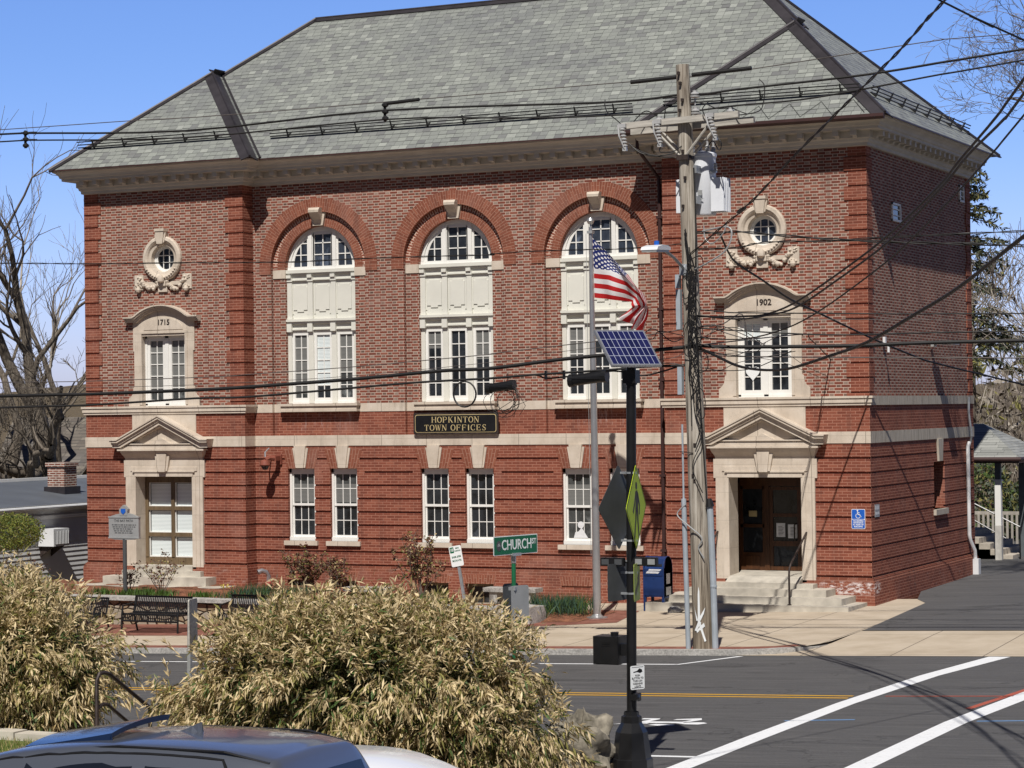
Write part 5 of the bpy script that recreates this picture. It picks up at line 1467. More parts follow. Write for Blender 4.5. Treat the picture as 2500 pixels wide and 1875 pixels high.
def rose(loc, h, w, nst, leaves, label, seed, dense=False):
    t = thing('rose_shrub', loc, label, 'shrub')
    r = random.Random(seed); k = MB(); P = []; Dd = []
    for i in range(nst):
        a = r.uniform(0, 6.28); p = Vector(loc)+Vector((r.uniform(-.08,.08), r.uniform(-.08,.08), -.04)); d = Vector((math.cos(a)*.35*w, math.sin(a)*.35*w, 1)).normalized()
        pts = [p.copy()]; L = h*r.uniform(.65,1.05)
        for s in range(6):
            d = (d + Vector((r.uniform(-.22,.22), r.uniform(-.22,.22), .02))).normalized(); p = p + d*L/6; pts.append(p.copy())
            if s > 1:
                for q in range(3 if not dense else 6):
                    dd = Vector((r.uniform(-1,1), r.uniform(-1,1), r.uniform(-.1,.9))).normalized(); e = p + dd*r.uniform(.08,.24)
                    k.tube([p, e], [.005,.003], 3, caps=False)
                    for z in range(leaves):
                        P.append(list(p+(e-p)*r.uniform(.3,1.0)+Vector((r.uniform(-.03,.03),r.uniform(-.03,.03),r.uniform(-.03,.03))))); Dd.append([r.uniform(-1,1), r.uniform(-1,1), r.uniform(-.5,.7)])
        k.tube(pts, [.014,.012,.010,.009,.007,.006,.004], 4, caps=False)
    mesh('stems', k, M['twig'], t)
    Q = leaf_quads(np.array(P), np.array(Dd), .065, .045, NR)
    quads('leaves', Q, [M['rosered'], M['olive'], M['tan']], NR.choice([0,0,0,1,2], len(Q)), t)
rose((-17.55,-2.75,.12), 1.15, 1.2, 9, 3, 'leafless looking rose shrub in front of the blind covered doorway', 4)
rose((-14.05,-1.6,.12), 1.15, 1.3, 13, 5, 'rounded bronze leaved shrub against the brick right of the left steps', 9, True)
rose((-18.9,-2.2,.12), .55, 1.0, 6, 2, 'low reddish shrub at the foot of the marker post', 21)
rose((-10.25,-2.6,.12), 1.55, .9, 14, 5, 'tall bronze leaved shrub behind the tilted parking sign', 15, True)
rose((-13.0,-1.9,.12), .95, .7, 8, 4, 'small bronze shrub under the first basement windows', 31, True)

# ---------------------------------------------------------------- benches
def iron_bench(x0, x1, y, label, first=[None]):
    """dark metal bench: vertical bars for back, seat and front apron, facing the road."""
    z = zs((x0+x1)/2, y)
    if first[0] is not None:
        o = copy_tree(first[0]); o.location = ((x0+x1)/2, y, z); o['label'] = label; return o
    t = thing('iron_bench', ((x0+x1)/2, y, z), label, 'bench', 'black iron benches along the garden wall')
    k = MB(); n = 30; prof = [(.30,.80),(.22,.55),(.16,.44),(.02,.41),(-.22,.43),(-.28,.40),(-.30,.28)]
    for i in range(n):
        x = x0+.05+(x1-x0-.1)*i/(n-1)
        for (a,b),(c,d) in zip(prof, prof[1:]):
            k.prism([(x-.015,y+a,z+b),(x+.015,y+a,z+b),(x+.015,y+c,z+d),(x-.015,y+c,z+d)], (0,.006,.010))
    mesh('slats', k, M['black'], t)
    k = MB()
    for (a,b) in ((.30,.81),(.17,.45),(-.23,.435),(-.30,.28)): k.tube([(x0,y+a,z+b),(x1,y+a,z+b)], .022, 8)
    mesh('rail', k, M['black'], t)
    for x in (x0, x1):
        k = MB(); k.tube([(x,y+.34,z),(x,y+.20,z+.42),(x,y+.31,z+.82)], .024, 8); k.tube([(x,y-.30,z),(x,y-.28,z+.42),(x,y-.24,z+.62),(x,y+.20,z+.66)], .024, 8)
        k.tube([(x,y+.2,z+.42),(x,y-.27,z+.42)], .02, 6); mesh('bench_end', k, M['black'], t)
    first[0] = t; return t
iron_bench(-16.22, -14.66, -6.05, 'black slatted iron bench seen between the two foreground bushes')
iron_bench(-13.55, -11.95, -6.05, 'black iron bench half hidden behind the left edge of the big bush')
iron_bench(-18.6, -17.0, -6.05, 'black iron bench mostly behind the leftmost bush')
def stone_bench(x0, x1, y, z, label):
    t = thing('stone_bench', ((x0+x1)/2, y, z), label, 'bench', 'granite slab benches at the foot of the wall')
    k = MB(); k.box(x0, x1, y-.22, y+.22, z+.40, z+.50); mesh('seat', k, M['granite'], t)
    for x in (x0+.25, x1-.25):
        k = MB(); k.box(x-.10, x+.10, y-.17, y+.17, z-.03, z+.40); mesh('leg', k, M['granite'], t)
stone_bench(-9.40, -8.0, -.85, zs(-8.7,-.85), 'granite slab bench behind the green street sign post')
stone_bench(-13.3, -12.05, -.85, zs(-12.7,-.85)+.05, 'granite slab bench just above the top of the big bush')

# ---------------------------------------------------------------- signs and street furniture
def panel(k, w, h, T, t=.004, mat=0, r=.03, n=4):
    """rounded rectangular plate in the text plane T (x right, y up, z out)."""
    pts = []
    for cx, cy, a0 in ((w/2-r,h/2-r,0),(-w/2+r,h/2-r,90),(-w/2+r,-h/2+r,180),(w/2-r,-h/2+r,270)):
        for i in range(n+1):
            a = R(a0+90*i/n); pts.append((cx+r*math.cos(a), cy+r*math.sin(a)))
    k.prism([tuple(T @ Vector((p[0],p[1],0))) for p in pts], (T.to_3x3() @ Vector((0,0,1)))*t, mat)
def shift(T, x=0, y=0, z=0): return T @ Matrix.Translation((x,y,z))

# town offices sign
t = thing('wall_sign', (-10.84, REC-.06, 4.03), 'black carved sign with gold letters HOPKINTON TOWN OFFICES under the middle arched window', 'sign')
k = MB(); T = FRONT(-10.84, REC-.06, 4.30); panel(k, 2.38, .545, shift(T,0,0,0), .04, 0, .05); mesh('board', k, M['iron'], t)
k = MB(); panel(k, 2.28, .45, shift(T,0,0,.041), .004, 0, .06); mesh('gilt_border', k, M['gold'], t)
k = MB(); panel(k, 2.25, .42, shift(T,0,0,.046), .004, 0, .055); mesh('black_field', k, M['black'], t)
GL = {  # serif capitals as strokes: (x0,y0,x1,y1,width) in a 0..1 box
 'H': [(.14,0,.14,1,.16),(.86,0,.86,1,.16),(.14,.5,.86,.5,.07),('s',.14,0),('s',.14,1),('s',.86,0),('s',.86,1)],
 'O': ['o'], 'P': [(.16,0,.16,1,.17),('p',),('s',.16,0),('s',.10,1)], 'K': [(.16,0,.16,1,.17),(.18,.42,.85,1,.07),(.38,.58,.88,0,.16),('s',.16,0),('s',.16,1),('s',.86,0),('s',.84,1)],
 'I': [(.5,0,.5,1,.2),('s',.5,0),('s',.5,1)], 'N': [(.14,0,.14,1,.07),(.88,0,.88,1,.07),(.12,1,.88,0,.16),('s',.14,0),('s',.10,1),('s',.88,1)],
 'T': [(.5,0,.5,1,.17),(.06,.96,.94,.96,.07),(.08,.76,.08,1,.06),(.92,.76,.92,1,.06),('s',.5,0)], 'W': [(.08,1,.30,0,.15),(.30,0,.5,.9,.06),(.5,.9,.70,0,.15),(.70,0,.92,1,.06),('s',.08,1),('s',.92,1),('s',.5,.95)],
 'F': [(.2,0,.2,1,.18),(.2,.96,.88,.96,.07),(.2,.52,.7,.52,.07),(.88,.76,.88,1,.06),(.7,.38,.7,.66,.05),('s',.2,0)], 'C': ['c'],
 'E': [(.2,0,.2,1,.18),(.2,.96,.88,.96,.07),(.2,.52,.7,.52,.07),(.2,.04,.92,.04,.07),(.88,.76,.88,1,.06),(.92,0,.92,.26,.06),(.7,.38,.7,.66,.05)], 'S': ['S']}
def serif(k, text, T, h, w, gap, th=.004):
    n = T.to_3x3() @ Vector((0,0,1)); tot = sum((w*.55 if ch in 'I ' else w*1.25 if ch == 'W' else w)+gap for ch in text)-gap
    x = -tot/2
    def stroke(x0,y0,x1,y1,wd,cw):
        a, b = Vector((x+x0*cw, (y0-.5)*h)), Vector((x+x1*cw, (y1-.5)*h)); d = (b-a); d.normalize(); p = Vector((-d.y,d.x))*wd*w*.5
        k.prism([tuple(T @ Vector((*q,0))) for q in (a-p,b-p,b+p,a+p)], n*th)
    def arcs(pts, cw):
        for (xa,ya,wa),(xb,yb,wb) in zip(pts, pts[1:]): stroke(xa,ya,xb,yb,(wa+wb)/2,cw)
    for ch in text:
        cw = w*.55 if ch in 'I ' else w*1.25 if ch == 'W' else w
        for s in GL.get(ch, []):
            if s == 'o': arcs([(.5+.42*math.cos(a),.5+.47*math.sin(a),.06+.12*abs(math.cos(a))) for a in [2*math.pi*i/20 for i in range(21)]], cw)
            elif s == 'c':
                arcs([(.52+.42*math.cos(a),.5+.47*math.sin(a),.06+.12*max(0,-math.cos(a))) for a in [math.radians(48+264*i/16) for i in range(17)]], cw); stroke(.83,.62,.83,1.0,.06,cw); stroke(.84,.05,.84,.3,.05,cw)
            elif s == 'S': arcs([(.80,.82,.07),(.66,.95,.07),(.44,.97,.07),(.25,.86,.1),(.22,.70,.13),(.36,.57,.16),(.62,.44,.16),(.78,.30,.13),(.74,.13,.1),(.54,.03,.07),(.32,.05,.07),(.18,.2,.07)], cw); stroke(.80,.70,.80,1,.05,cw); stroke(.17,0,.17,.3,.05,cw)
            elif s[0] == 's': stroke(s[1]-.17,s[2]*.97+.015,s[1]+.17,s[2]*.97+.015,.05,cw)
            elif s[0] == 'p': arcs([(.16,.96,.06),(.5,.96,.06),(.74,.88,.1),(.82,.72,.16),(.74,.54,.1),(.5,.46,.06),(.16,.46,.06)], cw)
            else: stroke(*s, cw)
        x += cw+gap
k = MB(); serif(k, 'HOPKINTON', shift(T,0,.095,.051), .150, .135, .022); serif(k, 'TOWN OFFICES', shift(T,0,-.105,.051), .150, .135, .020)
mesh('gold_lettering', k, M['gold'], t)

# accessible entrance sign
t = thing('wall_sign', (-.304, -.002, 1.79), 'blue accessible entrance sign with wheelchair symbol right of the entrance', 'sign')
T = FRONT(-.304, -.002, 2.02); k = MB(); panel(k, .325, .455, T, .005, 0, .03); mesh('plate', k, M['signwhite'], t)
k = MB(); panel(k, .305, .215, shift(T,0,.11,.006), .002, 0, .02); panel(k, .305, .205, shift(T,0,-.112,.006), .002, 0, .02); mesh('blue_field', k, M['signblue'], t)
k = MB(); Ts = shift(T,-.005,.11,.009)
def P2(x, y): return tuple(Ts @ Vector((x,y,0)))
k.prism([P2(.018*math.cos(a)-.012, .085+.018*math.sin(a)) for a in [2*math.pi*i/10 for i in range(10)]], (0,-.002,0))
def bar2(x0,y0,x1,y1,w):
    d = Vector((x1-x0,y1-y0)).normalized(); p = Vector((-d.y,d.x))*w/2
    k.prism([P2(x0-p.x,y0-p.y),P2(x1-p.x,y1-p.y),P2(x1+p.x,y1+p.y),P2(x0+p.x,y0+p.y)], (0,-.002,0))
bar2(-.012,.065,-.006,-.005,.02); bar2(-.010,.035,.035,.035,.014); bar2(-.006,-.005,.042,-.005,.018); bar2(.040,-.005,.060,-.062,.018); bar2(.058,-.062,.080,-.055,.014)
for i in range(13):
    a0, a1 = R(130+i*17), R(130+(i+1)*17); bar2(.002+.055*math.cos(a0),-.035+.055*math.sin(a0),.002+.055*math.cos(a1),-.035+.055*math.sin(a1),.012)
mesh('wheelchair_symbol', k, M['signwhite'], t)
text_mesh('ACCESSIBLE\nENTRANCE\nAT REAR OF\nBUILDING', .048, shift(T,0,-.108,.009), M['signwhite'], t, 'lettering', .001, .0012, .95, lspace=.92)
# small notice round the corner
t = thing('wall_notice', (.02, .44, 2.05), 'small pale notice on the side wall just past the corner', 'sign')
k = MB(); T = plane_T((.004,.44,2.195),(0,1,0),(1,0,0)); panel(k, .36, .29, T, .008, 0, .01); mesh('plate', k, M['signgrey'], t)
k = MB(); panel(k, .30, .09, shift(T,0,.07,.009), .002, 0, .01); panel(k, .28, .06, shift(T,.01,-.06,.009), .002, 0, .01); mesh('print', k, M['maillabel'], t)
# security camera and its bracket, brick coloured
t = thing('security_camera', (-16.2, REC-.3, 3.1), 'brick red dome security camera high on the wall left of the first sash window', 'camera')
k = MB(); k.box(-16.12,-15.96,REC-.06,REC,3.28,3.54); k.box(-16.10,-15.98,REC-.30,REC-.05,3.38,3.50); k.tube([(-16.04,REC-.25,3.44),(-16.12,REC-.38,3.46),(-16.18,REC-.50,3.40)], [.07,.065,.08], 8); mesh('bracket', k, M['redcamera'], t)
k = MB(); k.lathe([(.02,.14),(.12,.10),(.14,0),(.12,-.03),(.0,-.03)][::-1], (-16.18,REC-.50,3.28), 14); mesh('housing', k, M['redcamera'], t, smooth=True)
k = MB(); k.lathe([(0,-.12),(.06,-.105),(.10,-.04),(.11,0)], (-16.18,REC-.50,3.26), 14); mesh('dome', k, M['carglass'], t, smooth=True)
k = MB(); k.tube([(-16.22,REC-.42,3.44),(-16.24,REC-.40,3.60),(-16.24,REC-.2,3.70)], .02, 6); mesh('antenna', k, M['steel'], t)
# fire department connection
t = thing('fire_department_connection', (-16.2, .12, zs(-16,.1)), 'silver siamese pipe with red caps standing against the wall right of the left pavilion', 'standpipe')
k = MB(); k.tube([(-16.2,.15,-.1),(-16.2,.15,.40),(-16.24,.10,.50),(-16.33,.02,.54),(-16.40,-.06,.50)], [.055,.055,.06,.065,.075], 10); k.lathe([(.08,-.02),(.08,.02)], (-16.2,.15,.25), 12); mesh('pipe', k, M['fdc'], t, smooth=True)
k = MB(); k.lathe([(.065,0),(.065,.10),(.03,.12)], (-16.15,.0,.22), 10, axis='y'); mesh('cap', k, M['redcap'], t)
# wall lights of the side wall
def wall_light(y, z, label, big):
    t = thing('wall_light', (.1, y, z), label, 'lamp')
    k = MB(); 
    if big:
        k.box(0,.10,y-.10,y+.10,z-.06,z+.02); k.prism([(.10,y-.32,z),(.10,y+.32,z),(.62,y+.30,z-.02),(.62,y-.30,z-.02)], (0,0,.06))
        mesh('hood', k, M['signgrey'], t)
    else:
        k.box(0,.06,y-.05,y+.05,z,z+.16); k.tube([(.03,y,z+.02),(.12,y,z-.05),(.12,y,z-.2)], .03, 8); mesh('fitting', k, M['whiteplastic'], t)
wall_light(5.33, 6.12, 'flat flood light on the side wall casting a long dark shadow', True)
wall_light(1.16, 6.05, 'small white spot light on the side wall near the front corner', False)
# service conduit
t = thing('service_conduit', (.1, 8.6, zs(0,8.6)), 'white electrical conduit running down the rear end of the side wall', 'pipe')
k = MB(); k.tube([(.08,8.55,3.62),(.06,8.48,3.50),(.06,8.50,1.2),(.07,8.55,1.05),(.13,8.75,.78),(.14,8.78,.5)], .05, 8); mesh('pipe', k, M['whiteplastic'], t, smooth=True)
k = MB(); k.box(.09,.24,8.68,8.92,.14,.56); mesh('meter_box', k, M['whiteplastic'], t)
k = MB(); k.tube([(.10,8.6,3.62),(.14,8.55,3.78),(.08,8.52,4.4),(.08,8.55,4.8)], .03, 6); mesh('weatherhead', k, M['steel'], t)
for y in (8.74, 8.86):
    k = MB(); k.tube([(.15,y,.14),(.15,y,-.05)], .025, 6); mesh('support', k, M['iron'], t)

# mailbox
t = thing('mailbox', (-4.79,-1.2,zs(-4.8,-1.2)), 'dark blue street mailbox with rounded top between flagpole and utility pole', 'mailbox')
zb = zs(-4.8,-1.2); x0, x1, y0, y1 = -5.04, -4.52, -1.47, -.95
k = MB(); pr = [(y0,zb+.33),(y1,zb+.33),(y1,zb+.98)]
pr += [((y0+y1)/2+.26*math.cos(a), zb+.98+.27*math.sin(a)) for a in [math.pi*i/12 for i in range(1,7)]]
pr += [((y0+y1)/2-.04, zb+1.25),(y0+.10,zb+1.20),(y0+.05,zb+1.02),(y0,zb+.98)]
k.prism([(x0,a,b) for a,b in pr], (x1-x0,0,0)); body = mesh('body', k, M['mailblue'], t)
k = MB()
for s in (x0, x1-.03): k.prism([(s,a,b) for a,b in [(y0-.012,zb+.30),(y1+.012,zb+.30)]+[((y0+y1)/2+.275*math.cos(a), zb+.98+.285*math.sin(a)) for a in [math.pi*i/14 for i in range(0,15)]]], (.03,0,0))
mesh('end_flange', k, M['mailblue'], t)
k = MB(); k.box(x0+.04,x1-.04,y0-.015,y0,zb+.82,zb+.84); k.box(x0+.03,x1-.03,y0-.012,y0,zb+.36,zb+.80); k.lathe([(.015,-.01),(.015,.0)],((x0+x1)/2,y0-.012,zb+.76),8,axis='y'); mesh('collection_door', k, M['mailblue'], t)
k = MB(); k.prism([(x0+.07,y0+.115,zb+1.17),(x1-.07,y0+.115,zb+1.17),(x1-.07,y0+.048,zb+1.03),(x0+.07,y0+.048,zb+1.03)], (0,-.006,0)); ch = mesh('chute_door', k, M['black'], t)
k = MB(); k.tube([((x0+x1)/2-.06,y0+.06,zb+1.12),((x0+x1)/2+.06,y0+.06,zb+1.12)], .012, 6); mesh('chute_handle', k, M['mailblue'], t)
k = MB(); T = plane_T(((x0+x1)/2, y0-.004, zb+.92),(1,0,0),(0,-1,0))
k.prism([tuple(T @ Vector((a,b,0))) for a,b in ((-.19,-.05),(.12,-.05),(.15,-.01),(.05,.0),(-.16,.0))], (0,-.002,0)); k.prism([tuple(T @ Vector((a,b,0))) for a,b in ((-.14,.012),(.16,.012),(.20,.05),(-.10,.05))], (0,-.002,0))
mesh('emblem', k, M['maillabel'], t)
k = MB(); k.prism([(x1+.002,y0+.14,zb+.62),(x1+.002,y0+.36,zb+.62),(x1+.002,y0+.36,zb+.86),(x1+.002,y0+.14,zb+.86)], (.002,0,0)); k.prism([(x1+.002,y0+.12,zb+.36),(x1+.002,y0+.42,zb+.36),(x1+.002,y0+.42,zb+.55),(x1+.002,y0+.12,zb+.55)], (.002,0,0)); mesh('side_label', k, M['signgrey'], t)
for x in (x0+.03, x1-.03):
    for y in (y0+.03, y1-.03):
        k = MB(); k.box(x-.03,x+.03,y-.03,y+.03,zb-.0,zb+.34); mesh('leg', k, M['mailblue'], t)
k = MB(); r0 = random.Random(2)
def boulder(k, c, r, sx, sy, sz, seed, n=14, m=9, rough=.18):
    rr = random.Random(seed); ph = [(rr.uniform(0,6.28), rr.uniform(0,6.28), rr.randint(1,4), rr.randint(1,4)) for _ in range(6)]
    def P(i, j):
        a, b = 2*math.pi*i/n, math.pi*(j/m-.5)
        f = 1+rough*sum(math.sin(p[2]*a+p[0])*math.sin(p[3]*b*1.7+p[1]) for p in ph)/2.2
        return (c[0]+r*sx*f*math.cos(b)*math.cos(a), c[1]+r*sy*f*math.cos(b)*math.sin(a), c[2]+r*sz*f*math.sin(b))
    for i in range(n):
        for j in range(m):
            k.poly([P(i,j),P(i+1 if i+1<n else 0,j),P(i+1 if i+1<n else 0,j+1),P(i,j+1)])
boulder(k, (-4.15,-1.75,zs(-4.1,-1.7)+.04), .14, 1.3, .8, .75, 4); tag(mesh('rock', k, M['granite'], smooth=True), 'small flat rock on the pavement in front of the mailbox', 'rock')

# flagpole and flag
zb = zs(-5.515,-3.10)
t = thing('flagpole', (-5.515,-3.10,zb), 'tall tapered aluminium flagpole with a ball finial in front of the third arched window', 'flagpole')
k = MB(); k.tube([(-5.505,-3.10,zb),(-5.510,-3.10,3),(-5.525,-3.10,6),(-5.540,-3.10,8.75)], [.092,.085,.070,.038], 16); mesh('pole', k, M['alu'], t, smooth=True)
k = MB(); k.lathe([(.25,0),(.25,.03),(.14,.05),(.10,.09),(.092,.10)], (-5.505,-3.10,zb), 20); mesh('base_collar', k, M['alu'], t)
k = MB(); k.lathe([(0,0),(.06,.02),(.085,.07),(.09,.09),(.06,.15),(0,.175)], (-5.540,-3.10,8.80), 14); k.tube([(-5.540,-3.10,8.62),(-5.540,-3.10,8.82)], .02, 8); mesh('ball_finial', k, M['alu'], t, smooth=True)
k = MB(); k.box(-5.605,-5.475,-3.17,-3.03,8.60,8.66); k.tube([(-5.625,-3.17,8.6),(-5.595,-3.19,1.3)], .006, 4); mesh('halyard', k, M['signgrey'], t)
# flag: the fly droops, so the top edge runs down the diagonal and the lower corner hangs in folds
def flag_pt(u, v):
    xh, zh = -5.495+.03*v, 8.50-1.36*v
    keys = [0, .2, .4, .6, .75, .88, 1.0]
    top = [(-5.495,8.50),(-5.085,8.09),(-4.635,7.64),(-4.335,7.25),(-4.225,6.95),(-4.285,6.62),(-4.365,6.37)]
    mid = [(-5.475,7.80),(-5.045,7.74),(-4.615,7.55),(-4.325,7.22),(-4.235,6.98),(-4.405,6.66),(-4.495,6.40)]
    bot = [(-5.465,7.14),(-5.145,7.10),(-4.825,7.05),(-4.585,7.02),(-4.525,6.92),(-4.685,6.78),(-4.805,6.69)]
    for i in range(6):
        if u <= keys[i+1]+1e-9:
            f = (u-keys[i])/(keys[i+1]-keys[i]); break
    L = lambda a: Vector((a[i][0]+(a[i+1][0]-a[i][0])*f, a[i][1]+(a[i+1][1]-a[i][1])*f))
    T_, m_, b_ = L(top), L(mid), L(bot)
    p = T_ + (m_-T_)*(v/.54) if v < .54 else m_ + (b_-m_)*((v-.54)/.46)
    y = -3.10 + .10*math.sin(u*9+v*3.0)*min(1,u*3) + .06*math.sin(u*17-v*7)*min(1,u*3)
    if u > .75: y += .28*math.sin((v*4.2+u)*3.6)*(u-.75)/.25 + .10
    return (p.x, y, p.y)
k = MB(); nu, nv = 44, 39
for i in range(nu):
    for j in range(nv):
        q = [(i/nu,j/nv),((i+1)/nu,j/nv),((i+1)/nu,(j+1)/nv),(i/nu,(j+1)/nv)]
        k.poly([flag_pt(*s) for s in q], 0, q)
tag(mesh('flag', k, M['flag'], smooth=True), 'United States flag drooping from the aluminium flagpole', 'flag')

# historic marker
zb = zbed(-18.33,-3.2)
t = thing('historic_marker', (-18.33,-3.2,zb), 'grey cast roadside marker reading THE BAY PATH on a post in the garden bed', 'marker')
k = MB(); k.tube([(-18.33,-3.2,zb-.1),(-18.33,-3.2,1.52)], .055, 10); mesh('post', k, M['signback'], t)
k = MB(); k.xz([(-18.78,1.54),(-18.62,1.50),(-18.33,1.49),(-18.04,1.50),(-17.88,1.54),(-17.88,2.06),(-17.98,2.10),(-18.10,2.14),(-18.22,2.16),(-18.44,2.15),(-18.56,2.13),(-18.70,2.09),(-18.78,2.06)], -3.24, -3.16)
k.xz([(-18.79,1.53),(-17.87,1.53),(-17.87,1.56),(-18.79,1.56)], -3.255, -3.15); k.xz([(-18.79,2.045),(-17.87,2.045),(-17.87,2.075),(-18.79,2.075)], -3.255, -3.15)
pl = mesh('plate', k, M['signgrey'], t)
k = MB(); k.xz([(-18.44,2.10),(-18.22,2.10),(-18.20,2.26),(-18.27,2.32),(-18.33,2.37),(-18.39,2.32),(-18.46,2.26)], -3.25, -3.15); mesh('crest', k, M['signgrey'], t)
k = MB(); k.xz([(-18.33,2.13),(-18.26,2.19),(-18.265,2.27),(-18.395,2.27),(-18.40,2.19)], -3.262, -3.24); mesh('blue_shield', k, M['signblue'], t)
text_mesh('THE BAY PATH', .085, FRONT(-18.33,-3.242,1.97), M['signback'], t, 'lettering', .002, .001, 1.0)
k = MB(); r0 = random.Random(8)
for i, z in enumerate((1.87,1.82,1.77,1.72,1.67)):
    x = -18.68+ .02*i
    while x < -17.98-.03*i:
        w_ = r0.uniform(.03,.10); k.box(x, min(x+w_,-17.96), -3.246, -3.24, z-.010, z+.010); x += w_+.025
mesh('worn_text', k, M['signback'], t)

# tilted parking sign on the far pavement
zb = zs(-7.9,-5.2)
t = thing('parking_sign', (-7.95,-4.75,zb), 'white and green 10 minute parking sign leaning to the left on a grey post', 'sign')
px0, pz0 = -7.93, zb; tx = -8.20
k = MB(); k.prism([(px0-.035,-4.75,pz0-.05),(px0+.035,-4.75,pz0-.05),(tx+.035,-4.75,1.30),(tx-.035,-4.75,1.30)], (0,.035,0)); mesh('post', k, M['steel'], t)
xd = Vector((1,.04,-.0)); ang = R(8.5)
T = plane_T((-8.215,-4.765,1.345), (math.cos(ang),.0,-math.sin(ang)*.0+.08), (0,-1,0)) @ Matrix.Rotation(R(6), 4, 'Z')
k = MB(); panel(k, .31, .465, T, .004, 0, .035); mesh('plate', k, M['signwhite'], t)
k = MB(); panel(k, .10, .13, shift(T,-.085,.145,.005), .002, 0, .01); mesh('green_box', k, M['green'], t)
text_mesh('10', .095, shift(T,-.085,.145,.008), M['signwhite'], t, 'lettering', .001, .002, .8)
text_mesh('MIN', .05, shift(T,.055,.175,.006), M['green'], t, 'lettering', .001, .001, 1.0); text_mesh('PARKING', .042, shift(T,.055,.115,.006), M['green'], t, 'lettering', .001, .001, .85)
text_mesh('8AM-6PM\nMON-FRI', .068, shift(T,0,-.06,.006), M['green'], t, 'lettering', .001, .001, .85, lspace=1.25)

# street name sign at the near kerb
zb = zn(1.92,-23.3)
t = thing('street_name_sign', (1.97,-23.3,zb), 'green CHURCH ST blade on a green post rising behind the big bush', 'sign')
cx, cy = 2.13, -23.3
def at_px(x): return x
k = MB(); k.tube([(cx,cy,zb-.1),(cx+.01,cy,2.60)], .03, 12); mesh('post', k, M['postgreen'], t, smooth=True)
xa, xb = (1.845,-23.35,2.80), (2.39,-23.20,2.885)
d = Vector((.26,.966,.0)).normalized()
T = plane_T((2.17,-23.30,2.825), d, (d.y,-d.x,0))
wS, hS = .90, .255
k = MB(); panel(k, wS, hS, T, .004, 0, .012); mesh('blade_edge', k, M['signwhite'], t)
k = MB(); panel(k, wS-.024, hS-.024, shift(T,0,0,.005), .002, 0, .01); mesh('blade', k, M['green'], t)
text_mesh('CHURCH', .19, shift(T,.02,.0,.008), M['signwhite'], t, 'lettering', .001, .002, .78); text_mesh('ST', .10, shift(T,.375,.03,.008), M['signwhite'], t, 'lettering', .001, .002, .8)
k = MB(); Tm = shift(T,-.345,0,.0075)
k.prism([tuple(Tm @ Vector((.048*math.cos(a),.070*math.sin(a),0))) for a in [2*math.pi*i/20 for i in range(20)]], (T.to_3x3() @ Vector((0,0,1)))*.002); mesh('town_seal', k, M['signback'], t)
k = MB(); Tm = shift(T,-.345,.008,.010); k.prism([tuple(Tm @ Vector(p)) for p in ((-.03,-.015,0),(.03,-.015,0),(.012,.02,0),(0,.03,0),(-.015,.018,0))], (T.to_3x3() @ Vector((0,0,1)))*.001); mesh('seal_relief', k, M['signgrey'], t)
k = MB(); Tb = shift(T,0,-hS/2,-.02); panel(k, .17, .04, Tb, .05, 0, .005); k.lathe([(.034,-.20),(.036,-.06),(.03,-.03)], (cx+.01,cy,2.80-.02), 12); mesh('bracket', k, M['alu'], t)
d2 = Vector((.40,.92,0)); T2 = plane_T((cx+.07,cy+.06,2.03), d2, (-d2.y,d2.x,0)); k = MB(); panel(k, .31, .50, T2, .004, 0, .04); mesh('rear_plate', k, M['signgrey'], t)
d3 = Vector((.30,.95,0)); T3 = plane_T((cx-.10,cy+.12,2.05), d3, (d3.y,-d3.x,0)); k = MB(); panel(k, .30, .50, T3, .004, 0, .04); mesh('side_plate', k, M['signback'], t)
for z in (2.24, 1.85):
    k = MB(); k.lathe([(.036,-.03),(.036,.03)], (cx,cy,z), 12); k.box(cx-.05,cx+.05,cy-.045,cy+.03,z-.022,z+.022); mesh('clamp', k, M['steel'], t)

# crossing beacon with solar panel
bx, by = 3.985, -23.7; zb = zr(bx)+.10
t = thing('crossing_beacon', (bx,by,zb), 'black pedestrian crossing beacon post with tilted solar panel and yellow green walker sign', 'crossing beacon')
k = MB()
def octa(r): return [(r*math.cos(R(22.5+45*i)), r*math.sin(R(22.5+45*i))) for i in range(8)]
lv = [(.285,-.2),(.27,.0),(.265,.06),(.25,.07),(.205,.40),(.135,.52),(.13,.60),(.10,.615),(.095,.66)]
for (r0_,h0),(r1_,h1) in zip(lv, lv[1:]):
    a, b = octa(r0_), octa(r1_)
    for i in range(8):
        j = (i+1) % 8; k.poly([(bx+a[i][0],by+a[i][1],zb+h0),(bx+a[j][0],by+a[j][1],zb+h0),(bx+b[j][0],by+b[j][1],zb+h1),(bx+b[i][0],by+b[i][1],zb+h1)])
mesh('base', k, M['black'], t)
k = MB(); k.tube([(bx,by,zb+.3),(bx+.06,by,5.16)], .064, 16); k.lathe([(.078,0),(.078,.18)], (bx+.058,by,4.93), 16); pole = mesh('pole', k, M['black'], t, smooth=True)
a = R(52); tl = R(45); w_, l_ = .73, .66
e1 = Vector((math.cos(a), math.sin(a), 0)); hz = Vector((math.sin(a), -math.cos(a), 0)); e2 = hz*math.cos(tl) - Vector((0,0,1))*math.sin(tl); nn = e1.cross(-e2); nn = nn if nn.z > 0 else -nn
ctr = Vector((bx+.01, by, 5.385))
k = MB(); c4 = [ctr - e1*w_/2 - e2*l_/2, ctr + e1*w_/2 - e2*l_/2, ctr + e1*w_/2 + e2*l_/2, ctr - e1*w_/2 + e2*l_/2]
k.prism(c4, nn*.035); fr = mesh('solar_panel', k, M['alu'], t)
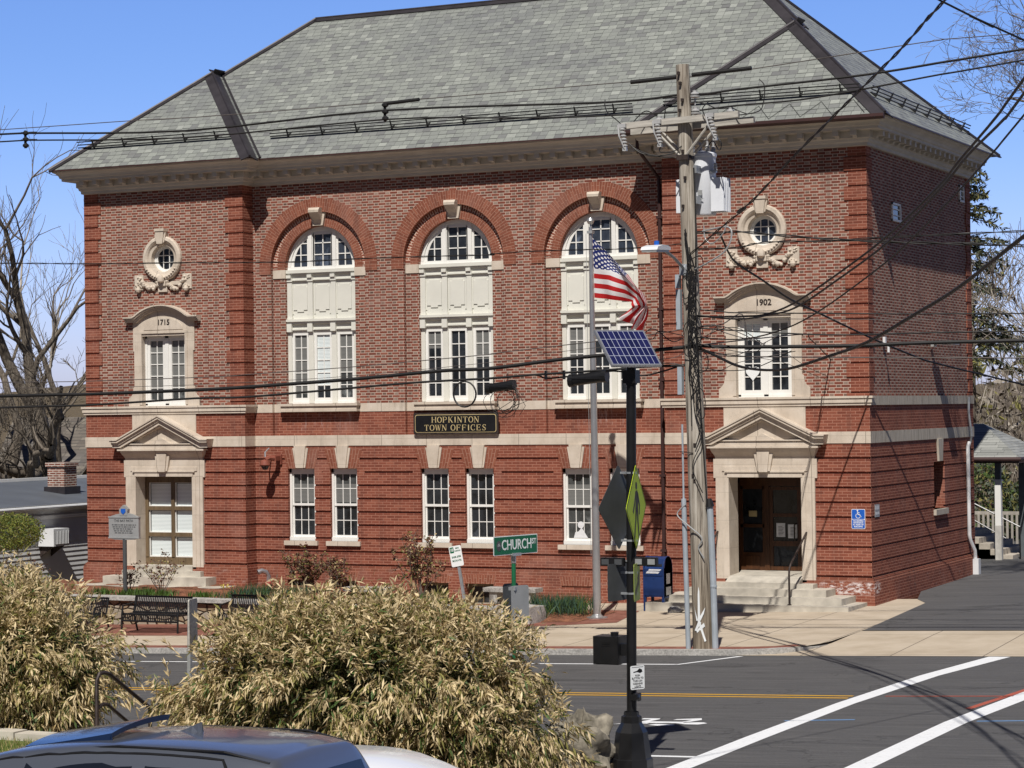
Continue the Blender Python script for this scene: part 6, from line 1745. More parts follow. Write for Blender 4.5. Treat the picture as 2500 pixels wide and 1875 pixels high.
k = MB(); m_ = .022; c5 = [ctr - e1*(w_/2-m_) - e2*(l_/2-m_), ctr + e1*(w_/2-m_) - e2*(l_/2-m_), ctr + e1*(w_/2-m_) + e2*(l_/2-m_), ctr - e1*(w_/2-m_) + e2*(l_/2-m_)]
k.poly([p+nn*.037 for p in c5], 0, [(0,1),(1,1),(1,0),(0,0)]); mesh('solar_cells', k, M['solarcell'], fr)
k = MB(); k.tube([(bx+.058,by,5.08),ctr-nn*.01], .05, 8); k.box(bx-.03,bx+.15,by-.08,by+.08,4.95,5.12); mesh('panel_bracket', k, M['black'], t)
def diamond(c, ang, s, face, label):
    d = Vector((math.cos(R(ang)), math.sin(R(ang)), 0)); T = plane_T(c, d, (d.y,-d.x,0))
    k = MB(); hd = s/2; r_ = .035
    def outline(q, rr): 
        pts = []
        for a0, (vx, vy) in ((0,(q,0)),(90,(0,q)),(180,(-q,0)),(270,(0,-q))):
            for i in range(4):
                aa = R(a0-40+80*i/3); L = rr/math.sin(R(45))
                pts.append((vx-math.copysign(L,vx)*(vx!=0)+rr*math.cos(aa), vy-math.copysign(L,vy)*(vy!=0)+rr*math.sin(aa)))
        return pts
    o = outline(hd, r_)
    k.prism([tuple(T @ Vector((x,y,0))) for x,y in o], (T.to_3x3() @ Vector((0,0,1)))*.004)
    s_ = mesh('walker_sign', k, M['signback'] if not face else M['lime'], t)
    n = T.to_3x3() @ Vector((0,0,1))
    if face:
        k = MB(); o1, o2 = outline(hd-.018, r_), outline(hd-.032, r_)
        for i in range(len(o1)):
            j = (i+1) % len(o1); k.prism([tuple(T @ Vector((x,y,.005))) for x,y in (o1[i],o1[j],o2[j],o2[i])], n*.001)
        # walking figure
        def blob(pts): k.prism([tuple(T @ Vector((x,y,.005))) for x,y in pts], n*.0015)
        blob([(.0+.045*math.cos(a), .275+.05*math.sin(a)) for a in [2*math.pi*i/12 for i in range(12)]])
        blob([(-.06,.20),(.05,.215),(.10,.16),(.085,-.02),(-.05,-.02),(-.03,.10)]); blob([(.05,.20),(.10,.18),(.19,.02),(.17,-.10),(.135,-.10),(.145,.01),(.05,.13)])
        blob([(-.05,.19),(-.01,.16),(-.09,.02),(-.17,-.08),(-.20,-.05),(-.12,.06)]); blob([(.02,-.01),(.09,-.02),(.10,-.18),(.15,-.40),(.10,-.40),(.04,-.18)]); blob([(-.05,-.01),(.03,-.01),(-.02,-.18),(-.10,-.41),(-.15,-.40),(-.07,-.17)])
        mesh('walking_figure', k, M['black'], s_)
    return s_
diamond((bx+.115, by-.03, 3.36), 99, 1.10, True, None); diamond((bx-.10, by-.10, 3.36), 85, 1.10, False, None)
for z in (3.80, 2.93, 2.52, 2.25):
    k = MB(); k.lathe([(.069,-.012),(.069,.012)], (bx+.03,by,z), 14); k.box(bx-.11,bx+.12,by-.05,by-.01,z-.014,z+.014); mesh('clamp', k, M['steel'], t)
def plaque(c, ang, w, h, m, arrow):
    d = Vector((math.cos(R(ang)), math.sin(R(ang)), 0)); T = plane_T(c, d, (d.y,-d.x,0)); k = MB(); panel(k, w, h, T, .004, 0, .04); s_ = mesh('arrow_plaque', k, M[m], t)
    if arrow:
        n = T.to_3x3() @ Vector((0,0,1)); k = MB(); TT = T
        k.prism([tuple(T @ Vector((x,y,.005))) for x,y in ((.14,.12),(.02,.05),(.06,.02),(-.16,-.12),(-.12,-.17),(.10,-.03),(.14,-.07))], n*.0015); mesh('arrow', k, M['black'], s_)
plaque((bx+.12, by-.05, 2.40), 103, .46, .48, 'limepale', True); plaque((bx-.12, by-.12, 2.40), 80, .46, .48, 'signback', False)
for s, yo in ((-1,-.12),(1,.02)):
    k = MB(); x = bx+.02+s*.20; k.box(x-.16, x+.16, by+yo-.035, by+yo+.035, 2.605, 2.715); k.tube([(bx+.03,by,2.66),(x,by+yo,2.66)], .025, 6); hb = mesh('flashing_beacon', k, M['black'], t)
    k = MB()
    for q in (-.09, .09): k.box(x+q-.05, x+q+.05, by+yo-.043, by+yo-.036, 2.625, 2.695)
    mesh('beacon_lens', k, M['signgrey'] if s > 0 else M['signback'], hb)
k = MB(); k.box(bx-.46, bx-.11, by-.15, by+.15, 1.34, 1.70); k.box(bx-.12, bx-.03, by-.05, by+.05, 1.45, 1.60); k.lathe([(.05,0),(.055,.045),(.0,.05)], (bx-.22,by,1.70), 12); cb = mesh('battery_cabinet', k, M['black'], t)
k = MB(); k.box(bx-.455,bx-.115,by-.158,by-.151,1.35,1.69)
for z in (1.58,1.60,1.62): k.box(bx-.33,bx-.22,by-.162,by-.158,z,z+.008)
mesh('cabinet_door', k, M['black'], cb)
d = Vector((math.cos(R(62)), math.sin(R(62)), 0)); T = plane_T((bx+.115,by-.06,1.18), d, (d.y,-d.x,0)); k = MB(); panel(k, .23, .305, T, .004, 0, .02); pb = mesh('push_button_sign', k, M['signwhite'], t)
k = MB(); n = T.to_3x3() @ Vector((0,0,1))
for q in ((-.095,.095,-.135,-.13),(-.095,.095,.13,.135)): k.prism([tuple(T @ Vector((a,b,.005))) for a,b in ((q[0],q[2]),(q[1],q[2]),(q[1],q[3]),(q[0],q[3]))], n*.001)
k.prism([tuple(T @ Vector((a,b,.005))) for a,b in ((-.07,.075),(-.01,.085),(.03,.115),(.07,.10),(.08,.07),(.04,.055),(-.0,.07),(-.07,.065))], n*.001); mesh('hand_symbol', k, M['black'], pb)
text_mesh('PUSH\nBUTTON TO\nTURN ON\nWARNING\nLIGHTS', .035, shift(T,0,-.045,.006), M['black'], t, 'lettering', .0005, .0005, .95)
k = MB(); k.lathe([(.045,-.05),(.055,-.02),(.055,.04),(.03,.055)], (bx+.10,by-.09,.93), 12, axis='y'); k.box(bx+.02,bx+.14,by-.07,by-.0,.88,.98); mesh('push_button', k, M['black'], t)

# steel post with a sign seen edge-on, between the bushes
zb = zn(-1.6,-25.4)
t = thing('edge_on_sign', (-1.62,-25.4,zb), 'steel post carrying a sign seen edge on between the two bushes', 'sign')
k = MB(); k.prism([(-1.70,-25.4,zb-.1),(-1.65,-25.4,zb-.1),(-1.60,-25.4,2.16),(-1.65,-25.4,2.16)], (0,.045,0)); mesh('post', k, M['signgrey'], t)
d = Vector((-.22,.97,0)); T = plane_T((-1.585,-25.40,1.83), d, (d.y,-d.x,0)); k = MB(); panel(k, .30, .70, T, .02, 0, .03); mesh('plate', k, M['armwood'], t)

# handrail of the steps down to the street
t = thing('stair_handrail', (-2.25,-26.0,zn(-2.2,-26)), 'brown iron pipe handrail dropping toward the road beside the left bush', 'handrail')
X = -2.2
k = MB(); k.tube([(X,-26.70,zn(X,-26.7)-.1),(X,-26.68,1.22),(X,-26.62,1.30),(X,-26.50,1.30),(X,-26.40,1.27),(X,-25.52,.735),(X,-25.50,.70),(X,-25.50,-.05)], .027, 8); mesh('top_rail', k, M['iron'], t, smooth=True)
k = MB(); k.tube([(X,-26.68,.86),(X,-26.55,.90),(X,-26.45,.88),(X,-25.50,.28)], .024, 8); mesh('lower_rail', k, M['iron'], t, smooth=True)
S = MB(); y = -27.2
for i in range(5): S.box(-3.3, -2.05, -26.6+.36*i, -26.6+.36*(i+1)+.02, -.3, .42-.09*i)
tag(mesh('stone_steps', S, M['step']), 'short flight of steps beside the iron handrail', 'steps')
# ================================================================ UTILITY POLE AND WIRES
PX, PY = -.68, -8.95; PZ = zs(PX, PY)
def pole_x(z): return PX - .0245*(z-PZ)
up = thing('utility_pole', (PX, PY, PZ), 'weathered leaning wooden utility pole with crossarm and tangled cables on the pavement', 'utility pole')
k = MB(); zz = [PZ-.1, .5, 1.5, 3, 4.5, 6, 7.5, 9, 10.4, 11.33]; r0 = random.Random(4)
k.tube([(pole_x(z)+r0.uniform(-.008,.008), PY, z) for z in zz], [.215,.20,.193,.186,.178,.170,.162,.152,.142,.132], 18)
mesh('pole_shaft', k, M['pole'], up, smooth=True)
k = MB()                                                      # pole steps, bolts, old staples
for i, z in enumerate((11.15,10.95,10.62,10.42,9.62,9.1,8.55,8.0,7.4,6.6,5.95,3.9,3.3,3.2)):
    x = pole_x(z); k.box(x-.022+.03*(i%3-1), x+.022+.03*(i%3-1), PY-.20, PY-.12, z-.03, z+.03)
k.tube([(pole_x(3.75)-.30,PY-.16,3.77),(pole_x(3.75),PY-.2,3.74)], .008, 5)
mesh('bolts', k, M['iron'], up)
xa = pole_x(10.2)
k = MB()
k.prism([(xa-1.25,PY-.27,10.12),(xa+1.20,PY-.27,10.20),(xa+1.20,PY-.27,10.32),(xa-1.25,PY-.27,10.24)], (0,.11,0)); mesh('crossarm', k, M['armwood'], up)
k = MB(); k.prism([(xa-1.22,PY+.16,10.05),(xa+1.36,PY+.16,10.13),(xa+1.36,PY+.16,10.25),(xa-1.22,PY+.16,10.17)], (0,.11,0)); mesh('crossarm', k, M['armwood'], up)
for s in (-1, 1):
    for yo in (-.22, .20):
        k = MB(); k.tube([(xa+s*.62,PY+yo,10.14),(pole_x(9.55)+s*.05,PY+yo*.75,9.52)], .026, 6); mesh('brace', k, M['armwood'], up)
k = MB(); k.lathe([(.165,-.035),(.165,.035)], (pole_x(9.5),PY,9.5), 18); k.box(pole_x(9.5)-.12,pole_x(9.5)+.12,PY-.21,PY-.15,9.45,9.55); mesh('pole_band', k, M['iron'], up)
def insulator(x, y, z, nm='insulator'):
    k = MB(); k.tube([(x,y,z-.14),(x,y,z)], .014, 6); k.lathe([(.03,0),(.095,.015),(.10,.045),(.05,.055),(.085,.075),(.08,.10),(.045,.12),(.05,.15),(0,.16)], (x,y,z), 14); mesh(nm, k, M['porcelain'], up, smooth=True)
insulator(xa-.62, PY+.2, 10.23); insulator(xa+.88, PY+.2, 10.30); insulator(pole_x(10.7)+.24, PY-.02, 10.66); insulator(pole_x(10.3)+.24, PY-.02, 10.33)
k = MB(); k.tube([(pole_x(10.7),PY,10.55),(pole_x(10.7)+.24,PY-.02,10.55)], .02, 6); mesh('bracket', k, M['iron'], up)
def cutout(x, z, lean):
    k = MB()
    for i in range(6):
        zz_ = z-.05-.065*i; xx = x+lean*.06*i
        k.lathe([(.03,-.028),(.062,-.01),(.062,.004),(.03,.022)], (xx+.03,PY-.32,zz_), 10)
    k.tube([(x-.05,PY-.36,z+.03),(x-.03+lean*.2,PY-.42,z-.20),(x+.02+lean*.42,PY-.36,z-.44)], .016, 6)
    k.box(x-.05,x+.10,PY-.34,PY-.24,z-.02,z+.06); k.box(x+lean*.4-.02,x+lean*.4+.06,PY-.36,PY-.28,z-.48,z-.40)
    mesh('fuse_cutout', k, M['porcelain'], up)
cutout(xa-1.22, 10.16, .15); cutout(xa-.48, 10.19, .15); cutout(xa+.62, 10.25, .28)
for a, b in (((-2.06,-8.95,11.07),(-1.10,-8.95,11.10)),((-.76,-8.95,11.12),(.46,-8.95,11.16))):
    k = MB(); k.tube([a,b], .042, 10); mesh('line_guard', k, M['blackrubber'], up)
# jumper leads
def lead(pts, r=.011, m='blackrubber'):
    k = MB(); P = [Vector(p) for p in pts]; Q = []
    for i in range(len(P)-1):
        p0, p1, p2, p3 = P[max(i-1,0)], P[i], P[i+1], P[min(i+2,len(P)-1)]
        for s in range(5):
            t = s/5; Q.append(.5*((2*p1)+(p2-p0)*t+(2*p0-5*p1+4*p2-p3)*t*t+(3*p1-p0-3*p2+p3)*t**3))
    Q.append(P[-1]); k.tube(Q, r, 5); return mesh('jumper_lead', k, M[m], up)
Y_ = PY-.33
lead([(-2.62,PY,10.76),(-2.58,PY-.1,10.62),(-2.42,Y_,10.45),(-2.24,Y_,10.30),(xa-1.2,Y_,10.2)])
lead([(.62,PY,10.93),(.72,PY,10.8),(.70,PY,10.5),(.62,PY-.1,10.30),(xa+1.1,PY-.2,10.24)])
lead([(xa-1.05,Y_,9.82),(xa-.9,Y_,9.70),(xa-.5,Y_,9.55),(xa-.1,PY-.1,9.62),(pole_x(9.6)+.1,PY+.2,9.75)])
lead([(xa-.36,Y_,9.75),(xa-.40,Y_,9.62),(xa-.15,Y_,9.60),(xa+.0,PY-.1,9.75)])
lead([(xa+.80,Y_,9.85),(xa+.88,Y_,9.68),(xa+.70,PY,9.62),(xa+.45,PY+.35,9.85),(xa+.30,PY+.5,9.78)])
lead([(xa-.62,PY+.2,10.37),(xa-.80,PY,10.48),(xa-.95,PY-.1,10.36),(xa-1.0,PY-.2,10.25)]); lead([(xa+.88,PY+.2,10.45),(xa+.68,PY,10.43),(xa+.45,PY,10.53),(xa+.2,PY,10.60)])
lead([(xa+.9,PY+.2,10.46),(xa+1.1,PY,10.36),(xa+1.3,PY,10.28)]); lead([(xa-.4,PY-.1,10.24),(xa-.36,PY-.1,10.50),(xa-.38,PY-.05,10.58)])
lead([(xa+.55,Y_,10.25),(xa+.5,Y_,10.40),(xa+.53,PY-.1,10.55)])
lead([(xa-1.05,Y_,9.82),(xa-.7,Y_,9.58),(pole_x(9.3),PY+.15,9.50)])
# vertical risers and coils strapped to the pole
R_ = random.Random(12)
for i in range(9):
    s = R_.choice((-1,1)); z0, z1 = R_.uniform(2.9,6.4), R_.uniform(7.0,8.4); pts = []
    for j in range(9):
        z = z0+(z1-z0)*j/8; pts.append((pole_x(z)+R_.uniform(-.02,.20), PY-.20-R_.uniform(0,.07), z))
    lead(pts, R_.uniform(.007,.013))
lead([(pole_x(9.2)+.17,PY-.05,9.3),(pole_x(8)+.18,PY-.08,8.2),(pole_x(6.5)+.15,PY-.16,6.6),(pole_x(5)+.16,PY-.14,5.0),(pole_x(3)+.21,PY-.10,2.9)], .016)
for (x, z, a, b) in ((.16,6.1,.13,.28),(.02,5.95,.14,.36),(.12,7.15,.12,.22),(.22,7.4,.14,.16),(.16,6.55,.10,.2),(.24,5.5,.16,.2),(-.02,7.0,.09,.25),(.20,4.7,.10,.3)):
    lead([(pole_x(z)+x+a*math.cos(t)+R_.uniform(-.02,.02), PY-.22, z+b*math.sin(t)+R_.uniform(-.02,.02)) for t in [2*math.pi*j/8 for j in range(9)]], .009)
for i in range(12):                                            # loose tangles each side of the pole
    s = 1 if i % 3 else -1; z = R_.uniform(5.3,6.3); x = pole_x(z)
    lead([(x+s*.15,PY-.15,z),(x+s*R_.uniform(.3,.7),PY-.2,z+R_.uniform(-.25,.2)),(x+s*R_.uniform(.6,1.4),PY-.15,z+R_.uniform(-.3,.3)),(x+s*R_.uniform(1.0,2.2),PY-.1,5.75+R_.uniform(-.15,.35))], R_.uniform(.006,.012), R_.choice(['blackrubber','greycable']))
lead([(pole_x(7)+.15,PY-.2,7.3),(pole_x(7)+.5,PY-.3,7.43),(pole_x(7)+.82,PY-.3,7.62),(pole_x(7)+.95,PY-.25,7.9),(pole_x(7)+.85,PY-.2,8.1),(pole_x(7)+.3,PY-.1,8.05)], .017, 'signgrey')
lead([(pole_x(8)+.35,PY-.1,8.15),(pole_x(8)+.38,PY-.1,7.9),(pole_x(8)+.55,PY-.15,7.8),(pole_x(8)+.80,PY-.2,8.0),(pole_x(8)+.85,PY-.2,8.2)], .012, 'signgrey')
for xo, z0, z1, w_ in ((-.235,4.88,5.42,.045),(-.215,6.15,6.93,.045),(-.21,6.95,7.22,.04)):
    k = MB(); k.box(pole_x(z0)+xo-w_, pole_x(z0)+xo+w_, PY-.20, PY-.08, z0, z1); mesh('cable_guard', k, M['greypipe'], up)
k = MB(); k.tube([(PX-.27,PY-.14,PZ),(PX-.30,PY-.14,1.5),(PX-.33,PY-.13,2.85)], .05, 10); k.tube([(PX-.33,PY-.13,2.85),(PX-.34,PY-.13,4.3)], .02, 6); mesh('conduit', k, M['greypipe'], up, smooth=True)
k = MB(); k.tube([(PX+.26,PY-.06,PZ),(PX+.23,PY-.06,1.4),(PX+.19,PY-.07,2.72)], .062, 10); k.lathe([(.07,-.02),(.07,.02)], (PX+.24,PY-.06,1.15), 10); mesh('conduit', k, M['greypipe'], up, smooth=True)
k = MB(); k.tube([(PX+.19,PY-.07,2.70),(PX+.18,PY-.09,2.85)], [.09,.05], 10); mesh('conduit_seal', k, M['blackrubber'], up)
lead([(pole_x(2.5)-.2,PY-.17,2.75),(pole_x(2.5)-.38,PY-.2,2.55),(pole_x(2.4)-.15,PY-.25,2.35),(pole_x(2)+.12,PY-.22,2.1),(pole_x(2)+.05,PY-.22,1.9),(pole_x(1.8)+.15,PY-.2,1.7)], .013, 'signgrey')
k = MB()                                                      # white spray-painted arrow near the foot
def dab(pts):
    k.prism([(PX-.02+x, PY-.207-.0*abs(x)+1.25*x*x, z) for x, z in pts], (0,-.003,0))
dab([(-.02,.5),(.03,.5),(.02,1.05),(.0,1.15),(-.015,1.0)]); dab([(-.10,.80),(-.08,.70),(-.02,.50),(-.05,.48)]); dab([(.13,.75),(.10,.62),(.03,.48),(.01,.55)]); dab([(-.03,.5),(.02,.5),(.14,.10),(.11,.08)]); dab([(.0,.5),(.05,.45),(-.06,.28),(-.09,.30)]); dab([(.10,.45),(.12,.38),(-.04,.25),(-.05,.30)])
mesh('sprayed_arrow', k, M['signwhite'], up)

# transformer hung on the back of the pole
tx, ty = pole_x(9)+.16, PY+.48
t = thing('pole_transformer', (tx, ty, 8.3), 'light grey transformer with cooling fins hung high on the utility pole', 'transformer')
k = MB(); k.lathe([(.23,0),(.25,.03),(.25,1.14),(.27,1.15),(.27,1.21),(.21,1.25),(0,1.28)], (tx,ty,8.40), 24); mesh('tank', k, M['trafo'], t, smooth=True)
for s in (-1, 1):
    k = MB()
    for i in range(5): k.box(tx+s*(.23), tx+s*.50, ty-.20+.09*i-.012, ty-.20+.09*i+.012, 8.46, 9.12)
    k.box(tx+s*.24, tx+s*.46, ty-.21, ty+.21, 8.50, 8.54); k.box(tx+s*.24, tx+s*.46, ty-.21, ty+.21, 9.03, 9.07); mesh('cooling_fin', k, M['trafo'], t)
for x, y in ((-.18,-.1),(.14,-.12),(.16,.15),(-.12,.15)):
    k = MB(); k.lathe([(.045,0),(.03,.02),(.055,.05),(.03,.07),(.055,.10),(.03,.12),(.05,.15),(.02,.18),(.025,.25),(0,.27)], (tx+x,ty+y,9.60), 10); mesh('bushing', k, M['porcelain'], t, smooth=True)
k = MB(); k.lathe([(.02,.0),(.045,.02),(.03,.05),(.045,.08),(.03,.11),(.04,.15),(0,.17)], (tx+.30,ty-.12,9.25), 10); k.box(tx+.2,tx+.32,ty-.16,ty-.08,9.22,9.27); mesh('arrester', k, M['porcelain'], t)
for h in (8.6, 9.2):
    k = MB(); k.box(tx-.05,tx+.05,ty-.50,ty-.22,h,h+.15); mesh('hanger', k, M['steel'], t)
k = MB(); k.box(tx-.01,tx+.08,ty-.295,ty-.285,8.78,8.88); k.box(tx-.03,tx+.10,ty-.297,ty-.285,8.70,8.72); mesh('number_plate', k, M['signgrey'], t)
# street lamp
t = thing('street_lamp', (-.95,-9.0,7.3), 'grey street lamp arm reaching over the road from the utility pole', 'street lamp')
k = MB(); k.tube([(-.93,-9.08,7.32),(-.94,-9.6,7.52),(-.95,-10.25,7.68)], .03, 8); k.box(-1.02,-.84,-9.13,-9.06,7.2,7.42); mesh('arm', k, M['steel'], t, smooth=True)
k = MB(); pr = [(-10.85,7.60),(-10.80,7.66),(-10.55,7.71),(-10.30,7.71),(-10.15,7.68),(-10.15,7.63)]
k.prism([(-1.12,y,z) for y,z in pr], (.34,0,0)); mesh('housing', k, M['whiteplastic'], t)
k = MB(); k.prism([(-1.10,-10.84,7.60),(-.80,-10.84,7.60),(-.80,-10.2,7.63),(-1.10,-10.2,7.63)], (0,0,-.04)); mesh('lens', k, M['signgrey'], t)
k = MB(); k.lathe([(.05,0),(.05,.08),(.0,.09)], (-.95,-10.45,7.71), 12); mesh('photocell', k, M['signblue'], t)

# wires: each span is an object of its own
for nm, lab, cat, rad, mat, pts in WIRES:
    k = MB(); P = [Vector(p) for p in pts]; Q = []
    for i in range(len(P)-1):
        p0, p1, p2, p3 = P[max(i-1,0)], P[i], P[i+1], P[min(i+2,len(P)-1)]
        for s in range(4):
            u = s/4; Q.append(.5*((2*p1)+(p2-p0)*u+(2*p0-5*p1+4*p2-p3)*u*u+(3*p1-p0-3*p2+p3)*u**3))
    Q.append(P[-1])
    if 'twisted' in lab or 'rope' in lab:                      # bundled conductors wind round each other
        L = 0; Q2 = []
        D_ = []
        for a, b in zip(Q, Q[1:]):
            n = max(2, int((b-a).length/.12))
            for s in range(n): D_.append(a+(b-a)*s/n)
        D_.append(Q[-1])
        for ph in (0, math.pi):
            k.tube([p+Vector((0,.6*rad*math.cos(i*.55+ph),.85*rad*math.sin(i*.55+ph))) for i, p in enumerate(D_)], rad*.62, 4)
    else: k.tube(Q, rad, 6)
    tag(mesh(nm, k, M[mat], smooth=True), lab, cat)
# spacers on the two thick roof-height lines, splice cases, slack loop
def spacer(x, label):
    t = thing('line_spacer', (x,-8.95,10.7), label, 'insulator', 'black spacer insulators on the roof height lines')
    k = MB(); k.tube([(x,-8.95,10.66),(x,-8.95,11.06)], .03, 8)
    for z in (10.72,10.86,11.0): k.lathe([(.03,-.05),(.07,-.02),(.07,.02),(.03,.05)], (x+.01,-8.95,z), 10)
    mesh('body', k, M['blackrubber'], t)
spacer(-16.85, 'black spacer insulator on the roof height lines against the sky at far left')
spacer(-7.61, 'black spacer insulator on the roof height lines in front of the slates')
k = MB(); k.tube([(-7.58,-8.95,11.03),(-6.80,-8.95,11.06)], .038, 10); tag(mesh('line_guard', k, M['blackrubber']), 'short black tube sticking right from the spacer in front of the slates', 'line guard')
def splice(x0, x1, z0, z1, label, r):
    t = thing('splice_case', ((x0+x1)/2,-9.05,(z0+z1)/2-r), label, 'splice case', 'black splice cases hanging on the cables')
    k = MB(); k.tube([(x0,-9.05,z0),(x1,-9.05,z1)], r, 14); k.box(x0+.02,x1-.02,-9.05-r*1.08,-9.05+r*1.08,(z0+z1)/2-.015,(z0+z1)/2+.015); mesh('body', k, M['black'], t, smooth=True)
    for x, z in ((x0,z0),(x1,z1)):
        k = MB(); k.tube([(x-.05,-9.05,z),(x+.05,-9.05,z)], r*1.15, 14); mesh('end_cap', k, M['black'], t)
    for x, z in ((x0+.1,z0),(x1-.1,z1)):
        k = MB(); k.tube([(x,-9.05,z),(x,-9.05,z+r+.14)], .012, 5); mesh('hanger', k, M['iron'], t)
splice(-3.38,-2.66,5.19,5.27,'right black splice case hanging left of the beacon post', .115)
splice(-5.22,-4.70,5.065,5.125,'left black splice case hanging under the middle arched window', .095)
k = MB(); k.tube([(-5.78+.255*math.cos(a),-9.05,4.955+.26*math.sin(a)) for a in [2*math.pi*i/28 for i in range(29)]], .018, 6, caps=False); tag(mesh('cable_loop', k, M['blackrubber']), 'round slack loop of black cable hanging over the black town sign', 'cable')
k = MB(); R_ = random.Random(6)
for i in range(5):
    a_, b_ = R_.uniform(.18,.36), R_.uniform(.2,.36); cx = -4.85+R_.uniform(-.2,.15)
    k.tube([(cx+a_*math.cos(t),-9.05+R_.uniform(-.04,.04),4.80+b_*math.sin(t)) for t in [2*math.pi*j/18 for j in range(19)]], .006, 4, caps=False)
for i in range(7):
    k.tube([(-4.68,-9.05,5.10+.01*i),(-4.55+R_.uniform(-.1,.2),-9.05,4.9-.05*i),(-4.8+R_.uniform(-.5,.3),-9.05,4.55+R_.uniform(-.1,.1))], .006, 4)
tag(mesh('cable_loop', k, M['blackrubber']), 'tangle of thin loose wires hanging from the left splice case', 'cable')
for x, lab in ((-3.95,'left of two small cable spacers beside the right splice case'),(-3.55,'right of two small cable spacers beside the right splice case')):
    k = MB(); k.box(x-.02,x+.02,-9.08,-9.02,5.22,5.40); tag(mesh('cable_spacer', k, M['black']), lab, 'clip')
# ================================================================ TREES
def branch_tree(seed, base, h, r, lean=(0,0), forks=4, depth=6, spread=.55, up=.25, twig=.012, first=.28, kink=.16, shrink=.74, nsub=(2,3)):
    """recursive limbs; returns (trunk segments, limb segments) as (p,q,r0,r1)."""
    rr = random.Random(seed); trunk = []; limbs = []
    def grow(p, d, L, r0, lev):
        n = 4 if lev < 2 else 3
        r1 = max(twig*.6, r0*.62)
        pts = [p]; 
        for s in range(n):
            d = (d + Vector((rr.gauss(0,kink), rr.gauss(0,kink), rr.gauss(0,kink)+up*.12))).normalized()
            p2 = p + d*L/n; ra = r0+(r1-r0)*s/n; rb = r0+(r1-r0)*(s+1)/n
            (trunk if lev == 0 else limbs).append((p.copy(), p2.copy(), ra, rb)); p = p2
            if lev > 0 and lev < depth and rr.random() < .55:
                side(p, d, L*rr.uniform(.45,.75), rb*.55, lev+1)
        if lev < depth:
            for i in range(rr.randint(*nsub)):
                side(p, d, L*shrink*rr.uniform(.8,1.15), r1*rr.uniform(.68,.92), lev+1)
    def side(p, d, L, r0, lev):
        if L < .12 or lev > depth: return
        a = d.orthogonal().normalized(); a = Matrix.Rotation(rr.uniform(0,6.283), 3, d) @ a
        dd = (d*math.cos(spread*rr.uniform(.5,1.3)) + a*math.sin(spread*rr.uniform(.5,1.3)) + Vector((0,0,up*.35))).normalized()
        grow(p, dd, L, max(twig, r0), lev)
    b = Vector(base); d = Vector((lean[0], lean[1], 1)).normalized()
    grow(b, d, h*first, r, 0)
    return trunk, limbs
def seg_mesh(name, segs, mat, parent, sides=(7,3), thick=.04):
    k = MB()
    V = []; F = []; 
    for p, q, r0, r1 in segs:
        n = sides[0] if r0 > thick else (4 if r0 > thick*.4 else sides[1])
        d = (q-p); d.normalize(); u = d.orthogonal().normalized(); w = d.cross(u); b = len(V)
        for c, rad in ((p, r0), (q + d*rad_overlap(r1), r1)):
            for j in range(n):
                a = 2*math.pi*j/n; V.append(c + (u*math.cos(a)+w*math.sin(a))*rad)
        for j in range(n): F.append((b+j, b+(j+1)%n, b+n+(j+1)%n, b+n+j))
    o0 = ORG[parent]
    me = bpy.data.meshes.new(name); me.from_pydata([tuple(v-o0) for v in V], [], F); me.materials.append(mat)
    me.polygons.foreach_set('use_smooth', [True]*len(F)); me.update()
    ob = bpy.data.objects.new(name, me); COL.objects.link(ob); ob.parent = parent; ORG[ob] = o0
    return ob
def rad_overlap(r): return r*.25
def bare_tree(name, seed, base, h, r, label, mat='bark', twigm='twig', group=None, cat='tree', **kw):
    t = thing(name, base, label, cat, group)
    tr, li = branch_tree(seed, base, h, r, **kw)
    seg_mesh('trunk', tr, M[mat], t); seg_mesh('crown', [s for s in li if s[2] > .05], M[mat], t)
    seg_mesh('twigs', [s for s in li if s[2] <= .05], M[twigm], t, thick=.03)
    return t
# left side: the big old tree beside the neighbour's roof
bare_tree('bare_tree', 41, (-33.9, 14, -.4), 15.2, .50, 'big gnarled bare tree standing beside the chimney at the left', lean=(.02,0), depth=5, first=.35, spread=.60, up=.36, shrink=.76, twig=.009, nsub=(2,2))
bare_tree('bare_tree', 8, (-39.0, 17, -.4), 13.5, .32, 'second bare tree with a pale trunk at the left edge of the photo', lean=(-.05,0), depth=5, first=.36, spread=.5, up=.5, twig=.009, nsub=(1,2))
bare_tree('bare_tree', 23, (-38.0, 20, -.4), 16.0, .20, 'slender bare tree behind the big gnarled one with its tip in the sky', 'bark', 'twigpale', depth=5, first=.36, spread=.38, up=.6, twig=.009, nsub=(1,2))
bare_tree('bare_tree', 57, (-47.5, 30, -.4), 13.5, .24, 'slender bare tree farthest back on the left', 'bark', 'twigpale', depth=5, first=.34, spread=.45, up=.5, twig=.010, nsub=(1,2))
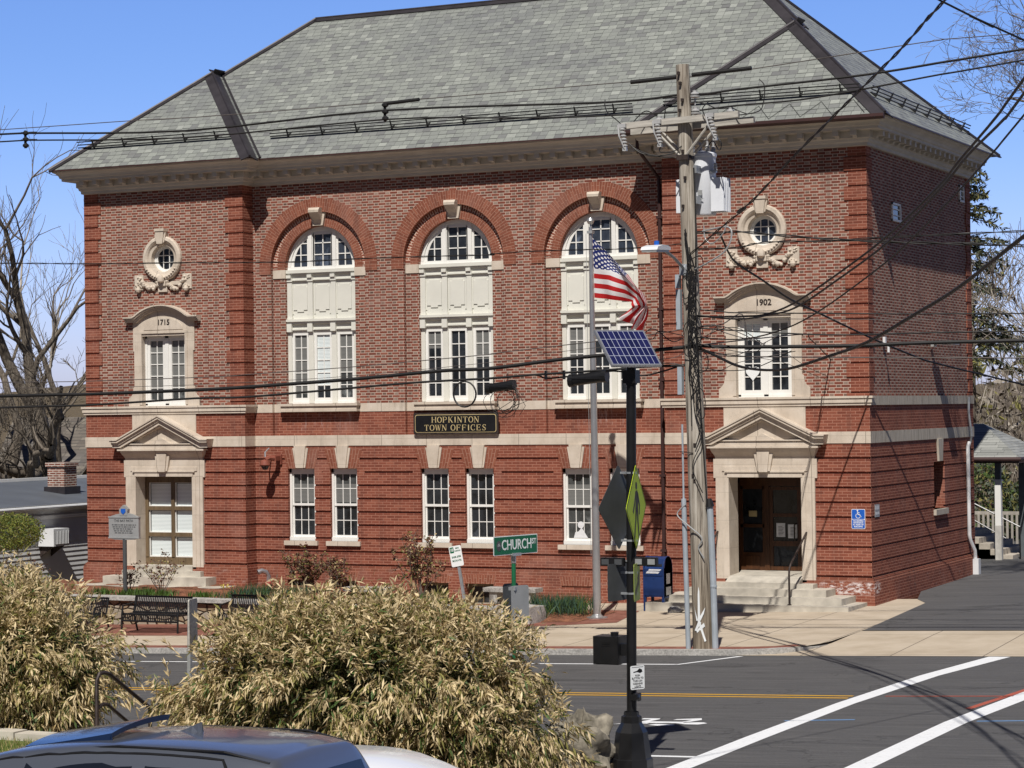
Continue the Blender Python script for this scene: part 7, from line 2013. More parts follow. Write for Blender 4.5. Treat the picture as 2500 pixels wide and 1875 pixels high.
# dead limbs of the big tree reaching toward the building and the street
t = thing('fallen_limb', (-30.5, 9.5, 2.4), 'dark gnarled limbs arching behind the chimney roof', 'branch')
rr = random.Random(9); segs = []
for (a, b, c, d_, r) in (((-33.9,14,3.4),(-32.4,12.5,3.3),(-31.2,11.4,4.6),(-30.6,10.5,5.7),.26),((-33.9,14,2.6),(-32.8,11.8,2.6),(-31.0,10.2,3.5),(-29.6,9.2,3.6),.20),((-33.8,14,2.2),(-34.5,12,3.1),(-35.6,10.4,4.3),(-36.8,9,4.9),.24),((-33.6,13.8,1.8),(-33.5,11.5,2.4),(-34.3,9.6,3.0),(-35.5,8,3.2),.20)):
    P = [Vector(a),Vector(b),Vector(c),Vector(d_)]; Q = []
    for i in range(3):
        for s in range(4): Q.append(P[i].lerp(P[i+1], s/4)+Vector((rr.gauss(0,.06),rr.gauss(0,.06),rr.gauss(0,.06))))
    for i in range(len(Q)-1):
        ra = r*(1-.065*i); segs.append((Q[i],Q[i+1],ra,r*(1-.065*(i+1))))
        if i > 2:
            tr, li = branch_tree(i*7+int(r*100), tuple(Q[i]), 2.6, .05, lean=(rr.uniform(-1,1),rr.uniform(-1,.3)), depth=3, first=.4, spread=.7, twig=.010)
            segs += tr+li
seg_mesh('limbs', segs, M['bark'], t)
# right side: bare woods behind the porch
rw = random.Random(77)
wood = [(3.0,27,12.5),(-2.6,30,11.0),(-6.5,33,10.5),(2.2,36,12),(-1,41,12.5),(-9,38,11),(-4.2,45,13),(5.5,33,13),(-7.5,52,14),(1.2,50,14),(-12,48,12),(7,45,14)]
wl = ['nearest bare tree behind the porch at the right edge','bare tree behind the porch roof left of the nearest one','bare tree just right of the rear wall corner','tall bare tree above the brown shed','bare tree above the porch roof ridge','bare tree hidden low behind the rear wall corner','pale bare tree deeper in the woods above the porch','bare tree at the very right edge above the shed','pale bare tree deep in the woods near the spruce','pale bare tree deep in the woods above the porch post','bare tree farthest left in the woods behind the hall','pale bare tree deep in the woods at the right edge']
for i, (x, y, h) in enumerate(wood):
    bare_tree('bare_tree', 300+i, (x, y, -.4), h, .16+.012*h*rw.random(), wl[i], 'twig' if i % 2 else 'bark', 'twigpale' if i % 2 else 'twig', 'bare trees of the woods behind the hall', depth=5, first=.34, spread=.5, up=.4, twig=.016, nsub=(2,3))
# dense brush in the depth of the woods: nobody could count it
Pn = 5200
x = NR.uniform(-34, 16, Pn); y = NR.uniform(46, 78, Pn); P = np.stack([x, y, np.full(Pn, -.4)+NR.uniform(0, 8.5, Pn)*NR.uniform(.2,1,Pn)], 1)
D = NR.normal(size=(Pn,3))*.35; D[:,2] = 1
Q = leaf_quads(P, D, NR.uniform(1.5,4.2,Pn), NR.uniform(.03,.10,Pn), NR)
b = 15000
x = NR.uniform(-36, 18, b); y = NR.uniform(50, 80, b); P2 = np.stack([x, y, NR.uniform(-.4, 8.6, b)*NR.uniform(.5,1,b)], 1)
Q2 = leaf_quads(P2, NR.normal(size=(b,3)), NR.uniform(.3,1.1,b), NR.uniform(.06,.30,b), NR)
o = quads('distant_woods', np.concatenate([Q,Q2]), [M['twig'],M['twigpale'],M['bark'],M['olive']], np.concatenate([NR.choice([0,0,1,2],len(Q)), NR.choice([0,0,1,1,2,2,3],len(Q2))]))
tag(o, 'far grey brown brush of leafless woods', kind='stuff')
# evergreen undergrowth by the porch
for j, (x, y, h, w_, lab) in enumerate(((-3.4,22,3.4,1.5,'dark green shrub mass behind the porch steps'),(-1.6,24,2.6,1.3,'green bush behind the porch post'))):
    n = 3800; P = NR.normal(size=(n,3)); P /= np.linalg.norm(P,axis=1,keepdims=True); rad = NR.uniform(.5,1,n)**.5
    P = P*rad[:,None]*np.array([w_,w_,h/2]); P[:,2] += h/2-.3; P += np.array([x,y,0])
    o = quads('evergreen_shrub', leaf_quads(P, NR.normal(size=(n,3)), .22, .07, NR), [M['needle'],M['olive'],M['leafgreen']], NR.choice([0,0,1,2],n), org=(x,y,-.3)); tag(o, lab, 'shrub')
# spruce
def spruce(base, h, w_, label, seed):
    t = thing('spruce_tree', base, label, 'tree'); rr = np.random.default_rng(seed); k = MB()
    bx_, by_, bz = base; k.tube([(bx_,by_,bz),(bx_+.1,by_,bz+h*.5),(bx_,by_,bz+h)], [.28,.16,.02], 7); mesh('trunk', k, M['bark'], t)
    P = []; Dd = []; kb = MB()
    z = bz+h*.42
    while z < bz+h*.99:
        f = (1-(z-bz)/h)/.58; L = w_*(f*.9+.08)
        for i in range(int(6+4*f)):
            if rr.random() < .38: continue
            a = rr.uniform(0, 6.283); Li = L*rr.uniform(.55,1.25); p0 = np.array([bx_,by_,z+rr.uniform(-.15,.15)])
            d = np.array([math.cos(a), math.sin(a), rr.uniform(-.15,.25)]); tip = p0+d*Li+np.array([0,0,-.18*Li]); kb.tube([tuple(p0),tuple((p0+tip)/2+np.array([0,0,.05*Li])),tuple(tip)], [.03,.02,.008], 3, caps=False)
            m_ = int(14+32*Li); s = rr.uniform(.15,1,m_); q = p0[None]+(tip-p0)[None]*s[:,None]; q[:,2] += .2*Li*(s*(1-s)); q += rr.normal(size=(m_,3))*np.array([.10,.10,.05])*(1.1-s[:,None])
            P.append(q); dd = rr.normal(size=(m_,3))*.7+d[None]*.6; dd[:,2] -= .55; Dd.append(dd)
        z += .34
    mesh('branches', kb, M['twig'], t)
    P = np.concatenate(P); Dd = np.concatenate(Dd)
    quads('needles', leaf_quads(P, Dd, rr.uniform(.16,.34,len(P)), .075, rr), [M['needle'],M['olive'],M['darkleaf']], rr.choice([0,0,0,1,2],len(P)), t)
spruce((-6.75,35,-.4), 15.2, 3.1, 'ragged dark spruce rising behind the rear corner of the hall', 3)
# branches of a tree outside the frame, top right
t = thing('overhanging_tree', (9.5, 3, 0), 'bare branches of a tree reaching in from the top right corner', 'tree')
k = MB(); k.tube([(9.5,3,0),(9.2,3,5),(8.3,2.8,9.5),(7,2.4,13)], [.4,.34,.28,.22], 8); mesh('trunk', k, M['bark'], t)
segs = []; rr = random.Random(31)
for (a, b, c, r, dep) in (((8.3,2.8,9.5),(5.9,2.2,11.2),(2.9,1.6,11.6),.085,5),((7.9,2.7,10.6),(5.4,2,12.8),(3.3,1.6,13.05),.08,5),((8.2,2.8,10.0),(5.7,2.5,11.0),(3.1,2.2,10.9),.07,5),((7,2.4,13),(5.0,2,13.9),(3.9,1.8,14.0),.16,4),((8,2.8,10.3),(6.0,2.2,12.0),(3.0,2.0,12.4),.07,5)):
    P = [Vector(a),Vector(b),Vector(c)]; Q = [P[0].lerp(P[1], s/4) for s in range(4)]+[P[1].lerp(P[2], s/5) for s in range(6)]
    Q = [q+Vector((rr.gauss(0,.05),rr.gauss(0,.05),rr.gauss(0,.05)+.1*math.sin(i*.8))) for i, q in enumerate(Q)]
    for i in range(len(Q)-1):
        segs.append((Q[i],Q[i+1],r*(1-.08*i),r*(1-.08*(i+1))))
        if i > 3:
            for q in range(2):
                tr, li = branch_tree(rr.randint(0,9999), tuple(Q[i]), 2.9, .020, lean=(rr.uniform(-1.6,-.3),rr.uniform(-.7,.7)), depth=4, first=.34, spread=.6, up=-.05+.3*rr.random(), twig=.0055, kink=.20, nsub=(1,2))
                off = rr.uniform(-.5,.4); segs += [(p,q2,max(.005,r0),max(.005,r1)) for p,q2,r0,r1 in tr+li]
seg_mesh('twigs', segs, M['twig'], t, thick=.03)

# ================================================================ BAMBOO-LIKE BUSHES IN THE FOREGROUND
def bush(center, size, nspray, label, seed, leafL=.14, tilt=0.0, extra=()):
    rr = np.random.default_rng(seed); c = np.array(center, float); s = np.array(size, float)
    base = (c[0], c[1], zn(c[0], c[1]))
    t = thing('bamboo_bush', base, label, 'bush', None)
    Ps = []; Ds = []; Ls = []; Ms = []; Ws = []
    lobes = [((0,0,0),1.0)] + list(extra)
    for i in range(nspray):
        lo, ls = lobes[rr.integers(len(lobes))] if rr.random() < .55 and len(lobes) > 1 else lobes[0]
        n = rr.normal(size=3); n /= np.linalg.norm(n)
        if n[2] < -.75: n[2] = -n[2]
        hole = math.sin(n[0]*8.5+seed*1.3)*math.sin(n[2]*7.5+n[1]*3+seed)+.55*math.sin(n[0]*19+n[2]*5)*math.sin(n[2]*16-n[0]*6)
        if hole < -.42 and n[2] < .75 and rr.random() < .9: continue
        if n[1] > .5 and rr.random() < .6: n[1] = -n[1]
        sq = np.sign(n)*np.abs(n)**.80; sq /= max(1e-6, np.linalg.norm(sq*np.array([1,1,1])))
        rad = rr.uniform(.80, 1.04) if rr.random() < .72 else rr.uniform(.45,.85)
        lump = 1+.07*min(1,max(-1,hole))+.06*math.sin(n[0]*7+seed)*math.sin(n[2]*6+n[1]*5)+.05*math.sin(n[0]*17+n[2]*13)
        p = c+np.array(lo)*s+sq*s*ls*rad*lump
        zmin = zn(p[0],p[1])+.12
        if p[2] < zmin: p[2] = zmin+rr.uniform(0,.3)
        p[0] = c[0]+(p[0]-c[0])*(1-.30*max(0.0,-n[2])) if center[0] < -2 else p[0]
        out = n/s; out /= np.linalg.norm(out)
        top = n[2] > .35
        ax = out*.55+np.array([0,0,.75 if top else -.35])+rr.normal(size=3)*.30; ax /= np.linalg.norm(ax)
        m = rr.integers(26, 46); L = rr.uniform(.22,.42)
        u = rr.uniform(0,1,m); q = p[None]+ax[None]*(u*L)[:,None]+rr.normal(size=(m,3))*.040
        d = ax[None]*.75+rr.normal(size=(m,3))*.52; d[:,2] -= .22 if top else .55
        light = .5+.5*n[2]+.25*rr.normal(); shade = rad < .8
        pr = np.array([.05,.12,.30,.28,.25]) if shade else (np.array([.44,.28,.19,.06,.03]) if light > .45 else (np.array([.30,.28,.26,.11,.05]) if light > .1 else np.array([.20,.22,.28,.22,.08])))  # light and shade put into the leaf colours: paler tops, darker inside
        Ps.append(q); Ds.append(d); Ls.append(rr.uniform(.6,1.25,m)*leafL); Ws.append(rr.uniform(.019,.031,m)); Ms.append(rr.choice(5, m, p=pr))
    P = np.concatenate(Ps); D = np.concatenate(Ds)
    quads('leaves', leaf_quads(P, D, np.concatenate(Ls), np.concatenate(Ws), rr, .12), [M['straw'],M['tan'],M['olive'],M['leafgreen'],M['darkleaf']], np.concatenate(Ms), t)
    # culms
    k = MB(); rn = random.Random(seed)
    for i in range(150):
        a = rn.uniform(0,6.283); f = math.sqrt(rn.random()); x, y = c[0]+s[0]*.80*f*math.cos(a), c[1]+s[1]*.8*f*math.sin(a)
        h = (s[2]*1.0+c[2]-zn(x,y))*rn.uniform(.55,.95)*(1-.25*f*f); dx, dy = rn.uniform(-.25,.25)+.3*f*math.cos(a), rn.uniform(-.25,.25)
        z = zn(x,y); k.tube([(x,y,z-.05),(x+dx*.2,y+dy*.2,z+h*.5),(x+dx,y+dy,z+h)], [.008,.007,.004], 4, caps=False)
    mesh('culms', k, M['tan'], t)
    # thick inner mass of leaves, coloured dark to stand in for shade
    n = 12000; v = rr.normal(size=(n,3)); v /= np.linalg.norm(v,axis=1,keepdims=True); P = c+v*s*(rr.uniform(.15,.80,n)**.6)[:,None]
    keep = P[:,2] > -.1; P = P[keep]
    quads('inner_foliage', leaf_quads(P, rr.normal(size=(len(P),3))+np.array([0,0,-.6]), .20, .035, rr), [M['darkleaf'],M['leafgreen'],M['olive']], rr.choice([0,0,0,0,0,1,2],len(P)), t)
    # litter of fallen leaves and stray shoots round the foot
    n = 2600; a = rr.uniform(0,6.283,n); f = rr.uniform(.3,1.15,n); P = np.stack([c[0]+s[0]*f*np.cos(a), c[1]+s[1]*f*np.sin(a), np.zeros(n)],1); P[:,2] = [zn(x,y)+.01 for x,y in P[:,:2]]
    D2 = rr.normal(size=(n,3)); D2[:,2] = np.abs(D2[:,2])*.25; quads('leaf_litter', leaf_quads(P, D2, .12, .02, rr), [M['straw'],M['tan'],M['olive']], rr.choice([0,1,1,2],n), t)
    n = 46; S_ = []
    for i in range(n):
        u = rr.uniform(-1,1); b_ = np.array([c[0]+s[0]*u*.95, c[1]-s[1]*rr.uniform(-.4,.6), c[2]+s[2]*math.sqrt(max(.05,1-u*u))*.92]); dd = np.array([u*.8+rr.normal()*.3, rr.normal()*.3, .9]); dd /= np.linalg.norm(dd); L = rr.uniform(.25,.50); m = 16
        uu = rr.uniform(.1,1,m); q = b_[None]+dd[None]*(uu*L)[:,None]; S_.append(leaf_quads(q, dd[None]*.9+rr.normal(size=(m,3))*.35, .12, .022, rr))
    S_ = np.concatenate(S_); quads('shoots', S_, [M['straw'],M['tan']], rr.choice(2,len(S_)), t)['kind'] = 'stuff'
    # stray shoots above the outline
    return t
bush((1.05,-25.6,.98), (2.50,1.25,1.16), 2300, 'big straw coloured bamboo bush filling the lower middle of the photo', 5, extra=(((-.45,0,-.1),.62),((.45,0,-.12),.60),((.05,.0,.18),.75),((-.70,-.1,-.42),.42),((.72,.05,-.35),.42)))
bush((-5.05,-25.6,1.22), (2.25,1.3,1.05), 1900, 'straw coloured bamboo bush at the lower left edge', 6, extra=(((.35,0,.0),.62),((-.35,0,.1),.7),((.5,-.1,-.40),.48)))
# stray tips along the top of the big bush
# ================================================================ SMALL TREE AND SHRUBS AT LEFT
t = thing('small_tree', (-23.05,-2.0,-.1), 'small round tree coming into green leaf in front of the white siding', 'tree')
tr, li = branch_tree(12, (-23.05,-2,-.1), 2.3, .07, lean=(.02,0), depth=4, first=.42, spread=.8, up=.1, twig=.008)
seg_mesh('trunk', tr, M['bark'], t); seg_mesh('limbs', li, M['twig'], t)
n = 5200; v = NR.normal(size=(n,3)); v /= np.linalg.norm(v,axis=1,keepdims=True); P = np.array([-22.95,-2,1.56])+v*np.array([1.05,.95,.52])*(NR.uniform(.2,1,n)**.4)[:,None]
quads('crown', leaf_quads(P, NR.normal(size=(n,3))+np.array([0,0,.3]), .09, .03, NR), [M['budgreen'],M['olive'],M['leafgreen']], NR.choice([0,0,0,1,2],n), t)
rose((-22.1,-2.2,-.05), 1.05, .8, 9, 4, 'thin brown shrub beside the small green tree', 44)
# grass of the near lawn, fine blades only where it shows
n = 7000; x = NR.uniform(-6.5,-2.4,n); y = NR.uniform(-29.5,-26.95,n); P = np.stack([x,y,np.full(n,.415)],1); D = NR.normal(size=(n,3))*.35; D[:,2] = 1
tag(quads('grass', leaf_quads(P, D, NR.uniform(.05,.10,n), .008, NR), [M['grassstuff'],M['tan'],M['budgreen']], NR.choice([0,0,1,2],n)), 'short spring grass of the near lawn', kind='stuff')
k = MB(); k.box(-10,-2.35,-31,-26.9,-.3,.42)
struct('lawn', k, M['lawn'])
k = MB(); xs = [-10,-8.2,-6.3,-4.6,-3.35,-2.35]; r0 = random.Random(3)
for a, b in zip(xs, xs[1:]): k.box(a+.01,b-.01,-26.9+r0.uniform(-.01,.01),-26.62,-.2,.52+r0.uniform(-.012,.012))
tag(mesh('granite_edging', k, M['step']), 'pale granite edging stones along the near lawn at lower left', 'edging')
# rocks at the foot of the beacon
k = MB(); boulder(k, (3.42,-23.95,zn(3.4,-23.95)+.20), .42, .95, .7, .95, 8, 30, 20, .34); tag(mesh('rock', k, M['fieldrock'], smooth=True), 'knobbly grey rock between the big bush and the beacon base', 'rock')
k = MB(); boulder(k, (3.0,-24.25,zn(3,-24.2)+.08), .30, 1.2, .8, .7, 18, 20, 14, .25); tag(mesh('rock', k, M['fieldrock'], smooth=True), 'lower dark rock under the right edge of the big bush', 'rock')

# ================================================================ NEIGHBOURS
t = thing('white_cottage', (-27,3,0), 'low white clapboard building with dark flat roof left of the hall', 'building')
k = MB(); X0 = -25.0; zt = 1.95
for i in range(17):
    z0 = -.4+.14*i; k.prism([(X0-.02,-8,z0),(X0+.028,-8,z0),(X0+.004,-8,z0+.14),(X0-.02,-8,z0+.14)], (0,26,0))
k.box(-31, X0-.02, -8, 18, -.6, 2.0); mesh('clapboard_wall', k, M['siding'], t)
k = MB(); k.box(X0-.02, X0+.20, -8.2, 18.2, 1.99, 2.09); k.box(X0+.02, X0+.15, -8.2, 18.2, 1.90, 1.99); k.box(X0+.02,X0+.06,-8.2,18.2,1.68,1.78); mesh('eave_trim', k, M['white'], t)
k = MB(); k.tube([(X0+.22,-8.2,2.02),(X0+.22,18.2,2.02)], .05, 8); mesh('gutter', k, M['whiteplastic'], t)
k = MB(); k.poly([(X0+.22,-8.2,2.085),(X0+.22,18.2,2.085),(-29,18.2,2.62),(-29,-8.2,2.62)]); k.poly([(-29,-8.2,2.62),(-29,18.2,2.62),(-33,18.2,2.0),(-33,-8.2,2.0)]); rfw = mesh('roof', k, M['membrane'], t)
k = MB(); k.box(-29.1,-28.95,-8.2,18.2,2.60,2.70); mesh('roof_edge', k, M['white'], t)
cm = brick_mat('chimney_brick', False, [(.16,.05,.035),(.22,.07,.045),(.26,.09,.06),(.32,.13,.09)], (.62,.55,.48), None, .2, .022)
k = MB(); k.box(-26.95,-26.35,5.1,5.72,2.25,3.20); k.box(-27.0,-26.30,5.05,5.77,3.10,3.22); ch_ = mesh('chimney', k, cm, rfw)
k = MB(); k.box(-27.03,-26.27,5.02,5.80,2.1,2.50); mesh('chimney_flashing', k, M['metalroof'], rfw)
t2 = thing('air_conditioner', (-24.8,2.3,.85), 'white window air conditioner sticking out of the shaded clapboard wall', 'air conditioner')
k = MB(); k.box(-25.0,-24.42,2.0,2.72,.93,1.42); mesh('case', k, M['whiteplastic'], t2)
k = MB(); k.box(-24.425,-24.405,2.06,2.66,.99,1.36); mesh('dark_back', k, M['signback'], t2)
k = MB()
for i in range(9): k.box(-24.408,-24.39,2.08+.07*i,2.10+.07*i,.99,1.36)
mesh('grille', k, M['whiteplastic'], t2)
k = MB(); k.prism([(-25.0,2.1,.60),(-24.5,2.1,.93),(-25.0,2.1,.93)], (0,.03,0)); k.prism([(-25.0,2.6,.60),(-24.5,2.6,.93),(-25.0,2.6,.93)], (0,.03,0)); mesh('bracket', k, M['iron'], t2)
t = thing('shingled_house', (-40,24,-.4), 'brown roofed house with white shingled gable behind the bare trees at left', 'house')
k = MB(); f_ = 1.2
k.poly([(-41.3,22,4.55),(-36.0,22,4.55),(-36.0,17.5,1.2),(-39.6,17.5,1.2)], 0, [(0,4),(5.3,4),(5.3,0),(1.7,0)]); k.poly([(-41.3,22,4.55),(-36,22,4.55),(-36,27,1.2),(-43,27,1.2)]); mesh('roof', k, M['shingle'], t)
k = MB(); k.poly([(-44.8,17.6,-.4),(-39.6,17.6,-.4),(-39.6,17.6,1.3),(-41.8,17.6,3.9),(-44.8,17.6,1.0)]); mesh('gable_wall', k, M['whiteshingle'], t)
k = MB(); k.prism([(-41.9,17.5,3.95),(-41.75,17.5,4.15),(-39.3,17.5,1.3),(-39.5,17.5,1.1)], (0,.12,0)); mesh('rake_board', k, M['white'], t)
k = MB(); k.poly([(-39.6,17.6,-.4),(-36,17.6,-.4),(-36,17.6,1.25),(-39.6,17.6,1.25)]); mesh('wall', k, M['siding'], t)
k = MB()
for cz_, cx_, rad in ((3.1,-41.75,.55),(2.25,-41.3,.45)):
    for i in range(14):
        a = 2*math.pi*i/14; k.prism([(cx_+.08*math.cos(a-.3),17.5,cz_+.08*math.sin(a-.3)),(cx_+rad*math.cos(a),17.5,cz_+rad*math.sin(a)),(cx_+.08*math.cos(a+.3),17.5,cz_+.08*math.sin(a+.3))], (0,.04,0))
mesh('teal_ornament', k, M['teal'], t)
# porch of the building behind, right
t = thing('porch', (-.6,15.5,.1), 'small open porch with grey shingled hip roof and tapered posts behind the hall', 'porch')
k = MB(); e0, e1 = (-9.0,13.1,3.10),(.30,13.1,3.10); e2, e3 = (.30,17.2,3.10),(-9.0,17.2,3.10); r1, r2 = (-8,15.1,4.05),(-1.20,15.1,4.05)
fz = 2.2
k.poly([e0,e1,r2,r1], 0, [(-9,0),(.3,0),(-1.2,fz),(-8,fz)]); k.poly([e1,e2,r2], 0, [(13.1,0),(17.2,0),(15.1,fz)]); k.poly([e2,e3,r1,r2], 0, [(0,0),(9,0),(8,fz),(1,fz)]); k.poly([e3,e0,r1]); mesh('hip_roof', k, M['greyshingle'], t)
k = MB(); k.box(-9.0,.28,13.14,13.24,2.95,3.09); k.box(.18,.28,13.24,17.1,2.95,3.09); k.tube([(-9,13.05,3.06),(.36,13.05,3.06),(.36,17.2,3.06)], .06, 8); mesh('fascia', k, M['gutter'], t)
zb = zs(0,14)
for x, y, lo, hi in ((-.42,13.6,'white','slatepost'),(-.05,14.9,'slatepost','slatepost'),(-.3,17,'slatepost','slatepost')):
    k = MB(); k.box(x-.09,x+.09,y-.09,y+.09,zb,zb+1.0); base_m = 'stonepost' if lo == 'white' else 'slatepost'
    k2_ = MB(); k2_.box(x-.085,x+.085,y-.085,y+.085,zb+1.0,2.45); k2_.box(x-.11,x+.11,y-.11,y+.11,2.43,2.48)
    k3 = MB(); k3.box(x-.08,x+.08,y-.08,y+.08,2.48,2.98)
    po = mesh('post', k2_, M['white'] if lo == 'white' else M['slatepost'], t); mesh('post_foot', k, M[base_m], po); mesh('post_head', k3, M['slatepost'], po)
k = MB()
for i in range(5): k.box(-3.2,-.75+.30*0-.32*i+.64, 13.9,16.6, zb-.1, zb+.16*(i+1)-.02)
mesh('porch_steps', k, M['concrete'], t)
k = MB(); k.tube([(-1.5,13.9,zb+1.75),(.1,13.9,zb+.95),(.1,13.9,zb+.0)], .025, 6); k.tube([(-1.5,13.9,zb+.75),(-1.5,13.9,zb+1.75)], .025, 6); k.tube([(-1.6,13.9,zb+1.35),(-.3,13.9,zb+.62)], .02, 6); mesh('porch_handrail', k, M['black'], t)
t = thing('picket_rail', (1.5,19.5,.1), 'weathered wooden railing with close pickets behind the porch', 'fence')
k = MB(); k.box(-4,7,19.45,19.55,1.20,1.30); k.box(-4,7,19.45,19.55,.20,.30); mesh('rail', k, M['greyrail'], t)
k = MB()
for i in range(74): k.box(-4+.148*i,-4+.148*i+.07,19.42,19.46,.12,1.24)
mesh('pickets', k, M['greyrail'], t)
t = thing('garden_shed', (-1.2,27,-.4), 'brown board shed with shingled gable roof and red shuttered window at the right edge', 'shed')
k = MB(); k.poly([(-3.35,25,-.4),(-1.0,25,-.4),(-1.0,25,1.3),(-2.2,25,2.1),(-3.35,25,1.2)]); k.box(-3.35,-1.0,25.02,29,-.4,1.25); mesh('board_wall', k, M['shed'], t)
k = MB(); k.prism([(-3.55,24.8,1.12),(-2.2,24.8,2.18),(-2.2,24.8,2.28),(-3.62,24.8,1.2)], (0,4.4,0)); mesh('roof', k, M['gutter'], t)
k = MB(); k.prism([(-2.2,24.8,2.18),(-.85,24.8,1.12),(-.78,24.8,1.2),(-2.2,24.8,2.28)], (0,4.4,0)); mesh('roof', k, M['shingle'], t)
k = MB(); k.box(-2.70,-2.42,24.95,25,.55,1.20); k.box(-2.42,-2.30,24.95,25,.55,1.22); k.box(-2.82,-2.70,24.95,25,.55,1.22); wsh = mesh('shutter', k, M['redshutter'], t)
k = MB(); k.box(-2.68,-2.44,24.93,24.96,.58,1.18); mesh('window', k, M['white'], t)
k = MB()
for a in (0,1):
    for b in range(3): k.box(-2.665+.115*a,-2.57+.115*a,24.92,24.935,.61+.19*b,.77+.19*b)
mesh('pane', k, M['glass'], t)
# ================================================================ VEHICLES
def wheel(t, x, y, z, r, side):
    k = MB(); k.lathe([(r*.62,-.10),(r*.95,-.11),(r,-.07),(r,.07),(r*.95,.11),(r*.62,.10)], (x,y,z), 24, axis='y'); w = mesh('wheel', k, M['tyre'], t, smooth=True)
    k = MB(); k.lathe([(0,-.06),(r*.2,-.08),(r*.6,-.05),(r*.63,.0),(r*.6,.05),(r*.2,.08),(0,.06)], (x,y,z), 20, axis='y'); mesh('rim', k, M['chrome'], w, smooth=True)
def loft(k, secs, mat=0, close=False):
    for a, b in zip(secs, secs[1:]):
        for i in range(len(a)-1): k.poly([a[i], a[i+1], b[i+1], b[i]], mat)
def smooth_sections(keys, n):
    """Catmull-Rom through key tuples."""
    out = []
    K = [Vector(q) if len(q) <= 4 else np.array(q, float) for q in keys]
    K = [np.array(q, float) for q in keys]
    for i in range(len(K)-1):
        p0,p1,p2,p3 = K[max(i-1,0)],K[i],K[i+1],K[min(i+2,len(K)-1)]
        for s in range(n):
            u = s/n; out.append(.5*((2*p1)+(p2-p0)*u+(2*p0-5*p1+4*p2-p3)*u*u+(3*p1-p0-3*p2+p3)*u**3))
    out.append(K[-1]); return out
def pickup(x0, yc, g, label):
    """x0: rear edge of the cab roof; nose toward -x; yc centre line; g ground height."""
    t = thing('pickup_truck', (x0-1.5, yc, g), label, 'truck')
    # cab shell: (x, roof height, half width at roof, half width at belt, belt height)
    keys = [(x0-4.0,1.22,.62,.90,1.20),(x0-3.6,1.40,.64,.92,1.21),(x0-3.1,1.63,.66,.93,1.22),(x0-2.65,1.765,.66,.94,1.22),(x0-1.9,1.865,.66,.95,1.22),(x0-1.15,1.90,.66,.95,1.23),(x0-.5,1.885,.66,.95,1.24),(x0-.16,1.845,.65,.95,1.25),(x0-.03,1.78,.64,.95,1.25),(x0+.12,1.40,.75,.95,1.26),(x0+.17,1.25,.78,.95,1.25)]
    S_ = smooth_sections(keys, 4); secs = []
    for x, zt, wr, wb, zbelt in S_:
        h = max(.01, zt-zbelt); pts = []
        for (f, w_) in ((0,wb),(.35,wb-(wb-wr)*.28),(.70,wb-(wb-wr)*.66),(.90,wr+.02),(.955,wr-.035),(.985,wr-.12),(1.0,wr-.36)):
            pts.append((w_, zbelt+h*f))
        ring = [(x, yc-a, g+b) for a, b in pts]+[(x, yc, g+zt+.012)]+[(x, yc+a, g+b) for a, b in pts[::-1]]
        secs.append(ring)
    k = MB(); loft(k, secs); mesh('cab', k, M['carpaint'], t, smooth=True)
    def shell(x, f, side, out=.006):
        # point on the cab side at fraction f of the glass height
        i = min(range(len(S_)), key=lambda q: abs(S_[q][0]-x)); s = S_[i]; h = s[1]-s[4]
        w_ = s[3]-(s[3]-s[2])*(.28*f/.35 if f < .35 else .28+.38*(f-.35)/.35 if f < .70 else .66+.34*(f-.70)/.20)
        return (x, yc+side*(w_+out), g+s[4]+h*f)
    for side in (-1, 1):
        k = MB()
        for xa, xb in ((x0-2.35,x0-1.30),(x0-1.18,x0-.40)):
            n = 7
            for i in range(n):
                a, b = xa+(xb-xa)*i/n, xa+(xb-xa)*(i+1)/n
                k.poly([shell(a,.06,side),shell(b,.06,side),shell(b,.35,side),shell(a,.35,side)]); k.poly([shell(a,.35,side),shell(b,.35,side),shell(b,.70,side),shell(a,.70,side)]); k.poly([shell(a,.70,side),shell(b,.70,side),shell(b,.86,side),shell(a,.86,side)])
        k.poly([shell(x0-.34,.1,side),shell(x0-.14,.1,side),shell(x0-.20,.72,side),shell(x0-.32,.84,side)])
        mesh('side_window', k, M['carglass'], t)
        k = MB()
        arc_ = [shell(x0-2.75+2.62*i/22, .89 if i < 20 else .89-.2*(i-19), side, .012) for i in range(23)]
        k.tube(arc_, .014, 6); mesh('window_trim', k, M['black'], t)
        k = MB(); k.tube([(x0-2.1,yc+side*.60,g+1.80),(x0-1.5,yc+side*.63,g+1.865),(x0-.5,yc+side*.64,g+1.872),(x0-.10,yc+side*.62,g+1.80)], .012, 6); mesh('roof_seam', k, M['black'], t)
    # tilted glass sunroof
    k = MB(); n = 10
    def sr(u, v):
        x = x0-2.62+.90*u; w_ = .40*(1-.05*math.cos(3*u)); y = yc+(v*2-1)*w_
        z = g+1.79+.105*u+.020*u*u+.05*v + (-.030*abs(v*2-1)**2.2)+.012 + .035*u
        return (x, y, z)
    for i in range(n):
        for j in range(n): k.poly([sr(i/n,j/n),sr((i+1)/n,j/n),sr((i+1)/n,(j+1)/n),sr(i/n,(j+1)/n)])
    for j in range(n):
        a, b = sr(1,j/n), sr(1,(j+1)/n); k.poly([a,b,(b[0]-.02,b[1],b[2]-.05),(a[0]-.02,a[1],a[2]-.05)])
    for i in range(n):
        a, b = sr(i/n,0), sr((i+1)/n,0); k.poly([b,a,(a[0],a[1]+.01,a[2]-.05*i/n-.01),(b[0],b[1]+.01,b[2]-.05*(i+1)/n-.01)])
    mesh('sunroof', k, M['sunroof'], t, smooth=True)
    k = MB(); n = 8; ax, ay, az = x0-1.22, yc+.05, g+1.905
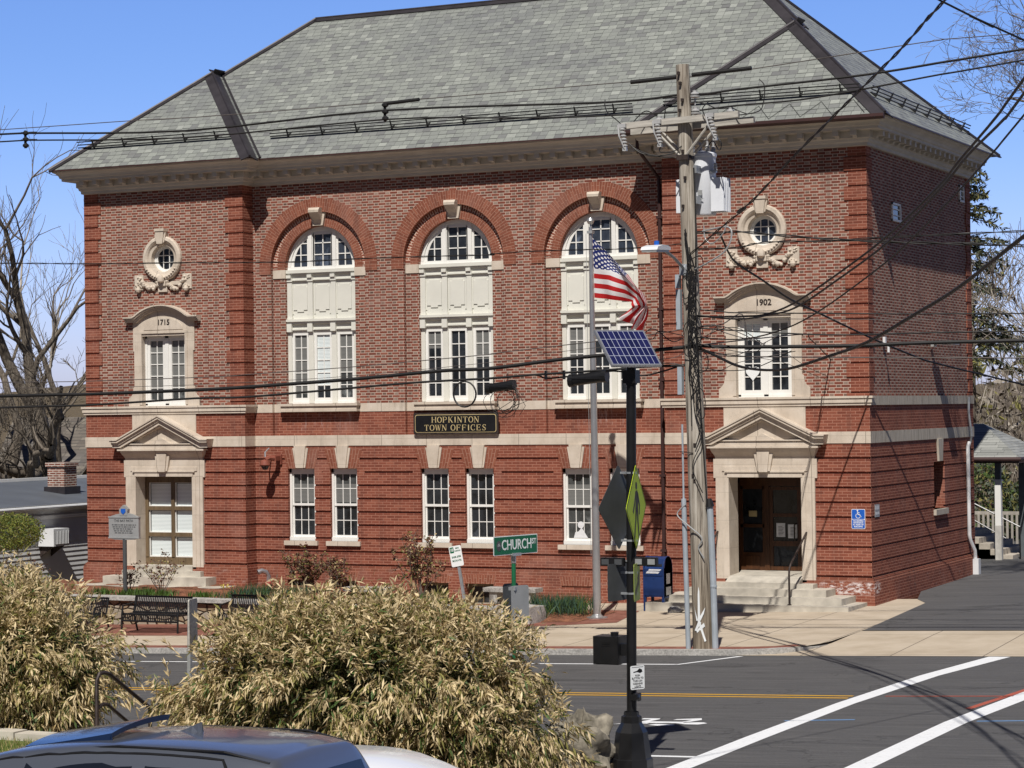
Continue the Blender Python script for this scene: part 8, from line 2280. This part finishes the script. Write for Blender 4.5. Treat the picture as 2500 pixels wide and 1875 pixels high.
    prof = [(-.16,0,.035),(-.09,.022,.032),(-.03,.048,.025),(.03,.075,.015),(.06,.085,.008),(.065,.04,.022),(.07,0,.032)]
    for (a,h,w_),(b,h2,w2) in zip(prof, prof[1:]):
        for s in (-1,1): k.poly([(ax+a,ay+s*w_,az),(ax+b,ay+s*w2,az),(ax+b,ay+s*.004,az+h2),(ax+a,ay+s*.004,az+h)][::s])
    mesh('shark_fin_antenna', k, M['carpaint'], t)
    k = MB(); k.poly([(x0+.03,yc-.58,g+1.68),(x0+.03,yc+.58,g+1.68),(x0+.15,yc+.64,g+1.34),(x0+.15,yc-.64,g+1.34)]); mesh('rear_window', k, M['carglass'], t)
    k = MB(); k.poly([(x0-2.56,yc-.60,g+1.75),(x0-2.56,yc+.60,g+1.75),(x0-3.34,yc+.72,g+1.38),(x0-3.34,yc-.72,g+1.38)]); mesh('windscreen', k, M['carglass'], t)
    # lower body, bonnet and bed
    k = MB(); secs = []
    for x, zb_, zt, w_ in ((x0-4.85,.55,.95,.82),(x0-4.70,.45,1.12,.92),(x0-3.6,.42,1.24,.96),(x0-1.7,.40,1.25,.97),(x0+.2,.40,1.26,.97),(x0+1.75,.48,1.26,.95),(x0+1.80,.55,1.20,.93)):
        secs.append([(x,yc-w_*.9,g+zb_),(x,yc-w_,g+zb_+.15),(x,yc-w_,g+zt-.12),(x,yc-w_*.93,g+zt),(x,yc+w_*.93,g+zt),(x,yc+w_,g+zt-.12),(x,yc+w_,g+zb_+.15),(x,yc+w_*.9,g+zb_)])
    loft(k, secs); k.poly(secs[0][::-1]); k.poly(secs[-1]); mesh('body', k, M['carpaint'], t, smooth=True)
    for x in (x0-3.75, x0+.75):
        for s in (-1, 1): wheel(t, x, yc+s*.86, g+.38, .38, s)
    for s in (-1, 1):
        k = MB(); k.box(x0-4.86,x0-4.70,yc+s*.60-.2,yc+s*.60+.2,g+.82,g+1.0); mesh('headlight', k, M['chrome'], t)
        k = MB(); k.box(x0+1.72,x0+1.82,yc+s*.82-.08,yc+s*.82+.08,g+.85,g+1.15); mesh('tail_light', k, M['redcap'], t)
        k = MB(); k.lathe([(0,-.09),(.08,-.06),(.09,.05),(0,.08)], (x0-2.55,yc+s*1.08,g+1.28), 10, axis='y'); mesh('door_mirror', k, M['carpaint'], t)
pickup(6.18, -35.25, .12, 'slate blue pickup truck with open tinted sunroof cut off by the bottom edge')
def sedan(cx, cy, g, L, rot, paint, label, flip=1):
    t = thing('parked_car', (cx, cy, g), label, 'car')
    f = flip
    keys = [(-L*.5,.62,.70,.82,.60),(-L*.44,.86,.74,.86,.82),(-L*.30,.95,.76,.88,.90),(-L*.18,1.20,.66,.89,.94),(-L*.07,1.41,.60,.89,.95),(L*.05,1.46,.60,.89,.96),(L*.17,1.42,.60,.89,.96),(L*.30,1.20,.64,.88,.96),(L*.38,1.02,.74,.87,.95),(L*.47,.98,.74,.85,.92),(L*.5,.72,.72,.82,.68)]
    S_ = smooth_sections(keys, 3); secs = []; low = []
    for x, zt, wr, wb, zb_ in S_:
        X = cx+f*x; h = zt-zb_
        pts = [(wb,zb_),(wb-(wb-wr)*.5,zb_+h*.5),(wr+.02,zb_+h*.88),(wr-.10,zb_+h*.97)]
        secs.append([(X,cy-a,g+b) for a,b in pts]+[(X,cy,g+zt)]+[(X,cy+a,g+b) for a,b in pts[::-1]])
        low.append([(X,cy-wb*.94,g+.24),(X,cy-wb,g+.42),(X,cy-wb,g+zb_)]); 
    k = MB(); loft(k, secs); loft(k, low); loft(k, [[(p[0],2*cy-p[1],p[2]) for p in s[::-1]] for s in low]); 
    k.poly([low[0][0],low[0][2],(low[0][2][0],2*cy-low[0][2][1],low[0][2][2]),(low[0][0][0],2*cy-low[0][0][1],low[0][0][2])]); k.poly([low[-1][0],low[-1][2],(low[-1][2][0],2*cy-low[-1][2][1],low[-1][2][2]),(low[-1][0][0],2*cy-low[-1][0][1],low[-1][0][2])])
    mesh('body', k, M[paint], t, smooth=True)
    k = MB()
    for s in (-1, 1):
        for xa, xb in ((-.13,.03),(.045,.22)):
            def sp(x, q):
                i = min(range(len(S_)), key=lambda n_: abs(S_[n_][0]-x*L)); e = S_[i]; h = e[1]-e[4]; w_ = e[3]-(e[3]-e[2])*(.5*q/.5 if q < .5 else .5+.5*(q-.5)/.38)
                return (cx+f*x*L, cy+s*(w_+.008), g+e[4]+h*q)
            k.poly([sp(xa,.08),sp(xb,.08),sp(xb,.5),sp(xa,.5)]); k.poly([sp(xa,.5),sp(xb,.5),sp(xb,.84),sp(xa,.84)])
    mesh('side_window', k, M['carglass'], t)
    for x in (-L*.30, L*.30):
        for s in (-1, 1): wheel(t, cx+f*x, cy+s*.78, g+.33, .33, s)
    return t
sedan(5.02, -33.35, .165, 4.5, 0, 'carwhite', 'white parked car showing only a sliver of its top past the pickup cab')
sedan(-17.1, -10.35, zr(-17), 4.5, 0, 'carblack', 'dark parked car by the far kerb hidden behind the left bush except one end', 1)

# ================================================================ CAMERA, SUN AND SKY
cd = bpy.data.cameras.new('camera'); cam = bpy.data.objects.new('camera', cd); COL.objects.link(cam)
yaw, pit, rol = R(-25.695), R(.577), R(-.737)
fw = Vector((math.sin(yaw)*math.cos(pit), math.cos(yaw)*math.cos(pit), math.sin(pit)))
rt = Vector((math.cos(yaw), -math.sin(yaw), 0)); upv = rt.cross(fw)
r2 = rt*math.cos(rol)+upv*math.sin(rol); u2 = -rt*math.sin(rol)+upv*math.cos(rol)
mw = Matrix((r2, u2, -fw)).transposed().to_4x4(); mw.translation = (15.56, -51.171, 4.636)
cam.matrix_world = mw
cd.sensor_width = 36; cd.lens = 5647.841/2500*36; cd.shift_y = 4.682/2500; cd.clip_start = .1; cd.clip_end = 3000
SC.camera = cam
AZ, EL_ = R(16.7), R(53.0)
sd = Vector((math.sin(AZ)*math.cos(EL_), -math.cos(AZ)*math.cos(EL_), math.sin(EL_)))
su = bpy.data.lights.new('sun', 'SUN'); su.energy = 5.0; su.angle = R(.53); su.color = (1.0, .955, .89)
so = bpy.data.objects.new('sun', su); COL.objects.link(so); so.rotation_euler = sd.to_track_quat('Z', 'Y').to_euler(); so.location = (0,-20,40)
w = bpy.data.worlds.new('World'); SC.world = w; w.use_nodes = True
nt = w.node_tree; bg = nt.nodes['Background']
sky = nt.nodes.new('ShaderNodeTexSky'); sky.sky_type = 'NISHITA'; sky.sun_disc = False
sky.sun_elevation = EL_; sky.sun_rotation = math.atan2(sd.x, sd.y); sky.altitude = 100; sky.air_density = 1.0; sky.dust_density = .6; sky.ozone_density = 2.2
# deeper, bluer spring sky away from the sun; the sunward half and the zenith are dimmer
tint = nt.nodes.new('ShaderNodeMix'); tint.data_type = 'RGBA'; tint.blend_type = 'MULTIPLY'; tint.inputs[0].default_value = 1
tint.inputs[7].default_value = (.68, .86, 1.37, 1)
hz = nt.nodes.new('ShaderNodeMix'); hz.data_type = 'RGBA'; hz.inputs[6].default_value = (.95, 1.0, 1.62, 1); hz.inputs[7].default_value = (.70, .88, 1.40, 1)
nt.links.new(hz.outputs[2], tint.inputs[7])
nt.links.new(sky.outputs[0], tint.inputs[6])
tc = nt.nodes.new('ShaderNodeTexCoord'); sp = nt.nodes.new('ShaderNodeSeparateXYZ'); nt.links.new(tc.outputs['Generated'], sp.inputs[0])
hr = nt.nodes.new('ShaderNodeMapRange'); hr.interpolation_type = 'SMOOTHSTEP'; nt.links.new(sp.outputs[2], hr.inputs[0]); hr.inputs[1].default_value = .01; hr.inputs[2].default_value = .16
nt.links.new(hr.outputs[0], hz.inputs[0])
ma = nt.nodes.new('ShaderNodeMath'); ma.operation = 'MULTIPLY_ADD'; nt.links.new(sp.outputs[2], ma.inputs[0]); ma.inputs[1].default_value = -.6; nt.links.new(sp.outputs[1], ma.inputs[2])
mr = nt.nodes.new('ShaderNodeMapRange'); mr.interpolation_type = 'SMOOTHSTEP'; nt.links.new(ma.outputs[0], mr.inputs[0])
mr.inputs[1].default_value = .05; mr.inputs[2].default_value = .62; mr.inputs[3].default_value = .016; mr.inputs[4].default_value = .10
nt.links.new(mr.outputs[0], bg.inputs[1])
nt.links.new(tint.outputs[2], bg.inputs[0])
SC.view_settings.view_transform = 'Standard'; SC.view_settings.look = 'None'; SC.view_settings.exposure = 0; SC.view_settings.gamma = 1
SC.render.engine = 'CYCLES'; SC.cycles.use_denoising = True
SC.cycles.max_bounces = 6; SC.cycles.diffuse_bounces = 2; SC.cycles.transparent_max_bounces = 4
